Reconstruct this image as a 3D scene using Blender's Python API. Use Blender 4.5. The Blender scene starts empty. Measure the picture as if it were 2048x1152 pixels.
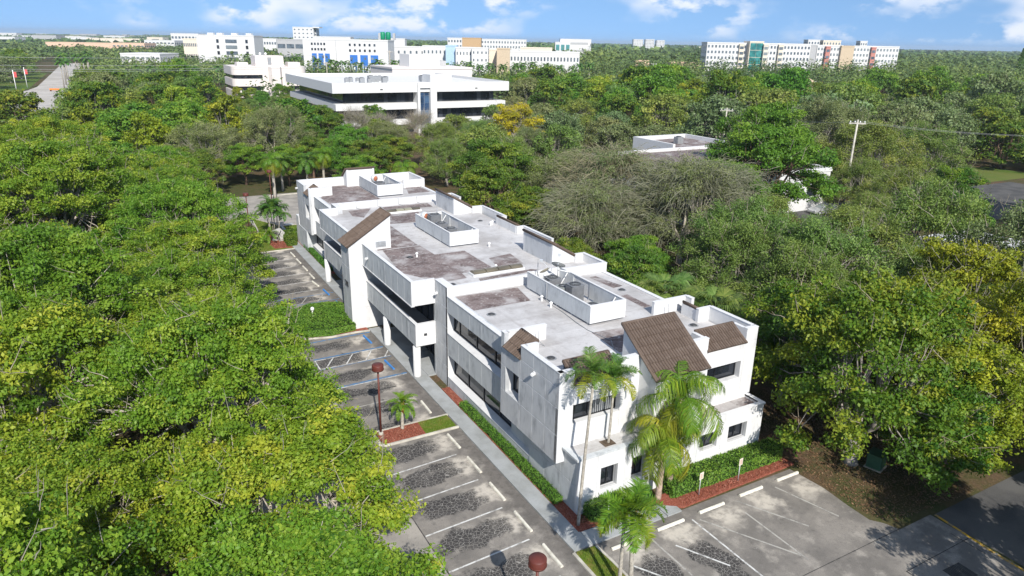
import bpy, math, random
import numpy as np
from mathutils import Vector, Matrix

# ---------------------------------------------------------------- camera, world, sun, exposure
SC = bpy.context.scene
COL = SC.collection
R_ = math.radians

cam_d = bpy.data.cameras.new('camera')
cam_d.sensor_width = 36.0
cam_d.lens = 36.0 * 1413.26 / 2048.0
cam_d.clip_start = 0.5
cam_d.clip_end = 20000.0
cam = bpy.data.objects.new('camera', cam_d)
COL.objects.link(cam)
CAM = (-19.3, -26.5, 24.6)
_yaw, _pit, _rol = R_(29.3854), R_(19.2792), R_(1.1033)
_f = Vector((math.sin(_yaw) * math.cos(_pit), math.cos(_yaw) * math.cos(_pit), -math.sin(_pit)))
_r = Vector((math.cos(_yaw), -math.sin(_yaw), 0))
_u = _r.cross(_f)
_r2 = _r * math.cos(_rol) + _u * math.sin(_rol)
_u2 = -_r * math.sin(_rol) + _u * math.cos(_rol)
_m = Matrix.Identity(4)
for i in range(3):
    _m[i][0], _m[i][1], _m[i][2], _m[i][3] = _r2[i], _u2[i], -_f[i], CAM[i]
cam.matrix_world = _m
SC.camera = cam

SUN_EL, SUN_AZ = R_(38.3), R_(-166.2)          # azimuth measured from +Y towards +X
sun_dir = Vector((math.sin(SUN_AZ) * math.cos(SUN_EL), math.cos(SUN_AZ) * math.cos(SUN_EL), math.sin(SUN_EL)))
sun_d = bpy.data.lights.new('sun', 'SUN')
sun_d.energy = 5.0
sun_d.angle = R_(0.53)
sun_d.color = (1.0, 0.955, 0.88)
sun = bpy.data.objects.new('sun', sun_d)
COL.objects.link(sun)
sun.rotation_euler = sun_dir.to_track_quat('Z', 'Y').to_euler()
sun.location = (0, 0, 80)

world = bpy.data.worlds.new('World')
SC.world = world
world.use_nodes = True
wn, wl = world.node_tree.nodes, world.node_tree.links
wn.clear()
w_out = wn.new('ShaderNodeOutputWorld')
w_bg = wn.new('ShaderNodeBackground')
w_bg.inputs['Strength'].default_value = 0.135
w_sky = wn.new('ShaderNodeTexSky')
w_sky.sky_type = 'NISHITA'
w_sky.sun_disc = False
w_sky.sun_elevation = SUN_EL
w_sky.sun_rotation = SUN_AZ
w_sky.altitude = 10
_tc = wn.new('ShaderNodeTexCoord'); _sp = wn.new('ShaderNodeSeparateXYZ'); wl.new(_tc.outputs['Generated'], _sp.inputs[0])
_zr = wn.new('ShaderNodeMath'); _zr.operation = 'MULTIPLY_ADD'; _zr.inputs[1].default_value = 0.85; _zr.inputs[2].default_value = 0.24; _zr.use_clamp = True
wl.new(_sp.outputs[2], _zr.inputs[0])
_cb = wn.new('ShaderNodeCombineXYZ'); wl.new(_sp.outputs[0], _cb.inputs[0]); wl.new(_sp.outputs[1], _cb.inputs[1]); wl.new(_zr.outputs[0], _cb.inputs[2])
_nv = wn.new('ShaderNodeVectorMath'); _nv.operation = 'NORMALIZE'; wl.new(_cb.outputs[0], _nv.inputs[0]); wl.new(_nv.outputs[0], w_sky.inputs[0])
w_sky.air_density = 1.0
w_sky.dust_density = 0.0
w_sky.ozone_density = 3.0
# clouds over the sky, laid out by direction: a low cumulus belt and thin high veil
tc = wn.new('ShaderNodeTexCoord')
sep = wn.new('ShaderNodeSeparateXYZ'); wl.new(tc.outputs['Generated'], sep.inputs[0])
def wmath(op, a, b=None, clamp=False):
    n = wn.new('ShaderNodeMath'); n.operation = op; n.use_clamp = clamp
    for i, v in enumerate((a, b)):
        if v is None: continue
        if isinstance(v, (int, float)): n.inputs[i].default_value = v
        else: wl.new(v, n.inputs[i])
    return n.outputs[0]
zc = wmath('MAXIMUM', sep.outputs[2], 0.0)
stretch = wn.new('ShaderNodeCombineXYZ')
wl.new(sep.outputs[0], stretch.inputs[0]); wl.new(sep.outputs[1], stretch.inputs[1])
wl.new(wmath('MULTIPLY', zc, 2.0), stretch.inputs[2])
nz1 = wn.new('ShaderNodeTexNoise'); nz1.inputs['Scale'].default_value = 14.0; nz1.inputs['Detail'].default_value = 11
nz1.inputs['Roughness'].default_value = 0.56
wl.new(stretch.outputs[0], nz1.inputs['Vector'])
nz2 = wn.new('ShaderNodeTexNoise'); nz2.inputs['Scale'].default_value = 4.2; nz2.inputs['Detail'].default_value = 4
wl.new(stretch.outputs[0], nz2.inputs['Vector'])
def wramp(x, a, b):
    n = wn.new('ShaderNodeMapRange'); n.interpolation_type = 'SMOOTHSTEP'
    n.inputs['From Min'].default_value = a; n.inputs['From Max'].default_value = b
    wl.new(x, n.inputs['Value']); return n.outputs[0]
big = wramp(nz2.outputs[0], 0.41, 0.54)
cl = wmath('MULTIPLY', wramp(nz1.outputs[0], 0.45, 0.58), big)
low = wramp(zc, 0.003, 0.014)
cl = wmath('MULTIPLY', cl, low)
cl = wmath('MULTIPLY', cl, 0.85)
skymul = wn.new('ShaderNodeMixRGB'); skymul.blend_type = 'MULTIPLY'; skymul.inputs[0].default_value = 1.0
skymul.inputs[2].default_value = (0.90, 0.99, 1.03, 1)
wl.new(w_sky.outputs[0], skymul.inputs[1])
cmix = wn.new('ShaderNodeMixRGB')
wl.new(cl, cmix.inputs[0]); wl.new(skymul.outputs[0], cmix.inputs[1])
cmix.inputs[2].default_value = (6.2, 6.4, 6.9, 1)
wl.new(cmix.outputs[0], w_bg.inputs['Color'])
wl.new(w_bg.outputs[0], w_out.inputs['Surface'])

SC.view_settings.view_transform = 'Standard'
SC.view_settings.look = 'None'
SC.view_settings.exposure = 0.28
SC.view_settings.gamma = 1.0
SC.view_settings.use_curve_mapping = False
SC.render.engine = 'CYCLES'
cy = SC.cycles
cy.max_bounces = 6; cy.diffuse_bounces = 3; cy.glossy_bounces = 3; cy.transmission_bounces = 4
cy.transparent_max_bounces = 6; cy.volume_bounces = 0
cy.caustics_reflective = False; cy.caustics_refractive = False
cy.sample_clamp_indirect = 6.0
cy.use_denoising = True
try: cy.denoiser = 'OPENIMAGEDENOISE'
except Exception: pass

# ---------------------------------------------------------------- materials
MATS = {}
class NT:
    def __init__(s, name):
        s.m = bpy.data.materials.new(name); s.m.use_nodes = True
        s.n, s.l = s.m.node_tree.nodes, s.m.node_tree.links
        s.n.clear()
        s.out = s.n.new('ShaderNodeOutputMaterial')
        s.pos = s.n.new('ShaderNodeNewGeometry').outputs['Position']
    def val(s, sock, v):
        if isinstance(v, (int, float)): sock.default_value = v
        elif isinstance(v, (tuple, list)): sock.default_value = tuple(v) + ((1,) if len(v) == 3 and len(sock.default_value) == 4 else ())
        else: s.l.new(v, sock)
    def math(s, op, a, b=0.0, c=None, clamp=False):
        n = s.n.new('ShaderNodeMath'); n.operation = op; n.use_clamp = clamp
        s.val(n.inputs[0], a); s.val(n.inputs[1], b)
        if c is not None: s.val(n.inputs[2], c)
        return n.outputs[0]
    def noise(s, scale, detail=4, rough=0.55, vec=None, dist=0.0):
        n = s.n.new('ShaderNodeTexNoise')
        n.inputs['Scale'].default_value = scale; n.inputs['Detail'].default_value = detail
        n.inputs['Roughness'].default_value = rough; n.inputs['Distortion'].default_value = dist
        s.l.new(vec if vec is not None else s.pos, n.inputs['Vector']); return n.outputs[0]
    def voro(s, scale, feature='F1', vec=None, rnd=1.0):
        n = s.n.new('ShaderNodeTexVoronoi'); n.feature = feature
        n.inputs['Scale'].default_value = scale; n.inputs['Randomness'].default_value = rnd
        s.l.new(vec if vec is not None else s.pos, n.inputs['Vector']); return n.outputs[0]
    def mapv(s, scale=(1, 1, 1), rot=(0, 0, 0), loc=(0, 0, 0), vec=None):
        n = s.n.new('ShaderNodeMapping'); n.inputs['Scale'].default_value = scale
        n.inputs['Rotation'].default_value = rot; n.inputs['Location'].default_value = loc
        s.l.new(vec if vec is not None else s.pos, n.inputs[0]); return n.outputs[0]
    def ramp(s, x, a, b, lo=0.0, hi=1.0, smooth=True):
        n = s.n.new('ShaderNodeMapRange'); n.interpolation_type = 'SMOOTHSTEP' if smooth else 'LINEAR'
        s.val(n.inputs['Value'], x)
        for k, v in (('From Min', a), ('From Max', b), ('To Min', lo), ('To Max', hi)): n.inputs[k].default_value = v
        return n.outputs[0]
    def mix(s, fac, a, b, mode='MIX'):
        n = s.n.new('ShaderNodeMixRGB'); n.blend_type = mode
        s.val(n.inputs[0], fac); s.val(n.inputs[1], a); s.val(n.inputs[2], b); return n.outputs[0]
    def xyz(s):
        n = s.n.new('ShaderNodeSeparateXYZ'); s.l.new(s.pos, n.inputs[0]); return n.outputs
    def attr(s, name):
        n = s.n.new('ShaderNodeAttribute'); n.attribute_name = name; return n.outputs['Fac']
    def objrand(s):
        return s.n.new('ShaderNodeObjectInfo').outputs['Random']
    def bsdf(s, color, rough=0.8, spec=0.3, metal=0.0, bump=None, bstr=0.3, bdist=0.02):
        p = s.n.new('ShaderNodeBsdfPrincipled')
        s.val(p.inputs['Base Color'], color); s.val(p.inputs['Roughness'], rough)
        p.inputs['Specular IOR Level'].default_value = spec; p.inputs['Metallic'].default_value = metal
        if bump is not None:
            b = s.n.new('ShaderNodeBump'); b.inputs['Strength'].default_value = bstr; b.inputs['Distance'].default_value = bdist
            s.l.new(bump, b.inputs['Height']); s.l.new(b.outputs[0], p.inputs['Normal'])
        return p
    def done(s, sh):
        s.l.new(sh.outputs[0], s.out.inputs['Surface']); MATS[s.m.name] = s.m; return s.m

def plain(name, c, rough=0.7, spec=0.3, metal=0.0, var=0.12, scale=3.0):
    t = NT(name)
    n = t.noise(scale, 5)
    col = t.mix(t.ramp(n, 0.3, 0.7), tuple(x * (1 - var) for x in c), tuple(min(1, x * (1 + var)) for x in c))
    return t.done(t.bsdf(col, rough, spec, metal))

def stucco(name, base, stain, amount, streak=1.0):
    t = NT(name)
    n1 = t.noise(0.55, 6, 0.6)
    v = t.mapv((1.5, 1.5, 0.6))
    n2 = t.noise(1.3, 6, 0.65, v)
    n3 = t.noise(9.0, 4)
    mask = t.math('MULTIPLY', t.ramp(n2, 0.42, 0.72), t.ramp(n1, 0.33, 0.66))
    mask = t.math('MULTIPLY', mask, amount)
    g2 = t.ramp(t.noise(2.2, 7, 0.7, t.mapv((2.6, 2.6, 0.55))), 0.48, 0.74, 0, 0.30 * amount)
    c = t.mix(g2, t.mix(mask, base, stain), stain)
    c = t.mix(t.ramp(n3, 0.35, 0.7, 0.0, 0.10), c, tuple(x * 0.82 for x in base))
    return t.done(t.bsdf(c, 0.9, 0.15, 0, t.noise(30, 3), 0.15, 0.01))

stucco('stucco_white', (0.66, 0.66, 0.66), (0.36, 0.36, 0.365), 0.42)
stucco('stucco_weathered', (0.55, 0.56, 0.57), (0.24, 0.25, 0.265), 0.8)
stucco('stucco_shade_side', (0.55, 0.57, 0.58), (0.27, 0.285, 0.30), 0.85)  # white stucco with the side faces' grey-blue shade put in the base, plus stains
plain('joint_grey', (0.36, 0.37, 0.38), 0.9, 0.1)
stucco('stucco_tan', (0.72, 0.66, 0.62), (0.5, 0.46, 0.43), 0.3)
stucco('far_white', (0.66, 0.655, 0.64), (0.6, 0.59, 0.57), 0.3)
plain('far_cream', (0.72, 0.64, 0.52), 0.9, 0.1)
plain('far_peach', (0.72, 0.50, 0.36), 0.9, 0.1)
plain('far_tan', (0.50, 0.34, 0.19), 0.9, 0.1)
plain('far_blue', (0.40, 0.55, 0.72), 0.9, 0.1)
plain('far_grey', (0.42, 0.42, 0.42), 0.9, 0.1)
plain('far_red', (0.50, 0.22, 0.18), 0.9, 0.1)
plain('panel_blue', (0.035, 0.16, 0.50), 0.5, 0.3)
plain('tank_green', (0.0, 0.22, 0.10), 0.4, 0.4)
plain('roof_beige', (0.55, 0.44, 0.31), 0.9, 0.1)
plain('metal_grey', (0.30, 0.31, 0.32), 0.55, 0.4, 0.3)
plain('metal_light', (0.58, 0.60, 0.61), 0.45, 0.4, 0.2)
plain('metal_dark', (0.05, 0.052, 0.055), 0.5, 0.4)
plain('ac_grey', (0.17, 0.175, 0.185), 0.55, 0.35)
plain('ac_green', (0.24, 0.26, 0.25), 0.5, 0.35)
plain('black_frame', (0.012, 0.013, 0.015), 0.35, 0.4)
plain('lamp_brown', (0.115, 0.030, 0.022), 0.5, 0.35)
plain('white_paint', (0.78, 0.78, 0.77), 0.6, 0.3)
plain('sign_face', (0.72, 0.64, 0.54), 0.5, 0.3)
plain('sign_ink', (0.45, 0.13, 0.10), 0.6, 0.2)
plain('rust', (0.42, 0.16, 0.09), 0.8, 0.2, 0, 0.4)
plain('dish_grey', (0.36, 0.37, 0.36), 0.5, 0.4)
plain('dish_tan', (0.40, 0.36, 0.27), 0.6, 0.3)
plain('bark_grey', (0.27, 0.245, 0.215), 0.9, 0.1, 0, 0.3)
plain('bark_pale', (0.42, 0.38, 0.32), 0.9, 0.1, 0, 0.3)
plain('bark_brown', (0.16, 0.105, 0.075), 0.9, 0.1, 0, 0.3)
plain('palm_bark', (0.36, 0.33, 0.28), 0.9, 0.1, 0, 0.25, 6)
plain('palm_pink', (0.40, 0.30, 0.24), 0.9, 0.1, 0, 0.25, 6)
plain('palm_rust', (0.42, 0.17, 0.07), 0.9, 0.1, 0, 0.4, 6)
plain('crownshaft', (0.16, 0.26, 0.07), 0.5, 0.3)
plain('wood_fence', (0.45, 0.33, 0.22), 0.85, 0.1, 0, 0.2)
plain('pole_wood', (0.42, 0.37, 0.31), 0.9, 0.1)
plain('soil', (0.10, 0.075, 0.055), 0.95, 0.05, 0, 0.35)
plain('car_silver', (0.55, 0.56, 0.57), 0.25, 0.6, 0.4, 0.03)
plain('car_white', (0.78, 0.78, 0.78), 0.25, 0.5, 0, 0.03)
plain('car_dark', (0.06, 0.065, 0.08), 0.25, 0.5, 0.2, 0.03)
plain('car_red', (0.35, 0.03, 0.025), 0.3, 0.5, 0, 0.03)
plain('tyre', (0.02, 0.02, 0.02), 0.85, 0.1)
plain('lamp_red', (0.4, 0.02, 0.02), 0.3, 0.5)
plain('transformer_green', (0.035, 0.10, 0.055), 0.5, 0.35)
plain('granite', (0.46, 0.45, 0.43), 0.85, 0.2, 0, 0.35, 8)
plain('banner_red', (0.62, 0.10, 0.10), 0.7, 0.2)
plain('orange_barrier', (0.75, 0.22, 0.04), 0.6, 0.2)

def glass_mat(name, c, rough=0.04):
    t = NT(name)
    n = t.noise(0.35, 2); r = t.objrand()
    col = t.mix(t.ramp(n, 0.3, 0.7), c, tuple(x * 2.2 for x in c))
    col = t.mix(t.ramp(r, 0.6, 0.95, 0, 0.8), col, tuple(min(0.3, x * 4 + 0.03) for x in c))
    return t.done(t.bsdf(col, rough, 0.6))
glass_mat('glass_dark', (0.010, 0.012, 0.016))
glass_mat('glass_far', (0.06, 0.075, 0.09), 0.15)
glass_mat('glass_teal', (0.02, 0.12, 0.11), 0.12)
glass_mat('glass_blue', (0.02, 0.04, 0.08), 0.06)

def roof_mat():
    t = NT('roof_membrane')
    n1 = t.noise(0.28, 7, 0.62); n2 = t.noise(1.7, 6, 0.6); n3 = t.noise(7, 4)
    v = t.mapv((0.25, 2.0, 1)); n4 = t.noise(1.1, 5, 0.6, v)
    c = t.mix(t.ramp(n1, 0.38, 0.68), (0.53, 0.52, 0.515), (0.36, 0.345, 0.335))
    c = t.mix(t.ramp(n2, 0.52, 0.74, 0, 0.55), c, (0.30, 0.27, 0.26))
    c = t.mix(t.ramp(n4, 0.55, 0.8, 0, 0.5), c, (0.70, 0.69, 0.68))
    c = t.mix(t.ramp(n3, 0.45, 0.75, 0, 0.15), c, (0.25, 0.24, 0.23))
    X, Y, Z = t.xyz()
    for (ax, per, off) in ((Y, 2.1, 0.3), (X, 6.3, 1.1)):
        sm = t.math('ABSOLUTE', t.math('SUBTRACT', t.math('FRACT', t.math('DIVIDE', t.math('ADD', ax, off), per)), 0.5))
        c = t.mix(t.math('MULTIPLY', t.ramp(sm, 0.012, 0.022, 1.0, 0.0), t.ramp(n2, 0.35, 0.6, 0.15, 0.5)), c, (0.36, 0.34, 0.33))
    return t.done(t.bsdf(c, 0.85, 0.2, 0, n2, 0.2, 0.03))
roof_mat()
def brown_mat():
    t = NT('roof_brown_worn')
    n1 = t.noise(0.9, 8, 0.66, None, 0.9); n2 = t.noise(3.3, 7, 0.65, None, 1.2); n3 = t.noise(0.4, 3)
    c = t.mix(t.ramp(n1, 0.36, 0.62), (0.115, 0.085, 0.08), (0.215, 0.172, 0.162))
    c = t.mix(t.ramp(n2, 0.50, 0.68, 0, 0.75), c, (0.42, 0.40, 0.385))
    c = t.mix(t.ramp(n3, 0.5, 0.7, 0, 0.55), c, (0.55, 0.54, 0.53))
    return t.done(t.bsdf(c, 0.85, 0.2, 0, n2, 0.2, 0.02))
brown_mat()

def tile_mat():
    t = NT('roof_tile')
    r = t.objrand(); n = t.noise(2.2, 5); n2 = t.noise(14, 4)
    c = t.mix(r, (0.110, 0.080, 0.062), (0.140, 0.104, 0.082))
    c = t.mix(t.ramp(n, 0.5, 0.75, 0, 0.55), c, (0.19, 0.152, 0.125))
    c = t.mix(t.ramp(n2, 0.5, 0.75, 0, 0.5), c, (0.055, 0.042, 0.036))
    return t.done(t.bsdf(c, 0.85, 0.15, 0, n2, 0.3, 0.01))
tile_mat()

def asphalt_mat(name, mode):
    """weathered lot: tan-grey asphalt with black alligator-cracked wear in each bay"""
    t = NT(name)
    n1 = t.noise(0.35, 6, 0.6); n2 = t.noise(2.4, 7, 0.65); n3 = t.noise(22, 4, 0.7); n4 = t.noise(0.9, 5, 0.6)
    base = t.mix(t.ramp(n1, 0.35, 0.65), (0.27, 0.247, 0.22), (0.175, 0.162, 0.147))
    base = t.mix(t.ramp(n2, 0.50, 0.76, 0, 0.7), base, (0.12, 0.112, 0.104))
    base = t.mix(t.ramp(n4, 0.50, 0.70, 0, 0.8), base, (0.37, 0.34, 0.30))
    base = t.mix(t.ramp(n3, 0.42, 0.7, 0, 0.4), base, (0.09, 0.085, 0.08))
    X, Y, Z = t.xyz()
    X = t.math('ADD', X, t.math('MULTIPLY', t.math('SUBTRACT', t.noise(0.7, 5, 0.6), 0.5), 3.0)); Y = t.math('ADD', Y, t.math('MULTIPLY', t.math('SUBTRACT', t.noise(0.9, 5, 0.6, t.mapv(loc=(13, 7, 3))), 0.5), 2.2))
    if mode == 'left':
        ph = t.math('COSINE', t.math('MULTIPLY', t.math('SUBTRACT', Y, 10.25), 2 * math.pi / 3.05))
        win = t.math('MULTIPLY', t.ramp(X, -9.2, -6.8), t.ramp(X, -2.9, -4.4))
    else:
        ph = t.math('COSINE', t.math('MULTIPLY', t.math('SUBTRACT', X, 1.2), 2 * math.pi / 3.05))
        win = t.math('MULTIPLY', t.math('MULTIPLY', t.ramp(Y, -9.6, -7.2), t.ramp(Y, -3.4, -5.2)), t.ramp(X, 8.5, 4.0))
    bay = t.ramp(ph, -0.85, 0.5)
    # pale scuffed ground behind the wheel stops, dark unworn strip along the kerb
    if mode == 'left':
        pale = t.math('MULTIPLY', t.ramp(X, -5.0, -3.9), t.ramp(X, -2.7, -3.4)); strip = t.ramp(X, -3.0, -2.3)
    else:
        pale = t.math('MULTIPLY', t.ramp(Y, -5.2, -4.1), t.ramp(Y, -3.0, -3.6)); strip = t.math('MULTIPLY', t.ramp(Y, -3.1, -2.5), 0.5)
    base = t.mix(t.math('MULTIPLY', t.math('MULTIPLY', pale, bay), t.ramp(n2, 0.30, 0.55, 0.35, 0.95)), base, (0.52, 0.475, 0.41))
    base = t.mix(t.math('MULTIPLY', strip, t.ramp(n2, 0.35, 0.6, 0.9, 0.45)), base, (0.115, 0.105, 0.096))
    m = t.math('MULTIPLY', bay, win)
    wear = t.math('ADD', m, t.math('MULTIPLY', t.math('SUBTRACT', t.noise(1.0, 6, 0.6, t.mapv((0.45, 1.1, 1) if mode == 'left' else (1.1, 0.45, 1))), 0.5), 2.2))
    wear = t.math('MULTIPLY', t.ramp(wear, 0.25, 0.95), t.ramp(m, 0.0, 0.5))
    wear = t.math('MULTIPLY', wear, t.ramp(n3, 0.25, 0.55, 0.55, 1.0))
    vd = t.mix(0.10, t.pos, t.noise(3.0, 3), 'ADD')
    edge = t.voro(4.6, 'DISTANCE_TO_EDGE', vd)
    crack = t.ramp(edge, 0.012, 0.045, 1.0, 0.0)
    dark = t.mix(t.math('MULTIPLY', crack, 0.9), (0.026, 0.025, 0.027), (0.36, 0.345, 0.32))
    c = t.mix(t.math('MULTIPLY', wear, 0.86), base, dark)
    return t.done(t.bsdf(c, 0.92, 0.15, 0, n3, 0.25, 0.01))
asphalt_mat('asphalt_left', 'left'); asphalt_mat('asphalt_front', 'front')

def ground_mats():
    t = NT('concrete_lane')
    n1 = t.noise(0.5, 6); n2 = t.noise(3, 6, 0.65); n3 = t.noise(25, 3)
    c = t.mix(t.ramp(n1, 0.35, 0.65), (0.37, 0.34, 0.30), (0.27, 0.25, 0.225))
    c = t.mix(t.ramp(n2, 0.55, 0.78, 0, 0.7), c, (0.12, 0.115, 0.108))
    c = t.mix(t.ramp(n3, 0.5, 0.75, 0, 0.3), c, (0.10, 0.1, 0.095))
    t.done(t.bsdf(c, 0.92, 0.15, 0, n3, 0.2, 0.01))
    t = NT('road_asphalt')
    n1 = t.noise(0.3, 6); n3 = t.noise(20, 4)
    c = t.mix(t.ramp(n1, 0.35, 0.65), (0.065, 0.064, 0.064), (0.11, 0.107, 0.102))
    c = t.mix(t.ramp(n3, 0.45, 0.75, 0, 0.4), c, (0.15, 0.145, 0.14))
    t.done(t.bsdf(c, 0.9, 0.2, 0, n3, 0.2, 0.01))
    t = NT('road_pale')
    n1 = t.noise(0.08, 5)
    c = t.mix(t.ramp(n1, 0.35, 0.65), (0.40, 0.37, 0.33), (0.48, 0.45, 0.41))
    t.done(t.bsdf(c, 0.9, 0.15))
    t = NT('sidewalk_concrete')
    n1 = t.noise(0.7, 6, 0.6); n3 = t.noise(12, 4)
    c = t.mix(t.ramp(n1, 0.35, 0.68), (0.36, 0.375, 0.38), (0.28, 0.29, 0.285))
    c = t.mix(t.ramp(n3, 0.5, 0.75, 0, 0.25), c, (0.2, 0.2, 0.195))
    t.done(t.bsdf(c, 0.9, 0.15, 0, n3, 0.1, 0.01))
    t = NT('kerb_concrete')
    n1 = t.noise(1.2, 6, 0.6)
    c = t.mix(t.ramp(n1, 0.35, 0.68), (0.56, 0.53, 0.46), (0.36, 0.335, 0.29))
    t.done(t.bsdf(c, 0.9, 0.15))
    t = NT('stop_concrete')
    n1 = t.noise(3.0, 6, 0.6)
    c = t.mix(t.ramp(n1, 0.4, 0.75), (0.72, 0.69, 0.60), (0.50, 0.47, 0.40))
    t.done(t.bsdf(c, 0.85, 0.15))
    t = NT('mulch_red')
    n1 = t.noise(9, 6, 0.7); n2 = t.voro(22); n3 = t.noise(1.0, 4)
    c = t.mix(t.ramp(n1, 0.35, 0.7), (0.29, 0.085, 0.055), (0.46, 0.18, 0.125))
    c = t.mix(t.ramp(n2, 0.35, 0.75, 0, 0.7), c, (0.12, 0.03, 0.02))
    c = t.mix(t.ramp(n3, 0.55, 0.75, 0, 0.35), c, (0.25, 0.13, 0.08))
    t.done(t.bsdf(c, 0.95, 0.05, 0, n2, 0.8, 0.04))
    t = NT('lawn')
    n1 = t.noise(1.2, 6, 0.6); n2 = t.noise(28, 4, 0.7)
    c = t.mix(t.ramp(n1, 0.4, 0.65), (0.125, 0.185, 0.022), (0.24, 0.20, 0.055))
    c = t.mix(t.ramp(n2, 0.35, 0.7, 0, 0.6), c, (0.05, 0.09, 0.012))
    t.done(t.bsdf(c, 0.9, 0.1, 0, n2, 0.7, 0.05))
    t = NT('far_lawn')
    n1 = t.noise(0.05, 6, 0.6)
    c = t.mix(t.ramp(n1, 0.4, 0.65), (0.075, 0.13, 0.02), (0.13, 0.15, 0.04))
    t.done(t.bsdf(c, 0.9, 0.1))
    t = NT('ground_litter')
    n1 = t.noise(0.6, 6, 0.6); n2 = t.noise(6, 6, 0.7); n3 = t.noise(0.018, 5)
    c = t.mix(t.ramp(n1, 0.4, 0.62), (0.115, 0.075, 0.048), (0.06, 0.065, 0.025))
    c = t.mix(t.ramp(n2, 0.45, 0.72, 0, 0.75), c, (0.20, 0.135, 0.085))
    c = t.mix(t.ramp(n3, 0.45, 0.6, 0, 0.6), c, (0.05, 0.075, 0.02))
    t.done(t.bsdf(c, 0.95, 0.05, 0, n2, 0.6, 0.05))
    for nm, cc in (('line_white', (0.62, 0.62, 0.60)), ('line_blue', (0.075, 0.19, 0.36)), ('line_yellow', (0.55, 0.33, 0.04)), ('line_faded', (0.40, 0.385, 0.35)), ('stop_blue', (0.05, 0.22, 0.55))):
        t = NT(nm); n1 = t.noise(2.2, 7, 0.7)
        c = t.mix(t.ramp(n1, 0.46, 0.62, 0, 0.75 if nm != 'stop_blue' else 0.3), cc, (0.17, 0.16, 0.15))
        t.done(t.bsdf(c, 0.85, 0.2))
    t = NT('line_black'); n1 = t.noise(2.2, 7, 0.7)
    t.done(t.bsdf(t.mix(t.ramp(n1, 0.4, 0.62), (0.03, 0.03, 0.032), (0.10, 0.095, 0.09)), 0.9, 0.15))
ground_mats()

def leaf_mat(name, dark, mid, light, trans=0.32, rough=0.5, hv=0.14):
    t = NT(name)
    a = t.attr('tint'); r = t.objrand()
    c = t.mix(t.ramp(a, 0.0, 0.5, 0, 1, False), dark, mid)
    c = t.mix(t.ramp(a, 0.5, 1.0, 0, 1, False), c, light)
    hue = t.mix(r, (1.12, 1.02, 0.95), (1.0 - 2.2 * hv, 1.0 - 0.45 * hv, 1.0)) 
    c = t.mix(1.0, c, hue, 'MULTIPLY')
    r2 = t.math('FRACT', t.math('MULTIPLY', r, 7.31))
    c = t.mix(t.ramp(r2, 0.0, 1.0, 0.0, 0.30, False), c, tuple(x * 0.55 for x in mid))
    p = t.bsdf(c, rough, 0.28)
    tr = t.n.new('ShaderNodeBsdfTranslucent')
    s2 = t.mix(1.0, c, (1.25, 1.18, 0.55), 'MULTIPLY'); t.l.new(s2, tr.inputs[0])
    mx = t.n.new('ShaderNodeMixShader'); mx.inputs[0].default_value = trans
    t.l.new(p.outputs[0], mx.inputs[1]); t.l.new(tr.outputs[0], mx.inputs[2])
    return t.done(mx)
leaf_mat('leaf_ficus', (0.075, 0.17, 0.015), (0.185, 0.315, 0.026), (0.40, 0.46, 0.05), 0.36)
leaf_mat('leaf_oak', (0.115, 0.149, 0.051), (0.201, 0.241, 0.083), (0.345, 0.362, 0.155), 0.22)
leaf_mat('leaf_olive', (0.098, 0.155, 0.032), (0.201, 0.276, 0.055), (0.380, 0.425, 0.098), 0.28)
leaf_mat('leaf_green', (0.052, 0.122, 0.013), (0.125, 0.235, 0.022), (0.37, 0.385, 0.034), 0.34)
leaf_mat('leaf_dark', (0.063, 0.127, 0.016), (0.132, 0.213, 0.023), (0.299, 0.310, 0.030), 0.25)
leaf_mat('leaf_lime', (0.075, 0.18, 0.018), (0.15, 0.29, 0.028), (0.27, 0.38, 0.04), 0.34)
leaf_mat('leaf_yellow', (0.12, 0.19, 0.014), (0.25, 0.315, 0.022), (0.46, 0.47, 0.035), 0.34, 0.5, 0.05)
leaf_mat('leaf_gold', (0.18, 0.20, 0.015), (0.50, 0.45, 0.018), (0.70, 0.62, 0.025), 0.3, 0.5, 0.0)
leaf_mat('twig_tan', (0.165, 0.17, 0.10), (0.25, 0.25, 0.155), (0.40, 0.385, 0.27), 0.1, 0.6, 0.02)
leaf_mat('twig_grey', (0.24, 0.215, 0.165), (0.34, 0.305, 0.24), (0.46, 0.42, 0.34), 0.05, 0.8, 0.02)
leaf_mat('hedge_leaf', (0.06, 0.16, 0.018), (0.12, 0.26, 0.03), (0.22, 0.34, 0.05), 0.25)
leaf_mat('frond_green', (0.068, 0.155, 0.014), (0.158, 0.290, 0.022), (0.330, 0.405, 0.036), 0.34, 0.42)
leaf_mat('frond_dark', (0.048, 0.123, 0.017), (0.098, 0.203, 0.026), (0.195, 0.294, 0.048), 0.3, 0.42)
leaf_mat('frond_yellow', (0.132, 0.192, 0.014), (0.288, 0.336, 0.026), (0.480, 0.444, 0.048), 0.36, 0.42)
leaf_mat('frond_fan', (0.078, 0.137, 0.024), (0.169, 0.247, 0.048), (0.338, 0.377, 0.108), 0.28, 0.45)
leaf_mat('grass_blade', (0.098, 0.168, 0.018), (0.196, 0.280, 0.034), (0.378, 0.350, 0.091), 0.3)
leaf_mat('far_leaf', (0.072, 0.121, 0.029), (0.149, 0.204, 0.051), (0.286, 0.319, 0.077), 0.2)
leaf_mat('mulch_chip', (0.18, 0.035, 0.02), (0.38, 0.095, 0.055), (0.58, 0.22, 0.15), 0.0)
leaf_mat('litter_leaf', (0.09, 0.05, 0.03), (0.19, 0.11, 0.06), (0.32, 0.20, 0.11), 0.0)

# ---------------------------------------------------------------- helpers
RNG = np.random.default_rng(7)
random.seed(7)

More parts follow.
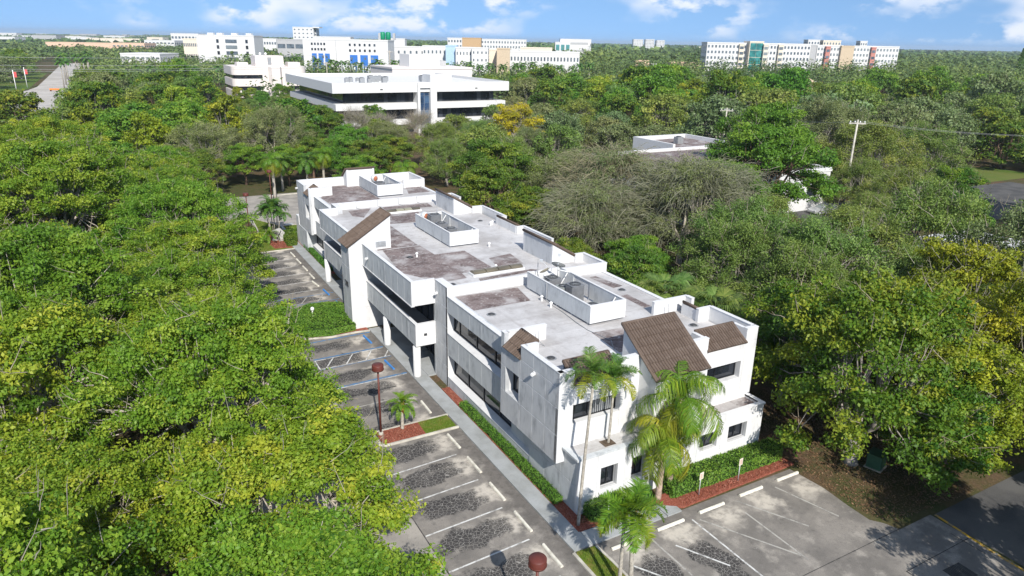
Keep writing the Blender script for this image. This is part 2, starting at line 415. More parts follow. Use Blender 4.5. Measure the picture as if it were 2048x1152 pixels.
def tag(o, label=None, cat=None, group=None, kind=None):
    if label: o['label'] = label
    if cat: o['category'] = cat
    if group: o['group'] = group
    if kind: o['kind'] = kind
    return o

def thing(name, label, cat, loc=(0, 0, 0), rz=0.0, group=None):
    o = bpy.data.objects.new(name, None)
    o.empty_display_size = 0.3
    COL.objects.link(o); o.location = loc; o.rotation_euler = (0, 0, rz)
    return tag(o, label, cat, group)

def place(name, me, parent=None, loc=(0, 0, 0), rot=(0, 0, 0), scale=(1, 1, 1)):
    o = bpy.data.objects.new(name, me)
    COL.objects.link(o); o.parent = parent
    o.location = loc; o.rotation_euler = rot; o.scale = scale
    return o

def copy_tree(o, parent=None):
    c = o.copy(); COL.objects.link(c); c.parent = parent
    for ch in list(o.children): copy_tree(ch, c)
    return c

def np_mesh(name, V, Q, mat, tint=None, smooth=False):
    """mesh from an (n,3) array and an (m,4) or (m,3) index array"""
    V = np.asarray(V, np.float32); Q = np.asarray(Q, np.int32)
    me = bpy.data.meshes.new(name)
    k = Q.shape[1]
    me.vertices.add(len(V)); me.vertices.foreach_set('co', V.ravel())
    me.loops.add(Q.size); me.loops.foreach_set('vertex_index', Q.ravel())
    me.polygons.add(len(Q)); me.polygons.foreach_set('loop_start', np.arange(0, Q.size, k, dtype=np.int32))
    if smooth: me.polygons.foreach_set('use_smooth', np.ones(len(Q), bool))
    if tint is not None:
        a = me.attributes.new('tint', 'FLOAT', 'FACE'); a.data.foreach_set('value', np.asarray(tint, np.float32))
    me.update(calc_edges=True)
    me.materials.append(MATS[mat])
    return me

class MB:
    def __init__(s): s.v, s.f, s.sm = [], [], []
    def face(s, pts, smooth=False):
        b = len(s.v); s.v += [tuple(p) for p in pts]; s.f.append(tuple(range(b, b + len(pts)))); s.sm.append(smooth); return s
    def hexa(s, p):
        b = len(s.v); s.v += [tuple(q) for q in p]
        for q in ((0, 3, 2, 1), (4, 5, 6, 7), (0, 1, 5, 4), (1, 2, 6, 5), (2, 3, 7, 6), (3, 0, 4, 7)):
            s.f.append(tuple(b + i for i in q)); s.sm.append(False)
        return s
    def box(s, x0, x1, y0, y1, z0, z1):
        return s.hexa([(x0, y0, z0), (x1, y0, z0), (x1, y1, z0), (x0, y1, z0), (x0, y0, z1), (x1, y0, z1), (x1, y1, z1), (x0, y1, z1)])
    def prism(s, poly, z0, z1):
        n = len(poly); b = len(s.v)
        s.v += [(x, y, z0) for x, y in poly] + [(x, y, z1) for x, y in poly]
        s.f.append(tuple(b + i for i in range(n - 1, -1, -1))); s.sm.append(False)
        s.f.append(tuple(b + n + i for i in range(n))); s.sm.append(False)
        for i in range(n):
            j = (i + 1) % n
            s.f.append((b + i, b + j, b + n + j, b + n + i)); s.sm.append(False)
        return s
    def extr(s, poly, d):
        """polygon of 3d points extruded by vector d"""
        n = len(poly); b = len(s.v)
        s.v += [tuple(p) for p in poly] + [tuple(p[k] + d[k] for k in range(3)) for p in poly]
        s.f.append(tuple(b + i for i in range(n - 1, -1, -1))); s.sm.append(False)
        s.f.append(tuple(b + n + i for i in range(n))); s.sm.append(False)
        for i in range(n):
            j = (i + 1) % n
            s.f.append((b + i, b + j, b + n + j, b + n + i)); s.sm.append(False)
        return s
    def tube(s, pts, rad, sides=8, caps=True):
        pts = [Vector(p) for p in pts]
        if isinstance(rad, (int, float)): rad = [rad] * len(pts)
        b = len(s.v); n = len(pts); ref = None
        for i, p in enumerate(pts):
            d = (pts[min(i + 1, n - 1)] - pts[max(i - 1, 0)]).normalized()
            if ref is None:
                ref = d.orthogonal().normalized()
            ref = (ref - d * ref.dot(d)).normalized(); w = d.cross(ref)
            for k in range(sides):
                a = 2 * math.pi * k / sides
                s.v.append(tuple(p + (ref * math.cos(a) + w * math.sin(a)) * rad[i]))
        for i in range(n - 1):
            for k in range(sides):
                k2 = (k + 1) % sides
                s.f.append((b + i * sides + k, b + i * sides + k2, b + (i + 1) * sides + k2, b + (i + 1) * sides + k)); s.sm.append(True)
        if caps:
            s.f.append(tuple(b + k for k in range(sides - 1, -1, -1))); s.sm.append(False)
            s.f.append(tuple(b + (n - 1) * sides + k for k in range(sides))); s.sm.append(False)
        return s
    def lathe(s, prof, sides=16, cx=0, cy=0):
        """profile of (radius, z) from bottom to top"""
        b = len(s.v)
        for r, z in prof:
            for k in range(sides):
                a = 2 * math.pi * k / sides
                s.v.append((cx + r * math.cos(a), cy + r * math.sin(a), z))
        for i in range(len(prof) - 1):
            for k in range(sides):
                k2 = (k + 1) % sides
                s.f.append((b + i * sides + k, b + i * sides + k2, b + (i + 1) * sides + k2, b + (i + 1) * sides + k)); s.sm.append(True)
        s.f.append(tuple(b + k for k in range(sides - 1, -1, -1))); s.sm.append(False)
        m = b + (len(prof) - 1) * sides
        s.f.append(tuple(m + k for k in range(sides))); s.sm.append(False)
        return s
    def mesh(s, name, mat):
        me = bpy.data.meshes.new(name)
        me.from_pydata(s.v, [], s.f); me.polygons.foreach_set('use_smooth', s.sm)
        me.update(); me.materials.append(MATS[mat]); return me
    def build(s, name, mat, parent=None, loc=(0, 0, 0), rot=(0, 0, 0)):
        return place(name, s.mesh(name, mat), parent, loc, rot)

def B(*a): return MB().box(*a)

def sheet(name, poly, z, mat, sub=None):
    me = bpy.data.meshes.new(name)
    me.from_pydata([(x, y, z) for x, y in poly], [], [tuple(range(len(poly)))]); me.update(); me.materials.append(MATS[mat])
    return place(name, me)

# ---------------------------------------------------------------- ground
g = sheet('ground', [(-3000, -400), (6500, -400), (6500, 9000), (-3000, 9000)], 0.0, 'ground_litter'); tag(g, kind='structure')
def struct(o): return tag(o, kind='structure')
struct(sheet('drive_lane', [(-15.5, -40), (-8.05, -40), (-8.05, 78), (-4.2, 78), (-4.2, 93), (-15.5, 93)], 0.006, 'concrete_lane'))
struct(sheet('parking_lot', [(-8.05, -40), (-1.78, -40), (-1.78, 59.2), (-8.05, 59.2)], 0.010, 'asphalt_left'))
struct(sheet('front_lane', [(-1.78, -40), (17.62, -40), (17.62, -9.1), (-1.78, -9.1)], 0.008, 'asphalt_front'))
struct(sheet('front_parking_lot', [(-1.78, -9.1), (14.9, -9.1), (14.3, -7.6), (14.4, -4.5), (14.2, -2.3), (-1.78, -2.3)], 0.012, 'asphalt_front'))
struct(sheet('road', [(17.78, -60), (34, -60), (34, -9.2), (17.78, -9.2)], 0.008, 'road_asphalt'))
struct(sheet('far_parking_lot', [(-4.2, 71.5), (18, 71.5), (18, 93), (-4.2, 93)], 0.009, 'concrete_lane'))
struct(sheet('side_street', [(66, 36), (72, 48), (96, 49), (135, 47), (135, 33), (100, 29.5), (78, 33)], 0.012, 'road_asphalt'))
struct(sheet('verge_lawn', [(96, 50), (150, 48), (150, 60), (100, 62)], 0.010, 'far_lawn'))
struct(sheet('avenue', [(-120, 222), (-28, 222), (-29, 285), (-33, 350), (-33, 700), (-47, 700), (-47, 385), (-49, 362), (-54, 338), (-63, 319), (-78, 306), (-120, 298)], 0.012, 'road_pale'))
struct(sheet('avenue_lawn', [(-150, 300), (-76, 306), (-59, 327), (-49.5, 370), (-49.5, 520), (-150, 520)], 0.010, 'far_lawn'))
struct(sheet('avenue_path', [(-66, 316), (-62, 319), (-60, 352), (-63, 352), (-64, 330), (-90, 316)], 0.014, 'road_pale'))
struct(sheet('dirt_bed', [(14.3, -2.2), (14.4, -4.6), (14.2, -6.4), (14.15, -7.8), (15.0, -8.85), (17.0, -9.1), (24, -9.2), (34, -9.2), (34, 20), (14.9, 20), (14.9, -1.2)], 0.016, 'ground_litter'))
# joints cut in the concrete lane
for i, (x0, y0, x1, y1) in enumerate([(-1.7, -9.08, 15.0, -9.04), (12.1, -11.30, 17.5, -11.26), (12.1, -15, 12.18, -11.3), (17.0, -12.4, 17.06, -10.6)]):
    o = sheet('lane_joint', [(x0, y0), (x1, y0), (x1, y1), (x0, y1)] if abs(x1 - x0) > 0.2 or abs(y1 - y0) > 0.2 else [], 0.0165, 'line_black'); struct(o)
struct(sheet('lane_joint', [(-8.09, -20), (-8.03, -20), (-8.03, 45), (-8.09, 45)], 0.0145, 'line_black'))

def kerb(name, pts, w=0.16, h=0.13, mat='kerb_concrete', closed=False):
    """kerb run with a rounded top edge along a polyline"""
    mb = MB(); P = [Vector((x, y, 0)) for x, y in pts]
    n = len(P); L = []
    for i in range(n):
        if closed: a, b = P[(i - 1) % n], P[(i + 1) % n]
        else: a, b = P[max(i - 1, 0)], P[min(i + 1, n - 1)]
        d = (b - a).normalized(); s = Vector((-d.y, d.x, 0))
        L.append([P[i] - s * w / 2, P[i] - s * w / 2 + Vector((0, 0, h * 0.8)), P[i] - s * w * 0.32 + Vector((0, 0, h)), P[i] + s * w / 2 + Vector((0, 0, h)), P[i] + s * w / 2])
    m = n if closed else n - 1
    for i in range(m):
        a, b = L[i], L[(i + 1) % n]
        for k in range(4): mb.face([a[k], b[k], b[k + 1], a[k + 1]])
    if not closed:
        mb.face(L[0][::-1]); mb.face(L[-1])
    return struct(mb.build(name, mat))

# sidewalk along the long side: slabs with joints
sw = struct(bpy.data.objects.new('sidewalk', None)); COL.objects.link(sw)
slab_me = {}
def slab(x0, x1, y0, y1, z=0.10):
    k = (round(x1 - x0, 3), round(y1 - y0, 3))
    if k not in slab_me:
        slab_me[k] = B(0, k[0] - 0.012, 0, k[1] - 0.012, 0, z).mesh('slab', 'sidewalk_concrete')
    place('slab', slab_me[k], sw, (x0, y0, 0))
y = -2.4
while y < 70.5:
    if 31.0 - 1.5 < y < 33.4 - 0.2:
        y += 1.5; continue
    slab(-1.78, -0.66, y, y + 1.5); y += 1.5
y = 19.5
while y < 45.0:
    if not (29.4 < y < 33.3): slab(-0.648, 1.2, y, y + 1.5, 0.102)
    y += 1.5
for i in range(4): slab(-0.648 + i * 1.25, -0.648 + (i + 1) * 1.25, -2.4, -1.3)
slab(4.4, 5.4, -2.4, -1.3); slab(-0.3, 0.9, 70.9, 72.1)

def line(name, x0, y0, x1, y1, w, mat, z=0.018):
    d = Vector((x1 - x0, y1 - y0, 0)); d.normalize(); s = Vector((-d.y, d.x, 0)) * w / 2
    o = sheet(name, [(x0 - s.x, y0 - s.y), (x1 - s.x, y1 - s.y), (x1 + s.x, y1 + s.y), (x0 + s.x, y0 + s.y)], z, mat)
    return struct(o)
for yy in (8.6, 5.55, 2.55, -0.45, -3.5):
    line('bay_line', -8.0, yy - 0.28, -3.3, yy, 0.10, 'line_white')
for yy in (17.3, ):
    line('bay_line', -7.9, yy - 0.05, -4.6, yy, 0.09, 'line_faded')
for yy in (19.1, 22.7):
    line('old_bay_line', -7.8, yy - 0.02, -3.4, yy, 0.13, 'line_black')
for yy, w in ((26.45, 0.20), (24.35, 0.10), (20.9, 0.22), (29.95, 0.18), (41.6, 0.12), (39.5, 0.12), (37.9, 0.12)):
    line('blue_bay_line', -7.75, yy - 0.1, -1.9, yy, w, 'line_blue', 0.019)
for yy in (26.22, 24.5, 20.72):
    line('white_bay_line', -7.75, yy - 0.1, -1.95, yy, 0.09, 'line_white', 0.020)
line('white_bay_line', -7.72, 24.35, -7.72, 26.1, 0.10, 'line_white', 0.0215)
for k in range(4):
    x = -7.2 + k * 1.6
    line('hatch_line', x, 24.5, x + 1.0, 26.15, 0.10, 'line_white', 0.0225)
for k in range(2):
    line('hatch_line', -5.6 + k * 1.6, 40.0 - 0.4, -4.6 + k * 1.6, 41.4, 0.10, 'line_faded', 0.0225)
for yy in (55.1, 52.1, 49.1, 46.1, 43.2):
    line('bay_line', -7.6, yy - 0.2, -3.0, yy, 0.09, 'line_white')
for (a, b, c, d, m) in ((0.2, -4.45, 1.3, -6.2, 'line_white'), (3.2, -4.4, 4.6, -6.85, 'line_white'), (5.43, -3.2, 5.47, -8.6, 'line_white'), (5.8, -3.4, 8.4, -8.0, 'line_faded'), (8.87, -3.15, 10.7, -6.6, 'line_faded'), (8.5, -4.1, 8.46, -8.4, 'line_faded'), (11.9, -3.2, 12.9, -6.8, 'line_faded'), (2.4, -3.4, 2.45, -8.4, 'line_faded')):
    line('angled_bay_line', a, b, c, d, 0.10, m)
line('yellow_edge_line', 17.85, -9.25, 17.5, -12.6, 0.16, 'line_yellow', 0.022)
line('yellow_edge_line', 17.5, -12.75, 17.1, -30, 0.16, 'line_yellow', 0.022)
for (a, b, c, d) in ((-6.6, 77.6, -3.0, 91), (-2.9, 91.0, -2.7, 86.5), (3.0, 89, 4.9, 86.5), (3.0, 78, 4.0, 75)):
    line('bay_line', a, b, c, d, 0.10, 'line_faded')
for k in range(6): line('lane_line', -75 + k * 7, 266, -72 + k * 7, 266, 0.5, 'line_white', 0.024)

# kerbs, planting beds and lawns
struct(MB().prism([(-7.0, 11.62), (-4.1, 11.62), (-4.05, 13.25), (-7.0, 13.25)], 0, 0.11).build('mulch_bed', 'mulch_red'))
struct(MB().prism([(-4.1, 11.62), (-1.9, 11.62), (-1.9, 13.25), (-4.05, 13.25)], 0, 0.12).build('lawn', 'lawn'))
kerb('kerb', [(-1.8, 13.36), (-6.9, 13.36), (-7.2, 13.1), (-7.2, 11.8), (-6.9, 11.52), (-1.8, 11.52)])
oval = [(-2.9, 30.75), (-5.2, 30.45), (-7.2, 31.0), (-7.75, 32.5), (-7.75, 34.6), (-7.2, 36.4), (-5.7, 37.3), (-3.6, 37.0), (-2.3, 36.3)]
struct(MB().prism([(-1.85, 30.5), (-3.0, 30.5)] + oval[1:] + [(-1.85, 36.6)], 0, 0.08).build('mulch_bed', 'mulch_red'))
kerb('kerb', [(-1.8, 30.2), (-3.0, 30.35)] + [(-5.2, 30.25), (-7.3, 30.8), (-7.95, 32.4), (-7.95, 34.6), (-7.35, 36.6), (-5.7, 37.5), (-3.6, 37.2), (-1.8, 36.75)])
struct(MB().prism([(-0.55, -4.0), (-0.62, -2.55), (-1.7, -2.48), (-1.85, -2.7), (-1.85, -9.0), (-1.3, -9.05), (-0.6, -8.4)], 0, 0.10).build('lawn', 'lawn'))
kerb('kerb', [(-1.9, -2.5), (-1.95, -8.9), (-1.3, -9.2), (-0.5, -8.5), (-0.48, -4.0), (-0.55, -2.6)])
struct(MB().prism([(-7.0, 59.3), (-1.75, 59.3), (-0.95, 70.8), (-3.7, 77), (-4.1, 69.1)], 0, 0.09).build('lawn', 'lawn'))
kerb('kerb', [(-1.75, 59.2), (-7.0, 59.0), (-7.2, 59.3), (-4.2, 69.1), (-3.65, 77.4), (-0.9, 71.0), (1.6, 71.0)])
struct(MB().prism([(-3.9, 60.0), (-1.85, 59.7), (-1.4, 66.5), (-3.4, 66.8), (-4.2, 63.5)], 0, 0.11).build('mulch_bed', 'mulch_red'))
struct(MB().prism([(-0.64, 17.0), (-0.02, 17.0), (-0.02, 0.0), (-0.2, -0.75), (14.8, -0.75), (14.8, -2.1), (5.7, -2.2), (4.4, -1.3), (-0.75, -1.25)], 0, 0.115).build('mulch_bed', 'mulch_red'))
struct(MB().prism([(-0.64, 47.5), (-0.02, 47.5), (-0.02, 62.5), (-0.7, 66)], 0, 0.115).build('mulch_bed', 'mulch_red'))
struct(MB().prism([(-0.6, 63.2), (4.0, 63.0), (4.0, 70.8), (-0.6, 70.8)], 0, 0.09).build('lawn', 'lawn'))
kerb('kerb', [(1.5, 91.5), (5, 91.8), (12, 91.6), (18, 91.5)])

# ---------------------------------------------------------------- the office building
OB = thing('office_building', 'white two-storey office building with brown tiled roof slopes and long balconies', 'building')
ZR = 7.15
def part(name, mb, mat, parent=None, kind=None):
    o = mb.build(name, mat, parent or OB)
    if kind: o['kind'] = kind
    return o

def cells(u0, u1, z0, z1, opens):
    """rectangles that cover u0..u1 x z0..z1 except the openings"""
    us = sorted({u0, u1} | {v for o in opens for v in o[:2] if u0 < v < u1})
    zs = sorted({z0, z1} | {v for o in opens for v in o[2:] if z0 < v < z1})
    out = []
    for a, b in zip(us, us[1:]):
        col = []
        for c, d in zip(zs, zs[1:]):
            mu, mz = (a + b) / 2, (c + d) / 2
            if any(o[0] < mu < o[1] and o[2] < mz < o[3] for o in opens): continue
            if col and abs(col[-1][3] - c) < 1e-6: col[-1] = (a, b, col[-1][2], d)
            else: col.append((a, b, c, d))
        out += col
    return out

PANEL = {}
def panel(axis, plane, outward, u0, u1, z0, z1, mat, parent, t=0.028):
    """one facade panel: a thin slab standing proud of the wall, with a narrow chamfer"""
    k = (axis, outward, round(u1 - u0, 3), round(z1 - z0, 3), mat)
    if k not in PANEL:
        w, h, c = u1 - u0, z1 - z0, 0.012
        mb = MB(); p0 = [(0, 0), (w, 0), (w, h), (0, h)]; p1 = [(c, c), (w - c, c), (w - c, h - c), (c, h - c)]
        def P(u, z, d):
            d *= outward
            return (d, u, z) if axis == 'x' else (u, d, z)
        a = [P(*q, 0) for q in p0]; b = [P(*q, t - c) for q in p0]; e = [P(*q, t) for q in p1]
        for i in range(4):
            j = (i + 1) % 4
            mb.face([a[i], a[j], b[j], b[i]]); mb.face([b[i], b[j], e[j], e[i]])
        mb.face(e)
        PANEL[k] = mb.mesh('panel', mat)
    loc = (plane, u0, z0) if axis == 'x' else (u0, plane, z0)
    return place('panel', PANEL[k], parent, loc)

def panelled(name, axis, plane, outward, thick, u0, u1, z0, z1, opens=(), nu=1, nz=1, mat='stucco_white', back='joint_grey', gap=0.022, ulines=None, zlines=None, inset=(0, 0)):
    """a wall (backing slab in one mesh) faced with separate panels"""
    u0, u1 = u0 + inset[0], u1 - inset[1]
    mb = MB(); a, b = sorted((plane - outward * 0.03, plane - outward * thick))
    for (p, q, c, d) in cells(u0, u1, z0, z1, opens):
        if axis == 'x': mb.box(a, b, p, q, c, d)
        else: mb.box(p, q, a, b, c, d)
    w = part(name, mb, mat if back is None else mat)
    ul = ulines or list(np.linspace(u0, u1, nu + 1)); zl = zlines or list(np.linspace(z0, z1, nz + 1))
    for i in range(len(ul) - 1):
        for j in range(len(zl) - 1):
            for (p, q, c, d) in cells(ul[i], ul[i + 1], zl[j], zl[j + 1], opens):
                if q - p < 0.08 or d - c < 0.08: continue
                gp = lambda v, edge: gap / 2 if abs(v - edge) < 1e-6 else 0.0
                p2 = p + gp(p, ul[i]) if i > 0 else p; q2 = q - gp(q, ul[i + 1]) if i < len(ul) - 2 else q
                c2 = c + gp(c, zl[j]) if j > 0 else c; d2 = d - gp(d, zl[j + 1]) if j < len(zl) - 2 else d
                panel(axis, plane - outward * 0.03, outward, p2, q2, c2, d2, mat, w, 0.03)
    return w

def window(axis, plane, outward, u0, u1, z0, z1, mull=(), trans=(), fr=0.06, glass='glass_dark'):
    """recessed window: pane with frame bars standing proud of it"""
    mb = MB(); a, b = sorted((plane, plane - outward * 0.05))
    if axis == 'x': mb.box(a, b, u0, u1, z0, z1)
    else: mb.box(u0, u1, a, b, z0, z1)
    w = part('window', mb, glass)
    fm = MB(); a, b = sorted((plane + outward * 0.004, plane + outward * 0.05))
    def bar(p, q, c, d):
        if axis == 'x': fm.box(a, b, p, q, c, d)
        else: fm.box(p, q, a, b, c, d)
    bar(u0, u0 + fr, z0, z1); bar(u1 - fr, u1, z0, z1); bar(u0 + fr, u1 - fr, z0, z0 + fr); bar(u0 + fr, u1 - fr, z1 - fr, z1)
    for m in mull: bar(m - fr / 2, m + fr / 2, z0 + fr, z1 - fr)
    for t in trans: bar(u0 + fr, u1 - fr, t - fr / 2, t + fr / 2)
    fm.build('frame', 'black_frame', w)
    return w

# core volumes (set back behind the facades)
core = MB()
core.box(0.62, 13.2, 2.05, 19.3, 0.0, 7.0); core.box(1.25, 13.2, 19.3, 45.3, 0.0, 7.0); core.box(0.62, 13.2, 45.3, 60.2, 0.0, 7.0)
part('wall', core, 'stucco_shade_side')
# roof decks
rd = MB()
rd.box(0.3, 13.75, 1.7, 17.25, 7.0, ZR); part('roof', rd, 'roof_membrane')
rd = MB(); rd.box(0.3, 13.9, 17.45, 47.15, 7.0, ZR + 0.02); rd.box(-1.62, 0.3, 19.6, 45.1, 7.0, ZR + 0.02); roofc = part('roof', rd, 'roof_membrane')
rd = MB(); rd.box(0.3, 13.75, 47.35, 60.6, 7.0, ZR); rooff = part('roof', rd, 'roof_membrane')
def patch(poly, z, mat='roof_brown_worn'):
    me = bpy.data.meshes.new('roof_patch'); me.from_pydata([(x, y, z) for x, y in poly], [], [tuple(range(len(poly)))])
    me.update(); me.materials.append(MATS[mat]); place('roof_patch', me, OB)
z = ZR + 0.006
patch([(0.4, 17.0), (5.6, 16.9), (5.05, 14.0), (0.4, 14.0)], z)
patch([(11.5, 11.95), (12.1, 12.0), (12.1, 9.3), (11.45, 9.25)], z); patch([(11.8, 16.5), (12.5, 16.55), (13.0, 13.7), (12.05, 13.6)], z)
patch([(5.55, 7.2), (9.2, 6.9), (9.2, 4.4), (5.3, 3.95)], z)
z = ZR + 0.026
patch([(-1.0, 24.0), (-0.2, 30.5), (3.3, 30.6), (3.4, 27.45), (6.2, 27.4), (6.15, 21.85), (3.3, 21.76), (3.15, 20.5), (0.9, 20.4)], z)
patch([(7.1, 24.5), (9.4, 24.9), (9.0, 21.85), (6.6, 21.85)], z); patch([(3.75, 19.4), (9.3, 19.8), (8.8, 20.3), (3.9, 20.0)], z)
patch([(3.55, 39.0), (5.0, 43.0), (8.1, 42.9), (7.4, 38.7)], z); patch([(1.2, 43.8), (1.5, 46.3), (4.1, 46.6), (2.1, 42.8)], z)
patch([(5.3, 46.5), (10.6, 46.4), (10.5, 44.6), (5.2, 44.6)], z); patch([(-0.6, 30.6), (3.2, 30.8), (3.4, 38.5), (1.0, 38.5)], z)
z = ZR + 0.006
patch([(0.6, 54.0), (3.6, 60.2), (6.6, 60.0), (6.6, 50.6), (0.7, 50.3)], z); patch([(10.6, 52.2), (11.7, 56.0), (13.4, 56.2), (13.4, 52.2)], z)

# left facade of both wings: panelled bands, sloped sills, ribbon windows
def wing_facade(y0, y1, mirror):
    n = 5
    panelled('upper_band', 'x', 0.0, -1, 0.5, y0, y1, 6.0, 7.2, nu=n, mat='stucco_shade_side')
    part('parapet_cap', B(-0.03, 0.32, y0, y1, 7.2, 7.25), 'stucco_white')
    panelled('spandrel_band', 'x', 0.0, -1, 0.5, y0, y1, 2.64, 4.36, nu=n, mat='stucco_shade_side')
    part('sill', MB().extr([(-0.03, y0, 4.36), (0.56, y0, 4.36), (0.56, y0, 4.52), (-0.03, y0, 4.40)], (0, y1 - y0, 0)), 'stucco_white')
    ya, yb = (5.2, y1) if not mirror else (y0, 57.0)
    panelled('base_band', 'x', 0.0, -1, 0.5, ya, yb, 0.0, 0.84, nu=7, mat='stucco_shade_side')
    part('sill', MB().extr([(-0.03, ya, 0.84), (0.56, ya, 0.84), (0.56, ya, 1.0), (-0.03, ya, 0.88)], (0, yb - ya, 0)), 'stucco_white')
    for m in np.arange(y0 + 0.0, y1 - 0.5, 2.75):
        window('x', 0.56, -1, m, min(m + 2.75, y1), 4.5, 6.0, fr=0.07)
    for m in np.arange(ya, yb - 0.5, 2.4):
        window('x', 0.56, -1, m, min(m + 2.4, yb), 0.98, 2.62, fr=0.07)
wing_facade(8.0, 17.2, False); wing_facade(47.4, 55.0, True)

def fin(y0, y1):
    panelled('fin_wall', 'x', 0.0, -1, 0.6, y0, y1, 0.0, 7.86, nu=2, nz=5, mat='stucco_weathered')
    part('fin_cap', B(-0.03, 0.6, y0, y1, 7.86, 7.9), 'stucco_white')
fin(17.28, 19.4); fin(45.3, 47.3)

# cross parapets between the roofs
def parapet(x0, x1, y0, y1, zt, zb=7.0, mat='stucco_white', cap=True):
    mb = B(x0, x1, y0, y1, zb, zt); o = part('parapet', mb, mat)
    if cap: B(x0 - 0.02, x1 + 0.02, y0 - 0.02, y1 + 0.02, zt, zt + 0.05).build('cap', 'stucco_white', o)
    return o
parapet(0.0, 14.05, 17.22, 17.46, 7.84, 0.0); parapet(0.0, 14.05, 47.12, 47.36, 7.84, 0.0)

# near and far corner blocks on the left
def block(y0, y1, near):
    wy0, wy1 = (5.8, 7.4) if near else (55.4, 57.0)
    n0, n1 = (5.62, 7.6) if near else (55.2, 57.15)
    opens = [(wy0, wy1, 4.35, 6.0), (n0, n1, 7.24, 9)]
    ul = [y0 + 0.04, y0 + 1.35, y0 + 2.7, y0 + 4.15, y1] if near else [y0, 57.15, 58.4, 59.6, y1 - 0.04]
    panelled('corner_block_wall', 'x', -0.55, -1, 0.28, y0, y1, 2.64, 8.1, opens, ulines=ul, zlines=[2.64, 4.35, 6.0, 7.24, 8.1], mat='stucco_weathered', inset=(0.04, 0) if near else (0, 0.04))
    part('soffit', B(-0.5, 0.6, y0 + 0.25, y1 - 0.03, 2.64, 2.74), 'stucco_white')
    for (a, b) in ((y0, n0), (n1, y1)):
        part('parapet_cap', B(-0.57, -0.25, a, b, 8.1, 8.15), 'stucco_white')
    # return end walls of the block
    ye = y1 if near else y0
    part('block_return', B(-0.27, 0.6, min(ye, ye - 0.25 if near else ye), max(ye, ye + 0.25 if not near else ye), 2.74, 7.2), 'stucco_white')
    # window recess: reveals and glass
    mb = MB(); mb.box(-0.27, 0.6, wy0 - 0.2, wy0, 4.3, 6.05); mb.box(-0.27, 0.6, wy1, wy1 + 0.2, 4.3, 6.05); mb.box(-0.27, 0.6, wy0, wy1, 4.2, 4.35); mb.box(-0.27, 0.6, wy0, wy1, 6.0, 6.1)
    part('window_reveal', mb, 'stucco_white')
    window('x', 0.05, -1, wy0, wy1, 4.35, 6.0, mull=(wy0 + 0.75,))
block(1.47, 8.0, True); block(54.9, 60.75, False)
# stub parapets either side of the corner roof notch
parapet(-0.27, 2.4, 7.62, 7.86, 8.1); parapet(-0.27, 0.5, 5.36, 5.6, 8.1)
parapet(-0.27, 2.2, 54.92, 55.16, 8.1); parapet(-0.27, 0.5, 57.18, 57.42, 8.1)
parapet(11.1, 14.1, 7.8, 8.04, 8.05); parapet(12.9, 14.1, 5.46, 5.7, 8.05); parapet(11.3, 14.1, 55.7, 55.95, 8.05)
parapet(13.85, 14.1, 1.75, 5.46, 8.1, 0.0); parapet(13.85, 14.1, 7.2, 7.8, 8.1, 0.0); parapet(13.85, 14.1, 55.95, 60.5, 8.1, 0.0)
part('wall', B(13.2, 13.8, 1.8, 60.4, 0, 7.0), 'stucco_white')
for (a, b) in ((8.05, 17.2), (47.4, 55.7)): part('parapet_cap', B(13.5, 13.83, a, b, 7.0, 7.24), 'stucco_white')

# front wall (upper storey) and far end wall
NOT = [(0.42, 3.5, 7.24, 9), (9.98, 13.15, 7.24, 9)]
WIN = [(0.4, 3.6, 4.88, 6.02), (10.15, 12.95, 4.88, 6.02)]
panelled('front_wall', 'y', 1.47, -1, 0.28, -0.55, 14.1, 2.64, 8.1, NOT + WIN, ulines=[-0.55, 0.42, 2.0, 3.6, 5.0, 8.5, 10.0, 11.6, 13.15, 14.1], zlines=[2.64, 4.4, 6.02, 7.24, 8.1], gap=0.014)
for a, b in ((-0.55, 0.42), (3.5, 4.8), (8.5, 9.98), (13.15, 14.1)): part('parapet_cap', B(a, b, 1.45, 1.78, 8.1, 8.15), 'stucco_white')
for (a, b, c, d) in WIN:
    mb = MB(); mb.box(a - 0.2, a, 1.76, 2.04, c - 0.1, d + 0.1); mb.box(b, b + 0.2, 1.76, 2.04, c - 0.1, d + 0.1); mb.box(a, b, 1.76, 2.04, c - 0.1, c); mb.box(a, b, 1.76, 2.04, d, d + 0.1)
    part('window_reveal', mb, 'stucco_white')
    w = window('y', 1.92, -1, a, b, c, d, mull=((a + b) / 2 - 0.35, ))
    if a < 1:
        bl = MB()
        for k in range(11): bl.box(a + 1.5 + k * 0.145, a + 1.58 + k * 0.145, 1.90, 1.915, c + 0.07, d - 0.07)
        bl.build('blind', 'metal_grey', w)
panelled('far_wall', 'y', 60.8, 1, 0.28, -0.55, 14.1, 0.0, 8.1, (), nu=6, nz=4)
part('parapet_cap', B(-0.55, 14.1, 60.5, 60.83, 8.1, 8.15), 'stucco_white')
part('far_plinth', B(-0.62, 14.15, 60.86, 62.3, 0, 3.6), 'stucco_white')
part('far_plinth', B(-0.62, 0.5, 57.05, 60.84, 0, 2.6), 'stucco_shade_side')

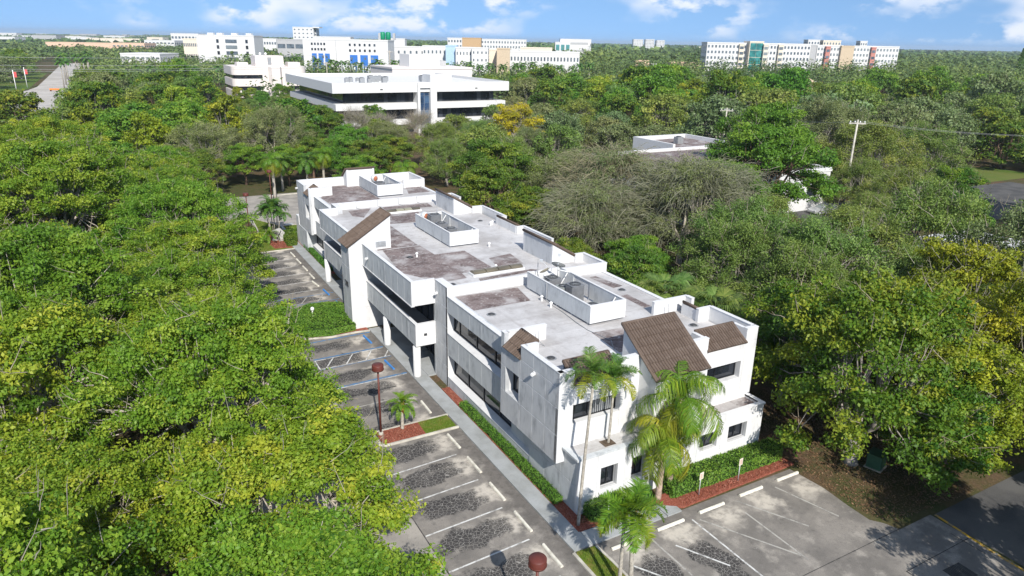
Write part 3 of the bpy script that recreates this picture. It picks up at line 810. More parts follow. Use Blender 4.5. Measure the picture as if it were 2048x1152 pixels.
# ground floor projecting at the front, with its ledge roofs
GW = [(1.45, 2.6, 1.2, 2.6), (3.6, 4.6, 1.2, 2.6), (8.7, 10.1, 1.5, 2.62), (11.0, 12.55, 1.5, 2.62)]
panelled('ground_floor_wall', 'y', 0.0, -1, 0.24, -0.05, 13.83, 0.0, 3.5, GW + [(4.85, 8.5, 2.9, 4)], ulines=[-0.05, 1.2, 3.1, 4.85, 8.5, 10.4, 12.0, 13.83], zlines=[0, 1.2, 2.9, 3.5], gap=0.012)
for (a, b, c, d) in GW:
    mb = MB(); mb.box(a - 0.15, a, 0.22, 0.5, c - 0.1, d + 0.1); mb.box(b, b + 0.15, 0.22, 0.5, c - 0.1, d + 0.1); mb.box(a, b, 0.22, 0.5, c - 0.1, c); mb.box(a, b, 0.22, 0.5, d, d + 0.1)
    part('window_reveal', mb, 'stucco_white')
    window('y', 0.42, -1, a, b, c, d, mull=((a + b) / 2 + 0.1,))
part('wall', B(0.0, 13.6, 0.52, 2.04, 0.0, 3.3), 'stucco_shade_side')
panelled('ground_floor_wall', 'x', -0.04, -1, 0.3, 0.0, 5.2, 0.0, 3.5, (), nu=3, nz=2, mat='stucco_shade_side', gap=0.014, inset=(0.04, 0))
part('wall', B(0.28, 0.62, 2.04, 8.0, 0.0, 2.64), 'stucco_shade_side')
part('wall', B(13.6, 13.85, 0.02, 1.74, 0.0, 3.6), 'stucco_white')
part('ledge_roof', B(-0.02, 4.84, 0.24, 1.47, 3.36, 3.47), 'roof_membrane')
part('ledge_roof', B(8.5, 13.58, 0.24, 1.47, 3.30, 3.40), 'roof_brown_worn')
part('ledge_trim', B(-0.22, 4.84, -0.08, 0.24, 3.5, 3.62), 'stucco_shade_side')
part('ledge_trim', B(-0.22, 0.04, 0.243, 1.46, 3.5, 3.62), 'stucco_shade_side')
part('ledge_trim', B(8.52, 13.9, -0.06, 0.24, 3.5, 3.62), 'stucco_white'); part('ledge_trim', B(13.6, 13.9, 0.243, 1.46, 3.5, 3.62), 'stucco_white')
part('flashing', B(8.5, 13.6, 1.38, 1.465, 3.40, 3.62), 'stucco_white')
part('planter_opening', B(2.05, 2.8, 0.55, 1.15, 3.46, 3.50), 'soil')

# central bay with the big tiled slope
EY, EZ, RY, RZ = -0.14, 7.16, 3.12, 9.36
def bay(sgn, yb, x0, x1, yr):
    """sgn=1 near bay, -1 far bay mirrored; yb = outer face, yr = back wall"""
    mb = MB()
    for xa in (x0, x1 - 0.24):
        mb.extr([(xa, yb, 0.0), (xa, yr, 0.0), (xa, yr, RZ - 0.12), (xa, yb, EZ + 0.03)], (0.24, 0, 0))
    part('bay_side', mb, 'stucco_white')
    part('bay_back', B(x0 + 0.24, x1 - 0.24, min(yr, yr - 0.24 * sgn), max(yr, yr - 0.24 * sgn), 7.0, RZ - 0.2), 'stucco_white')
bay(1, 0.03, 4.84, 8.5, RY); bay(-1, 62.3, 5.2, 8.75, 59.1)
panelled('bay_front', 'y', 0.0, -1, 0.24, 5.08, 8.26, 2.9, 7.1, (), nu=2, nz=3, gap=0.014)
part('bay_front', B(5.44, 8.5, 62.0, 62.3, 3.6, 7.1), 'stucco_white')

# clay tile slopes: every tile of the slopes that show is a piece
TILE = {}
def tile_mesh(w, l):
    k = (round(w, 4), round(l, 4))
    if k in TILE: return TILE[k]
    mb = MB(); n = 6; r = w * 0.40
    prof0 = [(-w / 2, 0.004)] + [(-r * math.cos(math.pi * i / n), 0.0 + r * 1.15 * math.sin(math.pi * i / n)) for i in range(n + 1)] + [(w / 2, 0.004)]
    lo = [(x, -0.03, z + 0.05) for x, z in prof0]; hi = [(x, l, z + 0.004) for x, z in prof0]
    for i in range(len(prof0) - 1): mb.face([lo[i], lo[i + 1], hi[i + 1], hi[i]], True)
    mb.face([(prof0[0][0], -0.03, 0.0)] + lo[::1] + [(prof0[-1][0], -0.03, 0.0)])
    TILE[k] = mb.mesh('tile', 'roof_tile'); return TILE[k]
def slope(name, eave0, eave1, up, nc, nr, pieces=True, deck=0.09):
    """tiled plane: eave runs eave0->eave1, `up` is the vector from eave to ridge"""
    e0, e1, up = Vector(eave0), Vector(eave1), Vector(up)
    ex = (e1 - e0).normalized(); W = (e1 - e0).length; Lr = up.length; ey = up.normalized(); ez = ex.cross(ey)
    mb = MB(); dn = ez * deck
    mb.hexa([e0 - dn, e1 - dn, e1 + up - dn, e0 + up - dn, e0, e1, e1 + up, e0 + up])
    d = part(name, mb, 'roof_tile')
    cw, rl = W / nc, Lr / nr
    M = Matrix((ex, ey, ez)).transposed()
    if pieces:
        me = tile_mesh(cw, rl * 1.04); rot = M.to_euler()
        for j in range(nr):
            for i in range(nc):
                p = e0 + ex * (cw * (i + 0.5)) + ey * (rl * j) + ez * (0.004 + random.uniform(0, 0.006))
                place('tile', me, d, p, rot)
    else:
        me = tile_mesh(cw, rl * 1.04)
        base = np.array([v.co[:] for v in me.vertices]); faces = [tuple(p.vertices) for p in me.polygons]
        q = MB()
        for j in range(nr):
            for i in range(nc):
                p = e0 + ex * (cw * (i + 0.5)) + ey * (rl * j) + ez * 0.005; o = len(q.v)
                q.v += [tuple(p + M @ Vector(v)) for v in base]
                for f in faces: q.f.append(tuple(o + k for k in f)); q.sm.append(len(f) == 4)
        t = q.build('tile_courses', 'roof_tile', d); t['kind'] = 'stuff'
    # rake and ridge caps
    rc = MB()
    for s in (e0, e1): rc.tube([s + ez * 0.03 - ey * 0.03, s + up + ez * 0.03], 0.075, 8)
    rc.tube([e0 + up + ez * 0.03, e1 + up + ez * 0.03], 0.085, 8)
    rc.build('ridge_cap', 'roof_tile', d)
    return d
slope('tiled_slope', (4.72, EY, EZ), (8.62, EY, EZ), (0, RY - EY + 0.1, RZ - EZ), 20, 7)
slope('tiled_slope', (10.0, 1.40, 7.24), (13.13, 1.40, 7.24), (0, 1.35, 0.86), 16, 3)
slope('tiled_slope', (0.44, 1.40, 7.24), (3.48, 1.40, 7.24), (0, 1.35, 0.86), 16, 3, False)
slope('tiled_slope', (-0.62, 7.58, 7.24), (-0.62, 5.64, 7.24), (1.25, 0, 0.92), 9, 3)
slope('tiled_slope', (14.2, 5.72, 7.24), (14.2, 7.18, 7.24), (-1.15, 0, 0.80), 8, 3, False)
slope('tiled_slope', (-0.62, 57.1, 7.24), (-0.62, 55.2, 7.24), (1.25, 0, 0.92), 9, 3, False)
slope('tiled_slope', (8.85, 62.5, EZ), (5.1, 62.5, EZ), (0, -3.3, RZ - EZ), 16, 6, False)
part('notch_floor', B(0.42, 3.5, 1.76, 1.95, 6.9, 7.2), 'stucco_white')
# back faces behind the small slopes
for (a, b) in ((10.0, 13.13), (0.44, 3.48)):
    part('slope_back', MB().extr([(a, 2.62, ZR), (a, 2.72, ZR), (a, 2.72, 8.04), (a, 2.62, 7.98)], (b - a, 0, 0)), 'stucco_white')
part('slope_back', B(0.5, 0.62, 5.62, 7.6, ZR, 8.02), 'stucco_white'); part('slope_back', B(13.0, 13.12, 5.72, 7.2, ZR, 7.9), 'stucco_white')
for (xa, ya, yb) in ((9.72, 1.76, 2.7), (3.5, 1.76, 2.7), (13.15, 1.76, 2.7)):
    part('parapet', B(xa, xa + 0.24, ya, yb, ZR, 8.1), 'stucco_white')

# stair tower with the long tiled slope, left side
TY0, TY1 = 31.02, 33.42
ul = [-3.05, -0.9, 0.76]
def tower_face(yf, out):
    poly = [(-3.03, 0.0), (0.76, 0.0), (0.76, 10.1), (-3.03, 7.68)]
    mb = MB().extr([(x, yf, zz) for x, zz in poly], (0, -out * 0.3, 0)); part('tower_wall', mb, 'stucco_white')
    zl = [0.0, 2.0, 4.0, 6.0]
    for j in range(3):
        panel('y', yf, out, -3.05, 0.76, zl[j] + 0.008, zl[j + 1] - 0.008, 'stucco_white', OB)
    mb = MB().extr([(-3.05, yf, 6.008), (0.76, yf, 6.008), (0.76, yf, 10.05), (-3.05, yf, 7.63)], (0, out * 0.03, 0)); part('panel', mb, 'stucco_white')
tower_face(TY0 + 0.03, -1); tower_face(TY1 - 0.03, 1)
panelled('tower_wall', 'x', -3.05, -1, 0.3, TY0, TY1, 0.0, 7.66, (), nu=2, nz=4, mat='stucco_weathered', inset=(0.04, 0.04))
part('tower_wall', B(0.5, 0.74, TY0 + 0.34, TY1 - 0.34, 7.0, 10.0), 'stucco_white')
slope('tiled_slope', (-3.22, TY1 + 0.08, 7.66), (-3.22, TY0 - 0.08, 7.66), (4.0, 0, 2.54), 10, 9)
vm = MB(); vm.box(-0.66, 0.32, TY0 - 0.05, TY0 - 0.01, 7.38, 7.92)
v = part('wall_vent', vm, 'metal_light'); lm = MB()
for k in range(6): lm.box(-0.62, 0.28, TY0 - 0.075, TY0 - 0.052, 7.42 + k * 0.08, 7.46 + k * 0.08)
lm.build('louvre', 'metal_grey', v)
# small dark house numerals on the tower's outer face
nm = MB()
for k in range(3):
    y0 = 32.55 - k * 0.34
    nm.box(-3.10, -3.055, y0 - 0.22, y0, 3.90, 3.97); nm.box(-3.10, -3.055, y0 - 0.22, y0, 4.28, 4.35); nm.box(-3.10, -3.055, y0 - 0.22, y0 - 0.15, 3.97, 4.28)
    if k != 0: nm.box(-3.10, -3.055, y0 - 0.07, y0, 3.97, 4.28)
part('house_numerals', nm, 'metal_dark')
part('bracket', MB().tube([(-0.95, TY0, 2.75), (-0.95, TY0 - 0.75, 2.72)], 0.05, 8), 'metal_grey')

# balconies and upper bands of the centre section
def centre(y0, y1, open_near):
    n = 8
    panelled('roof_band', 'x', -1.85, -1, 0.22, y0, y1, 5.98, 7.84, nu=n, mat='stucco_shade_side', gap=0.03, inset=(0.03, 0.03))
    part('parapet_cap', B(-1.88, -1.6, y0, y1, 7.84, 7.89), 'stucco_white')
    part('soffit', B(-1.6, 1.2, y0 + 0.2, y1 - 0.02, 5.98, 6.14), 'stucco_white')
    panelled('balcony_rail', 'x', -1.6, -1, 0.2, y0, y1, 2.7, 4.44, nu=n, mat='stucco_shade_side', gap=0.03, inset=(0.03, 0.03))
    part('rail_cap', B(-1.64, -1.36, y0 - 0.02, y1, 4.44, 4.50), 'stucco_white')
    part('balcony_slab', B(-1.38, 1.25, y0 + 0.2, y1 - 0.02, 2.62, 2.80), 'sidewalk_concrete')
    part('drip_edge', B(-1.90, -1.62, y0, y1, 5.93, 5.98), 'stucco_white')
    ye = y0 if open_near else y1
    o = -1 if open_near else 1
    a, b = sorted((ye, ye - o * 0.22))
    part('band_end', B(-1.86, 0.0, a, b, 5.98, 7.84), 'stucco_white'); part('parapet_cap', B(-1.6, 0.02, a - 0.02, b + 0.02, 7.84, 7.89), 'stucco_white')
    part('rail_end', B(-1.61, 0.0, a, b, 2.7, 4.44), 'stucco_white'); part('rail_cap', B(-1.36, 0.02, a - 0.02, b + 0.02, 4.44, 4.50), 'stucco_white')
    for k in range(4):
        w = (y1 - y0 - 0.6) / 4; ya = y0 + 0.3 + k * w
        window('x', 1.22, -1, ya, ya + w - 0.05, 2.9, 5.9, mull=(ya + w / 2,), trans=(5.0,))
        window('x', 1.22, -1, ya, ya + w - 0.05, 0.15, 2.58, mull=(ya + w / 3, ya + 2 * w / 3))
    part('lobby_wall', B(0.0, 1.3, ye + (0.0 if open_near else -0.3) , ye + (0.28 if open_near else 0.0), 0.1, 7.0), 'stucco_shade_side')
centre(19.45, TY0 - 0.02, True); centre(TY1 + 0.02, 45.25, False)
for (cx, cy_) in ((-1.44, 19.78), (-1.44, 26.5), (-1.44, 38.2), (-1.44, 44.95)):
    o = MB().lathe([(0.30, 0.1), (0.29, 0.2), (0.29, 2.6)], 24).build('column', 'stucco_white', OB, (cx, cy_, 0))
part('wall_sign', B(-0.95, -0.72, 19.40, 19.44, 3.50, 3.68), 'metal_dark')

# right-hand roof features: parapets, tiled towers seen from behind
parapet(13.85, 14.08, 17.46, 20.5, 7.84, 0.0); parapet(13.85, 14.08, 25.3, 30.4, 7.84, 0.0)
parapet(13.2, 14.08, 30.4, 30.62, 7.84); parapet(13.2, 14.4, 34.7, 34.92, 7.84); parapet(14.2, 14.42, 34.92, 39.9, 7.84, 0.0)
parapet(13.08, 14.42, 39.9, 40.12, 7.84); parapet(13.85, 14.08, 44.9, 47.1, 7.84, 0.0)
parapet(13.1, 13.85, 20.3, 20.5, 7.84)
part('slope_back', B(13.15, 13.27, 30.62, 34.7, ZR, 7.9), 'stucco_white')
slope('tiled_slope', (14.4, 30.66, 7.24), (14.4, 34.68, 7.24), (-1.15, 0, 0.80), 18, 3, False)
for (xa, ya, yb) in ((10.92, 20.5, 25.3), (11.0, 40.12, 44.9)):
    zt = 9.02
    for (yf) in (ya, yb - 0.24):
        part('tower_wall', MB().extr([(xa, yf, 7.0), (xa + 2.2, yf, 7.0), (xa + 2.2, yf, 7.72), (xa, yf, zt)], (0, 0.24, 0)), 'stucco_white')
    part('tower_wall', B(xa, xa + 0.22, ya + 0.24, yb - 0.24, 7.0, zt - 0.14), 'stucco_weathered')
    slope('tiled_slope', (xa + 3.3, ya - 0.06, 7.06), (xa + 3.3, yb + 0.06, 7.06), (-3.36, 0, 1.98), 18, 6, False)

# skylights, flashing strips, roof vents and pipes
def skylight(x0, x1, yc):
    n = 4; w = (x1 - x0) / n
    k = part('skylight', B(x0 - 0.08, x1 + 0.08, yc - 0.48, yc + 0.48, ZR, ZR + 0.2), 'stucco_white')
    for i in range(n):
        q = MB(); a = [(yc - 0.42, ZR + 0.2), (yc - 0.28, ZR + 0.36), (yc, ZR + 0.42), (yc + 0.28, ZR + 0.36), (yc + 0.42, ZR + 0.2)]
        q.extr([(x0 + i * w + 0.03, yy, zz) for yy, zz in a], (w - 0.06, 0, 0)); q.build('pane', 'far_tan' if False else 'skylight_glass', k)
glass_mat('skylight_glass', (0.075, 0.065, 0.045), 0.2)
skylight(3.75, 8.2, 20.9); skylight(4.9, 8.5, 43.6)
for x in (2.6, 5.0, 7.4, 9.6):
    part('conduit', MB().tube([(x, 47.05, 7.9), (x + 0.02, 47.03, 7.3), (x + 0.15, 46.7, 7.22), (x + 0.3, 46.4, 7.2)], 0.025, 6), 'metal_grey')
part('conduit', MB().tube([(1.55, 7.2, 8.0), (1.57, 7.15, 7.4), (1.75, 6.7, 7.19)], 0.025, 6), 'metal_grey')
part('conduit', MB().tube([(11.9, 7.3, 8.0), (11.92, 7.25, 7.4), (12.1, 6.8, 7.19)], 0.025, 6), 'metal_grey')
part('cable', MB().tube([(6.4, 13.6, 8.55), (6.02, 13.5, 8.5), (5.98, 13.4, 7.3), (5.9, 12.6, 7.18), (5.85, 11.0, 7.18), (5.6, 9.0, 7.2), (5.55, 7.6, 7.18), (5.9, 5.6, 7.18), (5.0, 4.0, 7.18)], 0.022, 6), 'metal_grey')
def vent(x, y, kind, label):
    t = thing('roof_vent', label, 'roof vent', (x, y, ZR), 0, 'small vents and drains on the flat roof')
    if kind == 'drain':
        MB().lathe([(0.24, 0.0), (0.24, 0.05), (0.15, 0.1), (0.06, 0.12)], 14).build('strainer', 'metal_dark', t)
        MB().lathe([(0.34, 0.0), (0.32, 0.026)], 14).build('flange', 'metal_grey', t)
    else:
        MB().lathe([(0.10, 0.0), (0.07, 0.06), (0.07, 0.32)], 10).build('pipe', 'white_paint', t)
        MB().lathe([(0.13, 0.30), (0.13, 0.36), (0.05, 0.44)], 10).build('cap', 'white_paint', t)
for (x, y, k, l) in ((1.3, 12.84, 'drain', 'dark roof drain in the near wing, beside the ribbon-window parapet'),
                     (1.5, 19.6, 'drain', 'dark roof drain just behind the cross parapet'), (1.2, 27.6, 'drain', 'dark roof drain on the brown-stained centre roof'),
                     (1.2, 5.1, 'drain', 'dark roof drain by the front left corner, behind the palms'), (12.3, 5.2, 'drain', 'round roof drain between the two front tiled slopes at the right corner'),
                     (12.35, 12.95, 'drain', 'round roof drain on the narrow strip right of the equipment pen'), (12.3, 36.5, 'drain', 'dark roof drain near the right parapet of the centre roof'),
                     (12.4, 34.4, 'pipe', 'white vent pipe near the tile-capped right parapet'), (12.7, 34.6, 'pipe', 'shorter white vent pipe next to the tile-capped right parapet'),
                     (8.75, 27.6, 'pipe', 'white vent pipe at the near corner of the middle equipment pen'), (1.75, 27.4, 'pipe', 'white vent pipe beside the drain on the centre roof'),
                     (5.72, 13.6, 'pipe', 'white vent pipe at the foot of the near equipment pen'), (5.62, 12.2, 'pipe', 'white vent pipe below the cable of the near equipment pen'),
                     (6.2, 21.5, 'pipe', 'white vent pipe behind the long skylight')):
    vent(x, y, k, l)

# ---------------------------------------------------------------- rooftop equipment
def screen(x0, y0, w, l, label):
    t = thing('equipment_screen', label, 'equipment screen', (x0, y0, ZR + 0.02), 0, 'walled equipment pens on the roof')
    h0, h1, th = 0.14, 1.33, 0.1
    panels = int(l // 2)
    for i in range(panels):
        a, b = l * i / panels, l * (i + 1) / panels
        B(0, th, a + (0.0 if i == 0 else 0.006), b - 0.006, h0, h1).build('panel', 'stucco_shade_side', t)
        if i != panels // 2: B(w - th, w, a, b - 0.006, h0, h1).build('panel', 'stucco_shade_side', t)
    B(th + 0.002, w - th - 0.002, -0.02, th, h0, h1).build('panel', 'stucco_white', t); B(0.0, w, -0.03, 0.0, h0, h1).build('panel', 'stucco_white', t)
    B(th + 0.002, w - th - 0.002, l - th, l, h0, h1).build('panel', 'stucco_white', t)
    B(-0.02, th + 0.02, 0, l, h1, h1 + 0.05).build('top_rail', 'stucco_white', t); B(w - th - 0.02, w + 0.02, 0, l, h1, h1 + 0.05).build('top_rail', 'stucco_white', t)
    B(th + 0.022, w - th - 0.022, -0.05, th + 0.02, h1, h1 + 0.05).build('top_rail', 'stucco_white', t)
    for yy in np.linspace(0.3, l - 0.3, 5):
        for xx in (0.03, w - 0.09): B(xx, xx + 0.06, yy, yy + 0.06, 0, h0).build('leg', 'metal_light', t)
    for yy in (1.0, l - 1.2):
        MB().tube([(w - th, yy, h1 - 0.1), (w - th - 0.8, yy, 0.05)], 0.05, 4).build('brace', 'stucco_white', t)
    a = l * (panels // 2) / panels; b = l * (panels // 2 + 1) / panels
    B(w - 0.05, w - 0.02, a, b, h0, h1).build('gate_panel', 'stucco_white', t)
    return t
screen(6.06, 8.17, 2.86, 8.1, 'white equipment pen nearest the front, holding two satellite dishes')
screen(5.42, 28.8, 2.84, 8.1, 'white equipment pen in the middle of the roof beside the brown stain')
screen(6.6, 51.7, 3.1, 6.8, 'white equipment pen on the far wing of the roof')

def ac(x, y, s, h, mat, label, z0=0.3):
    t = thing('condenser_unit', label, 'air conditioner', (x, y, ZR + 0.02), 0, 'condensers standing in the roof pens')
    b = MB(); r = s / 2; c = 0.09
    octo = [(-r + c, -r), (r - c, -r), (r, -r + c), (r, r - c), (r - c, r), (-r + c, r), (-r, r - c), (-r, -r + c)]
    b.prism(octo, z0, z0 + h); b.build('cabinet', mat, t)
    n = int(s / 0.07); sl = MB()
    for k in range(1, n):
        u = -r + k * s / n
        if abs(u) > r - c: continue
        sl.box(u - 0.014, u + 0.014, -r - 0.018, -r - 0.001, z0 + 0.06, z0 + h - 0.08); sl.box(u - 0.014, u + 0.014, r + 0.001, r + 0.018, z0 + 0.06, z0 + h - 0.08)
        sl.box(-r - 0.018, -r - 0.001, u - 0.014, u + 0.014, z0 + 0.06, z0 + h - 0.08); sl.box(r + 0.001, r + 0.018, u - 0.014, u + 0.014, z0 + 0.06, z0 + h - 0.08)
    sl.build('grille', mat, t)
    MB().prism([(p[0] * 1.03, p[1] * 1.03) for p in octo], z0 + h, z0 + h + 0.05).build('lid', mat, t)
    MB().lathe([(r * 0.80, z0 + h + 0.05), (r * 0.80, z0 + h + 0.085), (r * 0.72, z0 + h + 0.085), (r * 0.70, z0 + h + 0.052)], 20).build('fan_ring', 'metal_dark', t)
    fg = MB()
    for k in range(6):
        a = k * math.pi / 6
        fg.tube([(-r * .7 * math.cos(a), -r * .7 * math.sin(a), z0 + h + 0.08), (r * .7 * math.cos(a), r * .7 * math.sin(a), z0 + h + 0.08)], 0.008, 4)
    fg.build('fan_guard', 'metal_grey', t)
    for sx in (-1, 1):
        for sy in (-1, 1): B(sx * (r - 0.12) - 0.03, sx * (r - 0.12) + 0.03, sy * (r - 0.12) - 0.03, sy * (r - 0.12) + 0.03, 0, z0).build('foot', 'metal_grey', t)
ac(7.05, 14.35, 0.95, 1.0, 'ac_grey', 'ribbed grey condenser below the satellite dishes in the near pen')
ac(6.95, 12.75, 0.85, 0.85, 'ac_green', 'pale greenish condenser between two taller grey ones, near pen')
ac(7.25, 11.75, 1.0, 1.25, 'ac_grey', 'tallest ribbed grey condenser with a dark fan, near pen')
ac(7.0, 9.2, 1.0, 0.62, 'ac_green', 'low wide condenser at the front end of the near pen')
ac(6.45, 34.6, 1.05, 1.35, 'ac_grey', 'tall dark condenser beside the rusty fan, middle pen')
ac(6.35, 32.7, 0.95, 0.95, 'ac_grey', 'mid-height condenser second in the row, middle pen')
ac(6.6, 31.1, 0.95, 0.80, 'ac_grey', 'low condenser with a wide dark fan, middle pen')
ac(7.0, 29.8, 0.8, 0.55, 'ac_grey', 'lowest condenser at the front end of the middle pen')
ac(8.6, 53.1, 1.0, 0.75, 'ac_grey', 'condenser at the front end of the far pen')
ac(7.9, 54.8, 1.1, 0.8, 'ac_grey', 'box condenser behind another in the far pen')

def rusty_fan(x, y, label):
    t = thing('exhaust_fan', label, 'exhaust fan', (x, y, ZR + 0.02), R_(20), 'rusty exhaust fans on the roof')
    B(-0.3, 0.3, -0.3, 0.3, 0, 0.9).build('curb', 'metal_light', t)
    m = MB().lathe([(0.36, 0), (0.42, 0.1), (0.42, 0.4), (0.3, 0.5)], 18).build('housing', 'metal_light', t, (0, 0, 1.15)); m.rotation_euler = (R_(90), 0, 0); m.location = (0, 0.25, 1.28)
    m = MB().lathe([(0.30, 0), (0.30, 0.06), (0.1, 0.1)], 18).build('hub', 'rust', t); m.rotation_euler = (R_(90), 0, 0); m.location = (0, -0.22, 1.28)
rusty_fan(6.0, 35.9, 'rust-centred exhaust fan at the far end of the middle pen')
rusty_fan(7.9, 56.6, 'rust-coloured exhaust fan standing in the far pen')

def dish(x, y, zz, rad, rot, mat, label):
    t = thing('satellite_dish', label, 'satellite dish', (x, y, zz), rot, 'satellite dishes on the near pen')
    prof = [(0.02, 0.0), (rad * 0.35, rad * 0.03), (rad * 0.7, rad * 0.13), (rad, rad * 0.28), (rad, rad * 0.30), (rad * 0.7, rad * 0.15), (rad * .35, rad * .05), (0.02, 0.02)]
    m = MB(); b = 0
    for i in range(len(prof) - 1):
        for k in range(22):
            a0, a1 = 2 * math.pi * k / 22, 2 * math.pi * (k + 1) / 22
            (r0, z0), (r1, z1) = prof[i], prof[i + 1]
            m.face([(r0 * math.cos(a0), r0 * math.sin(a0), z0), (r0 * math.cos(a1), r0 * math.sin(a1), z0), (r1 * math.cos(a1), r1 * math.sin(a1), z1), (r1 * math.cos(a0), r1 * math.sin(a0), z1)], True)
    o = m.build('reflector', mat, t); o.rotation_euler = (R_(-38), R_(12), 0)
    MB().tube([(0, 0, 0), (0.0, 0.15, -0.35), (0.0, 0.15, -1.0)], 0.04, 8).build('mast', 'metal_light', t)
    MB().tube([(0, -rad * 0.8, 0.25), (0.05, 0.35, 0.75)], 0.02, 6).build('feed_arm', 'metal_light', t)
    B(-0.05, 0.15, 0.28, 0.48, 0.68, 0.84).build('feed_horn', 'metal_light', t)
    MB().tube([(0, 0.1, -0.3), (0.9, -0.1, -0.35)], 0.045, 6).build('strut', 'white_paint', t)
dish(7.75, 14.75, 9.12, 0.52, R_(-35), 'dish_grey', 'larger grey satellite dish at the back of the near pen')
dish(6.55, 14.55, 8.95, 0.40, R_(30), 'dish_tan', 'smaller tan satellite dish nearer the pen wall')
o = MB().tube([(6.55, 15.6, 7.2), (6.55, 15.6, 9.6)], 0.025, 6).build('antenna_mast', 'metal_grey'); tag(o, 'thin antenna mast rising behind the two satellite dishes', 'antenna')
o = MB().tube([(7.6, 36.6, 7.2), (7.6, 36.6, 9.3)], 0.025, 6).build('antenna_mast', 'metal_grey'); tag(o, 'thin mast at the far end of the middle pen', 'antenna')

def flood(x, y, zz, ax, label):
    t = thing('flood_light', label, 'flood light', (x, y, zz), 0, 'flood lights on the walls')
    if ax == 'x':
        B(-0.05, 0.0, -0.09, 0.09, -0.09, 0.09).build('plate', 'white_paint', t)
        m = MB().lathe([(0.05, 0), (0.11, 0.1), (0.11, 0.2)], 12).build('lamp_head', 'white_paint', t, (-0.06, 0, 0)); m.rotation_euler = (R_(30), R_(-100), 0)
flood(-0.60, 3.95, 7.1, 'x', 'small white floodlight high on the grey corner block')
flood(-1.90, 29.4, 7.0, 'x', 'small white floodlight on the roof band near the stair tower')
flood(-0.05, 18.9, 7.0, 'x', 'white twin floodlight on the grey fin beside the balcony')
flood(-0.60, 60.2, 7.3, 'x', 'tiny white floodlight on the far corner block')

# ---------------------------------------------------------------- wheel stops, lamp posts, signs
def stop_mesh(mat):
    mb = MB(); L = 0.92
    pr = [(-0.085, 0.0), (0.085, 0.0), (0.075, 0.085), (0.045, 0.125), (-0.045, 0.125), (-0.075, 0.085)]
    mb.extr([(p[0], -L, p[1]) for p in pr], (0, 2 * L, 0)); return mb.mesh('wheel_stop', mat)
ST, STB = stop_mesh('stop_concrete'), stop_mesh('stop_blue')
def stop(x, y, rz, label, me=None, group='concrete wheel stops in the parking bays'):
    o = place('wheel_stop', me or ST, None, (x, y, 0.014), (0, 0, rz)); return tag(o, label, 'wheel stop', group)
ORD = ['first', 'second', 'third', 'fourth', 'fifth', 'sixth']
for i, yy in enumerate((10.05, 7.0, 3.95, 0.93, -2.1)):
    stop(-2.83 - 0.02 * i, yy - 0.0, R_(0.8 - i * 0.4), f'cream wheel stop along the left sidewalk, {ORD[i]} below the lamp planter')
stop(-2.7, 15.05, R_(-1.5), 'lone cream wheel stop just above the lamp planter')
for i, yy in enumerate((56.7, 53.75, 50.7, 47.65)):
    stop(-2.55, yy, R_(1.5), f'cream wheel stop in the far row, {ORD[i]} from the far island')
stop(-2.85, 44.95, R_(6), 'cream wheel stop beside the far blue bay, skewed')
for i, yy in enumerate((41.85, 28.4, 22.75)):
    stop(-2.55 - 0.05 * i, yy, R_(3), ['blue wheel stop in the far accessible bay beyond the hedge', 'blue wheel stop in the accessible bay by the hedge', 'blue wheel stop in the accessible bay nearest the lamp'][i], STB, 'blue wheel stops in the accessible bays')
stop(-2.35, 37.9, R_(2), 'blue wheel stop half hidden by the stair tower', STB, 'blue wheel stops in the accessible bays')
for i, (xx, yy) in enumerate(((0.95, -3.13), (4.03, -3.05), (7.08, -2.98), (10.24, -2.89), (13.36, -2.83))):
    stop(xx, yy, R_(90), f'cream wheel stop along the front hedge, {ORD[i]} from the corner lawn')

def lamp(x, y, label, h=4.75):
    t = thing('lamp_post', label, 'lamp post', (x, y, 0), 0, 'brown lamp posts of the parking lot')
    MB().lathe([(0.16, 0), (0.16, 0.25), (0.1, 0.3)], 12).build('base', 'kerb_concrete', t)
    MB().tube([(0, 0, 0.3), (0, 0, h)], [0.075, 0.06], 10).build('pole', 'lamp_brown', t)
    MB().lathe([(0.12, h - 0.02), (0.36, h), (0.37, h + 0.06), (0.37, h + 0.36), (0.34, h + 0.40), (0.05, h + 0.42)], 28).build('drum_head', 'lamp_brown', t)
    MB().lathe([(0.385, h + 0.05), (0.385, h + 0.10)], 28).build('band', 'lamp_brown', t)
lamp(-6.75, 12.9, 'brown drum-headed lamp post standing in the mulch planter')
lamp(-6.9, -7.0, 'brown drum-headed lamp post cut by the bottom edge of the photo')
lamp(-5.15, 70.2, 'distant brown lamp post by the far lot kerb')
lamp(1.0, 86.5, 'brown lamp post half hidden behind the far island palms')

def sign(x, y, label):
    t = thing('parking_sign', label, 'sign', (x, y, 0.1), R_(8), 'parking signs along the front hedge')
    MB().tube([(0, 0, 0), (0, 0, 1.5)], 0.03, 6).build('post', 'metal_light', t)
    B(-0.16, 0.16, -0.05, -0.032, 1.1, 1.55).build('plate', 'sign_face', t)
    q = MB()
    for k in range(4): q.box(-0.10, 0.10 - 0.03 * (k % 2), -0.054, -0.051, 1.19 + k * 0.08, 1.215 + k * 0.08)
    q.build('print', 'sign_ink', t)
sign(7.2, -1.8, 'small cream parking sign on a post, third from the building corner')
sign(10.3, -1.8, 'small cream parking sign on a post, farthest from the building corner')
sign(1.35, -1.0, 'small cream parking sign beside the ground-floor window, behind the near palm')
sign(2.2, -1.15, 'small cream parking sign with a bare post, partly hidden by the near palm fronds')
t = thing('bollard_light', 'white globe light on a short post in the round hedge', 'garden lamp', (-5.85, 33.9, 0.9))
MB().tube([(0, 0, -0.8), (0, 0, 0.45)], 0.06, 8).build('post', 'white_paint', t)
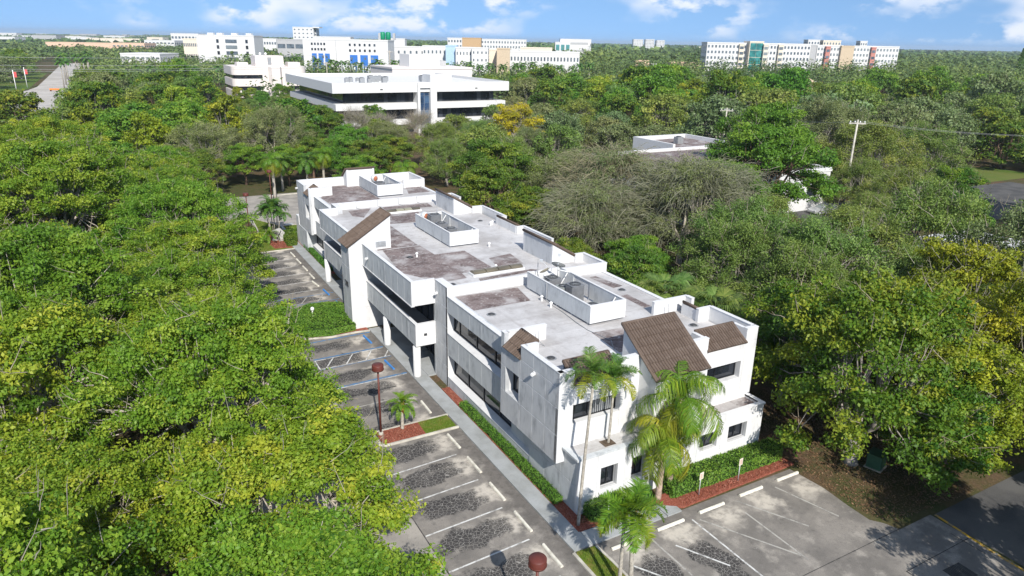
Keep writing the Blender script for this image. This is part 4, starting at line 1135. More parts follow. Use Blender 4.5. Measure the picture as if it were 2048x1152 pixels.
MB().lathe([(0.03, 0.42), (0.12, 0.47), (0.17, 0.58), (0.17, 0.66), (0.12, 0.77), (0.03, 0.82)], 16).build('globe', 'white_paint', t)
# monument sign on the far island
t = thing('monument_sign', 'grey slab monument sign with a dark diagonal stroke on the far island', 'sign', (-2.7, 63.6, 0.1), R_(14))
MB().extr([(-0.75, 0, 0), (0.75, 0, 0), (0.85, 0, 0.9), (0.35, 0, 1.5), (-0.65, 0, 1.35), (-0.8, 0, 0.8)], (0, 0.35, 0)).build('slab', 'granite', t)
MB().extr([(-0.2, -0.02, 0.35), (-0.08, -0.02, 0.35), (0.42, -0.02, 1.2), (0.30, -0.02, 1.2)], (0, 0.015, 0)).build('stroke', 'metal_dark', t)
B(-0.2, 0.9, -0.6, -0.4, 0, 0.12).build('plinth', 'kerb_concrete', t)
t = thing('transformer_box', 'green utility box half hidden below the right-hand tree', 'utility box', (19.2, -4.6, 0), R_(15)); t.scale = (0.85, 0.85, 0.85)
B(-0.55, 0.55, -0.5, 0.5, 0, 1.1).build('cabinet', 'transformer_green', t); B(-0.6, 0.6, -0.55, 0.55, 1.1, 1.18).build('lid', 'transformer_green', t); B(-0.65, 0.65, -0.6, 0.6, 0, 0.08).build('pad', 'kerb_concrete', t)
# storm drain in the lane
t = thing('storm_drain', 'black storm drain grate in the shaded lane', 'drain', (14.45, -12.6, 0.012), R_(-2))
B(-0.65, 0.65, -0.5, 0.5, 0, 0.008).build('pit', 'line_black', t)
for k in range(11): B(-0.6 + k * 0.115, -0.55 + k * 0.115, -0.46, 0.46, 0.009, 0.02).build('bar', 'metal_dark', t)

# ---------------------------------------------------------------- cars
def car(x, y, rz, mat, label, van=False):
    t = thing('parked_car', label, 'car', (x, y, 0), rz, None)
    L, W = 2.25, 0.9
    low = [(-L, 0.35), (-L, 0.75), (-L + 0.15, 0.92), (1.15, 0.98), (2.05, 0.82), (L, 0.6), (L, 0.32), (1.9, 0.25), (-1.9, 0.25)]
    m = MB(); m.extr([(px, -W, pz) for px, pz in low], (0, 2 * W, 0)); m.build('body', mat, t)
    top = [(-L + 0.2, 0.93), (-L + 0.45, 1.42), (-0.9, 1.55), (0.25, 1.5), (1.1, 0.98)]
    m = MB(); n = len(top); a = [(px, -W + 0.06 + (pz - 0.93) * 0.25, pz) for px, pz in top]; b = [(px, -q, pz) for (px, q, pz) in a]
    m.face(a[::-1]); m.face(b)
    for i in range(n - 1): m.face([a[i], a[i + 1], b[i + 1], b[i]])
    m.build('cabin', mat, t)
    for s in (-1, 1):
        q = [(px * 0.94 - 0.03, s * (W - 0.045 - (pz - 0.93) * 0.25), pz) for px, pz in ((-L + 0.42, 1.0), (-L + 0.6, 1.36), (-0.9, 1.46), (0.2, 1.42), (0.92, 1.0))]
        MB().face(q if s < 0 else q[::-1]).build('side_window', 'glass_far', t)
    MB().face([(1.06, -0.72, 1.03), (1.06, 0.72, 1.03), (0.33, 0.62, 1.475), (0.33, -0.62, 1.475)]).build('windscreen', 'glass_far', t)
    MB().face([(-L + 0.21, 0.7, 1.0), (-L + 0.21, -0.7, 1.0), (-L + 0.41, -0.62, 1.38), (-L + 0.41, 0.62, 1.38)]).build('rear_window', 'glass_far', t)
    for wx in (-1.4, 1.38):
        for s in (-1, 1):
            w = MB().lathe([(0.33, -0.1), (0.34, -0.05), (0.34, 0.08), (0.30, 0.11)], 18).build('wheel', 'tyre', t); w.rotation_euler = (R_(-90 * s), 0, 0); w.location = (wx, s * (W - 0.08), 0.34)
            MB().lathe([(0.19, 0.112), (0.17, 0.125)], 12).build('rim', 'metal_light', w)
    for s in (-1, 1):
        B(L - 0.1, L + 0.01, s * 0.68 - 0.16, s * 0.68 + 0.16, 0.6, 0.72).build('headlight', 'metal_light', t)
        B(-L - 0.012, -L + 0.1, s * 0.70 - 0.14, s * 0.70 + 0.14, 0.66, 0.82).build('tail_light', 'lamp_red', t)
    B(L - 0.05, L + 0.03, -0.8, 0.8, 0.3, 0.5).build('bumper', mat, t)
    return t
car(76.0, 44.2, R_(168), 'car_silver', 'silver-white hatchback parked under the trees by the white annex')
car(-54.5, 287, R_(172), 'car_dark', 'dark car entering the frame on the pale avenue')
car(-50.0, 281, R_(172), 'car_silver', 'silver car just ahead of the dark one on the pale avenue')

# ---------------------------------------------------------------- vegetation builders
def unit(a): return a / np.maximum(np.linalg.norm(a, axis=-1, keepdims=True), 1e-9)

def leaf_cards(c, nrm, L, W, rng, axis=None, fold=0.18):
    """rhombic leaves: centre c, facing nrm, about L long and W wide"""
    n = len(c)
    u = unit(np.cross(nrm, rng.normal(size=(n, 3)))) if axis is None else unit(axis)
    v = unit(np.cross(nrm, u))
    k_ = rng.uniform(0.55, 1.45, (n, 1)); l = L * k_ / 2; w = W * k_ * rng.uniform(0.8, 1.2, (n, 1)) / 2
    V = np.stack([c - u * l, c + v * w + nrm * w * fold, c + u * l, c - v * w + nrm * w * fold], 1).reshape(-1, 3)
    return V, np.arange(4 * n).reshape(n, 4)

def np_tubes(P, r0, r1, rng, sides=3):
    """P: (n,k,3) paths -> thin tapering tubes"""
    n, k, _ = P.shape
    d = unit(P[:, -1] - P[:, 0]); a = unit(np.cross(d, rng.normal(size=(n, 3)))); b = np.cross(d, a)
    r = np.linspace(1, 0, k)[None, :, None] * (np.asarray(r0).reshape(-1, 1, 1) - r1) + r1
    V = np.stack([P + r * (a * math.cos(2 * math.pi * s / sides) + b * math.sin(2 * math.pi * s / sides))[:, None] for s in range(sides)], 2)
    V = V.reshape(-1, 3)
    i, j, s = np.meshgrid(np.arange(n), np.arange(k - 1), np.arange(sides), indexing='ij')
    base = (i * k + j) * sides; s2 = (s + 1) % sides
    Q = np.stack([base + s, base + s2, base + sides + s2, base + sides + s], -1).reshape(-1, 4)
    return V, Q, n

def stack(parts):
    Vs, Qs, Ts, o = [], [], [], 0
    for V, Q, T in parts:
        Vs.append(V); Qs.append(Q + o); Ts.append(T); o += len(V)
    return np.concatenate(Vs), np.concatenate(Qs), np.concatenate(Ts)

def make_tree(kind, seed, R, H, th, tr, nc, cr, nl, L, W, leaf, bark, squash=0.6, twigs=0, twig_mat=None, twig_len=1.2, whips=0, skirt=0.35, gap=0.0):
    rng = np.random.default_rng(seed)
    zb = th + 0.12 * (H - th)
    i = np.arange(nc); ang = i * 2.39996 + rng.uniform(0, 6.28) + rng.normal(0, 0.25, nc)
    lobes = 1 + 0.16 * np.sin(3 * ang + rng.uniform(0, 6)) + 0.12 * np.sin(5 * ang + rng.uniform(0, 6))
    rr = np.sqrt((i + 0.5) / nc) * rng.uniform(0.86, 1.08, nc)
    rad = (R - cr * 0.7) * rr * lobes
    zt = H - cr * squash
    z = zb + (zt - zb) * np.sqrt(np.clip(1 - 0.93 * rr ** 2, 0.03, 1)) + rng.normal(0, 0.09 * (H - zb), nc)
    low = rng.random(nc) < skirt
    z = np.where(low & (rr > 0.55), zb + (z - zb) * rng.uniform(0.15, 0.7, nc), z)
    z = z + 0.075 * (H - zb) * (np.sin(rad * np.cos(ang) * 1.5 + seed) + np.sin(rad * np.sin(ang) * 1.6 + 2 * seed) - 0.6)      # billows
    c = np.stack([rad * np.cos(ang), rad * np.sin(ang), np.minimum(z, zt + 0.3)], 1)
    if gap: c = c[rng.random(nc) > gap]
    k = len(c); rc = cr * rng.uniform(0.7, 1.25, k)
    # limbs
    mb = MB(); fork = Vector((rng.normal(0, 0.1), rng.normal(0, 0.1), th))
    flare = tr * 1.5
    mb.tube([(0, 0, -0.1), (0.0, 0, 0.25), (0.02, 0.01, th * 0.5), fork], [flare, tr * 1.1, tr * 0.95, tr * 0.85], 9)
    nm = max(4, min(9, k // 9)); sec = ((np.arctan2(c[:, 1], c[:, 0]) + math.pi) / (2 * math.pi) * nm).astype(int) % nm
    for s in range(nm):
        g_ = c[sec == s]
        if not len(g_): continue
        m = g_.mean(0); mid = Vector((m[0] * 0.55, m[1] * 0.55, th + (m[2] - th) * 0.62)) + Vector(rng.normal(0, 0.25, 3))
        q1 = fork.lerp(mid, 0.5) + Vector(rng.normal(0, 0.2, 3)) - Vector((0, 0, 0.2))
        mb.tube([fork, q1, mid], [tr * 0.55, tr * 0.42, tr * 0.3], 6, False)
        for e in g_:
            e = Vector(e) + Vector((0, 0, 0.15 * cr)); w = mid.lerp(e, 0.55) + Vector(rng.normal(0, 0.22, 3)) + Vector((0, 0, -0.15))
            mb.tube([mid, w, e], [tr * 0.17, tr * 0.11, tr * 0.04], 4, False)
    trunk = mb.mesh(kind + '_trunk', bark)
    # leaves
    idx = np.repeat(np.arange(k), nl); n = len(idx)
    d = unit(rng.normal(size=(n, 3))); drop = (d[:, 2] < -0.25) & (rng.random(n) < 0.7)
    d[drop, 2] *= -1
    sub = unit(rng.normal(size=(k, 5, 3)))               # each clump is made of a few sprays
    si = rng.integers(0, 5, n); sd = sub[idx, si]
    p = c[idx] + (d * (rng.random((n, 1)) ** 0.5) * 0.62 + sd * 0.55) * rc[idx][:, None] * np.array([1, 1, squash])
    nrm = unit(0.55 * d + 0.35 * sd + np.array([0, 0, 0.55]) + 0.75 * rng.normal(size=(n, 3)))
    V, Q = leaf_cards(p, nrm, L, W, rng)
    ct = np.clip(rng.normal(0.56 if leaf in ('leaf_ficus', 'leaf_green') else 0.48, 0.19, k), 0.05, 0.95); st = rng.normal(0, 0.12, (k, 5))
    T = np.clip(ct[idx] + st[idx, si] + rng.normal(0, 0.10, n), 0, 1)
    crown = np_mesh(kind + '_crown', V, Q, leaf, T)
    tw = None
    parts = []
    if twigs:
        j = rng.integers(0, k, twigs); dd = unit(rng.normal(size=(twigs, 3)) * np.array([1, 1, 0.5]) + unit(c[j] - np.array([0, 0, th])) * 0.9 + np.array([0, 0, 0.35]))
        a = c[j] + rng.normal(size=(twigs, 3)) * rc[j][:, None] * np.array([0.5, 0.5, 0.3]) + np.array([0, 0, 0.1])
        l = twig_len * rng.uniform(0.5, 1.3, (twigs, 1)); bend = rng.normal(size=(twigs, 3)) * 0.22 * l
        P = np.stack([a, a + dd * l * 0.35 + bend * 0.4, a + dd * l * 0.7 + bend, a + dd * l + bend * 1.3 + np.array([0, 0, 0.1])], 1)
        V2, Q2, m = np_tubes(P, 0.022, 0.006, rng); parts.append((V2, Q2, np.repeat(np.clip(rng.normal(.5, .25, m), 0, 1), 9)))
        # side shoots
        a2 = P[:, 2]; d2 = unit(dd + rng.normal(size=(twigs, 3)) * 0.8); P2 = np.stack([a2, a2 + d2 * l * 0.3, a2 + d2 * l * 0.55 + rng.normal(size=(twigs, 3)) * 0.08], 1)
        V3, Q3, m = np_tubes(P2, 0.012, 0.004, rng); parts.append((V3, Q3, np.repeat(np.clip(rng.normal(.5, .25, m), 0, 1), 6)))
    if whips:
        j = rng.integers(0, k, whips); out = c[j] * np.array([1, 1, 0]); out = unit(out + rng.normal(size=(whips, 3)) * 0.6 * np.array([1, 1, 0.4]))
        a = c[j] + rng.normal(size=(whips, 3)) * rc[j][:, None] * np.array([0.65, 0.65, 0.4])
        dd = unit(out * 0.9 + np.array([0, 0, 0.35]) + rng.normal(size=(whips, 3)) * 0.3); l = twig_len * rng.uniform(0.6, 1.5, (whips, 1))
        g_ = np.array([0, 0, -1.0])
        P = np.stack([a, a + dd * l * .3, a + dd * l * .6 + g_ * l * 0.06, a + dd * l * .85 + g_ * l * 0.2, a + dd * l * 1.02 + g_ * l * 0.42], 1)
        V2, Q2, m = np_tubes(P, 0.028, 0.012, rng); parts.append((V2, Q2, np.repeat(np.clip(rng.normal(.5, .28, m), 0, 1), 12)))
    if parts:
        V, Q, T = stack(parts); tw = np_mesh(kind + '_twigs', V, Q, twig_mat, T)
    return trunk, crown, tw

SPEC = {}
def spec(key, *variants): SPEC[key] = variants
FIC = dict(leaf='leaf_ficus', bark='bark_pale', twigs=130, twig_mat='twig_grey', twig_len=0.85)
spec('ficus',
     make_tree('ficus', 11, 6.6, 9.4, 3.0, 0.28, 240, 1.0, 420, 0.155, 0.092, squash=0.6, **FIC),
     make_tree('ficus', 12, 6.2, 8.8, 2.8, 0.26, 220, 0.98, 420, 0.155, 0.092, squash=0.58, **FIC),
     make_tree('ficus', 13, 6.9, 9.8, 3.2, 0.30, 255, 1.02, 420, 0.155, 0.092, squash=0.52, **FIC))
OAKP = dict(bark='bark_grey', twigs=260, twig_mat='twig_grey', twig_len=0.9)
spec('oak',
     make_tree('oak', 21, 6.6, 9.4, 1.5, 0.30, 130, 1.25, 560, 0.15, 0.075, squash=0.85, skirt=0.55, leaf='leaf_oak', **OAKP),
     make_tree('oak', 22, 5.9, 8.8, 1.4, 0.27, 112, 1.2, 560, 0.15, 0.075, squash=0.9, gap=0.06, skirt=0.55, leaf='leaf_olive', **OAKP))
spec('mahogany',
     make_tree('mahogany', 31, 6.0, 10.2, 1.7, 0.34, 140, 1.15, 520, 0.19, 0.11, leaf='leaf_green', bark='bark_grey', squash=0.7, twigs=120, twig_mat='twig_grey', twig_len=1.0, skirt=0.5),
     make_tree('mahogany', 32, 4.9, 9.0, 1.4, 0.26, 100, 1.1, 520, 0.19, 0.11, leaf='leaf_green', bark='bark_grey', squash=0.6, twigs=120, twig_mat='twig_grey', twig_len=1.0, skirt=0.5))
spec('yellow',
     make_tree('yellow', 41, 4.8, 9.2, 2.4, 0.24, 92, 1.05, 420, 0.19, 0.11, leaf='leaf_yellow', bark='bark_grey', squash=0.75, twigs=160, twig_mat='twig_grey', twig_len=1.0, skirt=0.5, gap=0.1),)
spec('dark',
     make_tree('dark', 51, 5.6, 8.6, 2.4, 0.28, 90, 1.3, 460, 0.20, 0.12, leaf='leaf_dark', bark='bark_brown', squash=0.38, twigs=40, twig_mat='twig_grey', skirt=0.5),
     make_tree('dark', 52, 5.0, 8.0, 2.2, 0.26, 76, 1.25, 460, 0.20, 0.12, leaf='leaf_dark', bark='bark_brown', squash=0.5, twigs=40, twig_mat='twig_grey', skirt=0.5))
spec('lime',
     make_tree('lime', 61, 6.2, 9.6, 2.6, 0.28, 104, 1.25, 460, 0.21, 0.13, leaf='leaf_lime', bark='bark_brown', squash=0.6, twigs=60, twig_mat='twig_grey', skirt=0.45),)
spec('gold',
     make_tree('gold', 71, 4.8, 8.4, 2.4, 0.22, 74, 1.15, 360, 0.20, 0.13, leaf='leaf_gold', bark='bark_pale', squash=0.6, twigs=260, twig_mat='twig_grey'),)
spec('whip',
     make_tree('whip', 81, 6.4, 9.8, 2.4, 0.26, 120, 1.25, 440, 0.16, 0.065, leaf='leaf_oak', bark='bark_pale', squash=0.75, twigs=300, twig_mat='twig_tan', twig_len=1.6, whips=2800, skirt=0.5),)
spec('bare',
     make_tree('bare', 91, 5.4, 7.6, 1.8, 0.26, 66, 1.2, 90, 0.15, 0.08, leaf='leaf_oak', bark='bark_pale', squash=0.7, twigs=1700, twig_mat='twig_grey', twig_len=1.8),)
# coarser copies for trees more than ~110 m away
FARSPEC = {
    'olive': make_tree('oak', 131, 6.4, 9.4, 1.4, 0.30, 90, 1.45, 110, 0.40, 0.22, leaf='leaf_olive', bark='bark_grey', squash=0.75, skirt=0.5),
    'oak': make_tree('oak', 121, 6.6, 9.2, 1.4, 0.30, 90, 1.5, 110, 0.40, 0.22, leaf='leaf_oak', bark='bark_grey', squash=0.75, twigs=90, twig_mat='twig_grey', twig_len=1.0),
    'dark': make_tree('dark', 122, 5.8, 9.2, 1.4, 0.28, 86, 1.45, 110, 0.42, 0.26, leaf='leaf_dark', bark='bark_brown', squash=0.55, skirt=0.55),
    'lime': make_tree('lime', 123, 6.0, 9.8, 1.4, 0.28, 86, 1.45, 110, 0.42, 0.26, leaf='leaf_lime', bark='bark_brown', squash=0.6),
    'ficus': make_tree('ficus', 124, 6.0, 9.4, 1.4, 0.28, 86, 1.45, 110, 0.42, 0.26, leaf='leaf_ficus', bark='bark_grey', squash=0.6),
    'green': make_tree('green', 125, 5.6, 9.6, 1.4, 0.28, 86, 1.4, 110, 0.42, 0.26, leaf='leaf_green', bark='bark_grey', squash=0.6),
    'yellow': make_tree('yellow', 126, 4.6, 8.4, 1.4, 0.24, 74, 1.3, 110, 0.40, 0.24, leaf='leaf_yellow', bark='bark_grey', squash=0.6),
    'bare': make_tree('bare', 127, 5.0, 7.2, 1.8, 0.26, 44, 1.3, 40, 0.34, 0.18, leaf='leaf_oak', bark='bark_pale', squash=0.7, twigs=500, twig_mat='twig_grey', twig_len=1.9),
}
NAMES = {'olive': 'oak_tree', 'ficus': 'ficus_tree', 'oak': 'oak_tree', 'mahogany': 'mahogany_tree', 'yellow': 'yellow_leaved_tree', 'dark': 'evergreen_tree', 'lime': 'broadleaf_tree', 'gold': 'flowering_tree', 'whip': 'wispy_tree', 'bare': 'sparse_tree', 'green': 'broadleaf_tree'}
def plant(key, x, y, s, label, group=None, far=False, variant=None, sz=None):
    v = FARSPEC[key] if far else SPEC[key][random.randrange(len(SPEC[key])) if variant is None else variant]
    t = thing(NAMES[key], label, 'tree', (x, y, 0), random.uniform(0, 6.28), group)
    t.scale = (s, s, sz or s * random.uniform(0.88, 1.2))
    for nm, me in zip(('trunk', 'crown', 'twigs'), v):
        if me:
            q = place(nm, me, t)
            if nm != 'trunk': q['kind'] = 'stuff'
    return t

# near canopy left of the lot
LC = 'yellow-green canopy trees left of the parking lot'
for i, (x, y, s) in enumerate(((-16.7, -7.8, 1.0), (-15.2, 1.2, 1.0), (-16.3, 9.6, 0.98), (-17.0, 19.6, 1.0), (-16.3, 29.0, 0.97), (-15.0, 38.5, 1.0), (-15.0, 48.5, 1.05), (-14.6, 58.5, 1.0))):
    plant('ficus', x, y, s, ['yellow-green tree at the bottom edge whose twigs reach over the near bays', 'yellow-green tree overhanging the bays level with the corner wheel stops', 'yellow-green tree reaching towards the brown lamp post in the planter',
                             'yellow-green tree level with the hatched accessible bays', 'yellow-green tree closest to the round hedge', 'yellow-green tree just beyond the round hedge', 'yellow-green tree opposite the far row of wheel stops', 'yellow-green tree beside the far island lawn'][i], LC, variant=i % 3)
for (x, y, s) in ((-25.5, -5, 1.0), (-25, 4.8, 1.0), (-25.2, 14.6, 1.02), (-25.5, 24.5, 1.05), (-25, 34.5, 1.0), (-25, 44.5, 1.05), (-25, 55, 1.05), (-24.5, 65.5, 1.0), (-15.5, 68, 0.95), (-35.5, 12, 1.05), (-35, 23, 1.0), (-35.5, 34, 1.05), (-35.5, 45, 1.0), (-35.5, 56, 1.05), (-35.5, 67, 1.05), (-25, 76, 1.0), (-36, 78, 1.0), (-14.5, 77.5, 0.85), (-46, 62, 1.0), (-46, 74, 1.05), (-25, 87, 0.95), (-36, 90, 1.0), (-14.5, 87, 0.8), (-46, 86, 1.0), (-27, 98, 0.9), (-38, 101, 0.95), (-48, 99, 1.0)):
    s *= (1.0 + max(0, min(y - 30, 60)) * 0.003) * random.uniform(0.86, 1.16)
    plant('ficus', x + random.uniform(-1, 1), y + random.uniform(-1.5, 1.5), s, 'broad yellow-green tree inside the unbroken canopy left of the parking lot', LC)
# right of the front lot
plant('mahogany', 18.2, -3.6, 1.04, 'dense green tree with a stout grey trunk beside the front lot', None, variant=0)
plant('mahogany', 20.6, 4.0, 0.95, 'dense green tree rising between the building corner and the yellow trees', None, variant=1)
plant('yellow', 23.6, -6.6, 1.0, 'yellow-leaved tree overhanging the shaded road', None)
plant('yellow', 28.5, -1.5, 1.05, 'tall yellow-leaved tree at the right edge, behind the nearest one', None)
plant('yellow', 35.5, 1.5, 1.05, 'yellow-leaved tree at the right edge below the pale flat roof', None)
plant('yellow', 33.0, -8.0, 1.1, 'yellow-leaved tree cut by the right edge above the shaded road', None)
plant('yellow', 43.0, 3.5, 0.95, 'yellow-leaved tree at the right edge beside the street hedge', None)
plant('mahogany', 20.9, -6.9, 0.74, 'lower green tree under the yellow one, over the utility box', None, variant=1)
RB = 'olive oaks right of the building'
for (x, y, s, l) in ((28.8, 10.0, 1.0, 'olive oak behind the front right corner of the roof'), (32.5, 12.0, 1.15, 'olive oak in front of the pale flat roof'), (29.5, 18.0, 1.0, 'olive oak standing behind the fan palms'), (33.5, 20.5, 1.12, 'olive oak beside the street hedge, below the white hatchback'),
                     (41.0, 14.5, 1.15, 'olive oak next to the wooden fence'), (40.0, 24.5, 0.92, 'olive oak just below the parked hatchback'), (39.0, 6.0, 1.05, 'olive oak between the flat roof and the yellow trees')):
    plant('oak', x, y, s, l, RB, variant=1)
plant('dark', 22.3, 23.0, 0.75, 'dark green rounded tree against the right parapet', None, variant=1)
plant('lime', 25.5, 27.5, 0.62, 'bright green small tree below the wispy trees', None)
plant('dark', 20.0, 30.5, 0.6, 'low dark tree in the gap beside the roof towers', None, variant=1)
for (x, y, s, l) in ((27.5, 38.5, 1.05, 'wispy tan tree leaning towards the roof towers'), (37.5, 34.0, 1.2, 'wispy tan tree with pale bare branches in front of the white annex'), (36.0, 46.5, 1.2, 'wispy tan tree covering the annex roof edge'), (46.5, 39.0, 1.15, 'wispy tan tree with white twigs beside the bright green tree')):
    plant('whip', x, y, s, l, 'wispy tan trees behind the building')
plant('lime', 60.0, 42.5, 1.6, 'largest bright green tree, hiding the white annex wall', None)
plant('lime', 51.0, 40.0, 0.95, 'bright green tree at the foot of the annex', None)
plant('lime', 75.0, 56.5, 1.4, 'bright green tree at the right end of the annex beside the utility pole', None)
plant('oak', 67.5, 30.5, 0.85, 'olive-green oak right of the silver hatchback', RB)
plant('oak', 80.5, 42.0, 0.95, 'olive oak at the foot of the near utility pole', RB, variant=1); plant('oak', 76.0, 31.5, 1.0, 'olive oak shading the side street', RB)
plant('mahogany', 84.5, 30.0, 1.05, 'leaning green tree with a pale trunk by the street hedge', None, variant=1)
plant('oak', 93.0, 50.5, 1.5, 'big olive oak over the side street', RB, variant=1); plant('oak', 108.0, 50.0, 1.5, 'big olive oak at the right edge over the side street', RB)
plant('oak', 100.0, 64.0, 1.4, 'olive oak across the side street lawn', RB)
plant('dark', 29.0, 66.5, 1.25, 'layered dark tree with yellow tips behind the roof, widest of its kind', None, variant=0)
plant('dark', 23.5, 56.0, 1.0, 'dark tree right of the far wing of the roof', None, variant=1)
plant('dark', 25.5, 47.0, 0.95, 'dark green tree beside the far right roof tower', None, variant=1)
plant('dark', 18.5, 40.0, 0.55, 'small dark tree close to the right parapets', None, variant=1)
plant('oak', 37.0, 57.5, 1.15, 'grey-olive oak between the layered dark tree and the annex', RB)
plant('oak', 38.5, 78.0, 1.15, 'grey-olive oak behind the layered dark tree', RB)
plant('lime', 14.5, 85.0, 0.72, 'bright green tree just behind the far end of the building', None); plant('lime', 6.5, 99.0, 0.7, 'bright green tree beyond the far parking lot', None)
plant('dark', 19.5, 92.0, 0.85, 'dark tree with brownish top beyond the far end of the building', None, variant=0); plant('dark', 12.0, 104.0, 0.8, 'dark tree behind the far parking lot', None, variant=1)
plant('oak', -4.5, 112.0, 1.1, 'big grey oak beyond the far lot, left of a pair', None, variant=0); plant('oak', 7.5, 115.0, 1.1, 'big grey oak beyond the far lot, right of a pair', None, variant=0)
plant('dark', -12.0, 101.0, 0.8, 'dark tree at the back of the left canopy', None, variant=0)
plant('dark', 22.5, 136.0, 1.0, 'dark tree with yellow tips left of the bare trees', None, variant=0)
for (x, y, s) in ((30.5, 138, 0.9), (39.0, 143, 0.85), (47, 138.5, 0.85)):
    plant('bare', x, y, s, 'sparse pale-branched tree in front of the white three-storey block', 'sparse trees before the office block')
for (x, y, s) in ((39, 108, 1.05), (49.0, 112, 0.95), (57.5, 103.0, 0.9), (46, 97, 0.9), (54, 124, 0.72), (62, 130, 0.68)):
    plant('oak', x, y, s, 'grey-olive oak between the roof towers and the white three-storey block', 'oaks before the office block')
for (k, x, y, s, v, l) in (('lime', 16.5, 97.0, 0.8, 0, 'bright green tree behind the far bay of the roof'), ('dark', 25.0, 99.0, 0.9, 0, 'layered dark tree behind the shaggy palm of the far roof bay'), ('lime', 0.0, 103.0, 0.75, 0, 'bright green tree at the back kerb of the far lot'), ('dark', -7.5, 97.5, 0.75, 1, 'dark tree at the left end of the far lot'),
                            ('oak', 31.5, 88.0, 0.85, 1, 'grey-olive oak right of the far roof bay'), ('dark', 35.0, 97.0, 0.8, 1, 'dark tree among grey oaks beyond the far wing'), ('lime', 20.5, 110.0, 0.85, 0, 'bright green tree in front of the sparse pale trees'), ('oak', 29.0, 112.0, 0.95, 0, 'grey-olive oak in front of the sparse pale trees'),
                            ('dark', 14.5, 118.0, 0.9, 0, 'dark layered tree right of the big grey oaks'), ('oak', 48.5, 11.5, 1.25, 1, 'olive oak screening the pale flat roof'), ('oak', 50.0, 1.0, 1.2, 0, 'olive oak at the corner of the pale flat roof'), ('oak', 47.5, 19.5, 0.78, 1, 'olive oak left of the wooden fence'), ('yellow', 47.5, -4.0, 0.95, 0, 'yellow-leaved tree farthest along the right edge')):
    plant(k, x, y, s, l, None, variant=v)
plant('gold', 61.5, 117.0, 1.3, 'golden-yellow flowering tree at the corner of the white office block', None)
# trees just outside the frame whose shade falls on the lane and road at the lower right
for (x, y, s, v, l) in ((16.0, -19.6, 1.05, 1, 'green tree shading the lane from beyond the lower right corner'), (27.5, -20.0, 1.0, 0, 'green tree shading the road from beyond the right edge'), (37.0, -20.0, 1.0, 1, 'green tree beyond the right edge across the road')):
    plant('mahogany', x, y, s, l, 'shade trees by the road', variant=v)

# ---------------------------------------------------------------- palms
def frond_mesh(seed, Lf, n, ll, lw, rise, droop, hang, mat, vang=35, taper=True):
    """pinnate frond growing along +X from the origin: rachis arcs up then over, leaflets both sides"""
    rng = np.random.default_rng(seed)
    s = np.linspace(0, 1, 14)
    ang = rise - droop * s ** 1.4
    dx = np.cumsum(np.cos(ang)) * Lf / 14; dz = np.cumsum(np.sin(ang)) * Lf / 14
    P = np.stack([np.concatenate([[0], dx]), np.zeros(15), np.concatenate([[0], dz])], 1)
    parts = []
    V, Q, m = np_tubes(P[None, :, :], np.array([0.025 + 0.006 * Lf]), 0.006, rng, 4); parts.append((V, Q, np.full(len(Q), 0.55)))
    t = np.linspace(0.10, 0.995, n); q = np.interp(t, np.linspace(0, 1, 15), P[:, 0]), np.interp(t, np.linspace(0, 1, 15), P[:, 2])
    base = np.stack([q[0], np.zeros(n), q[1]], 1)
    a = np.interp(t, s, ang); fwd = np.stack([np.cos(a), np.zeros(n), np.sin(a)], 1); up = np.stack([-np.sin(a), np.zeros(n), np.cos(a)], 1)
    prof = np.sin(np.clip(t * 1.02, 0, 1) * math.pi * 0.86 + 0.35) ** 0.8
    for sd in (-1, 1):
        l = ll * prof * rng.uniform(0.85, 1.12, n)
        d = fwd * 0.55 + np.array([0, sd, 0]) * 1.0 + up * math.tan(R_(vang)) * rng.uniform(0.3, 1.0, (n, 1)) + rng.normal(0, 0.10, (n, 3))
        d = unit(d); g_ = np.array([0, 0, -1.0])
        p1 = base + d * (l * 0.5)[:, None] + g_ * (hang * 0.25 * l)[:, None]; p2 = base + d * (l * (1 - 0.35 * hang))[:, None] + g_ * (hang * l * 0.95)[:, None]
        w = unit(np.cross(d, up + rng.normal(0, 0.2, (n, 3)))) * (lw / 2) * rng.uniform(0.8, 1.2, (n, 1))
        V = np.stack([base - w * 0.5, base + w * 0.5, p1 + w, p1 - w, p2 + w * 0.15, p2 - w * 0.15], 1).reshape(-1, 3)
        o = np.arange(n)[:, None] * 6; Q = np.concatenate([o + np.array([[0, 1, 2, 3]]), o + np.array([[3, 2, 4, 5]])], 0)
        T = np.clip(rng.normal(0.5, 0.2, n), 0, 1); parts.append((V, Q, np.concatenate([T, T])))
    V, Q, T = stack(parts)
    return np_mesh('frond', V, Q, mat, T)

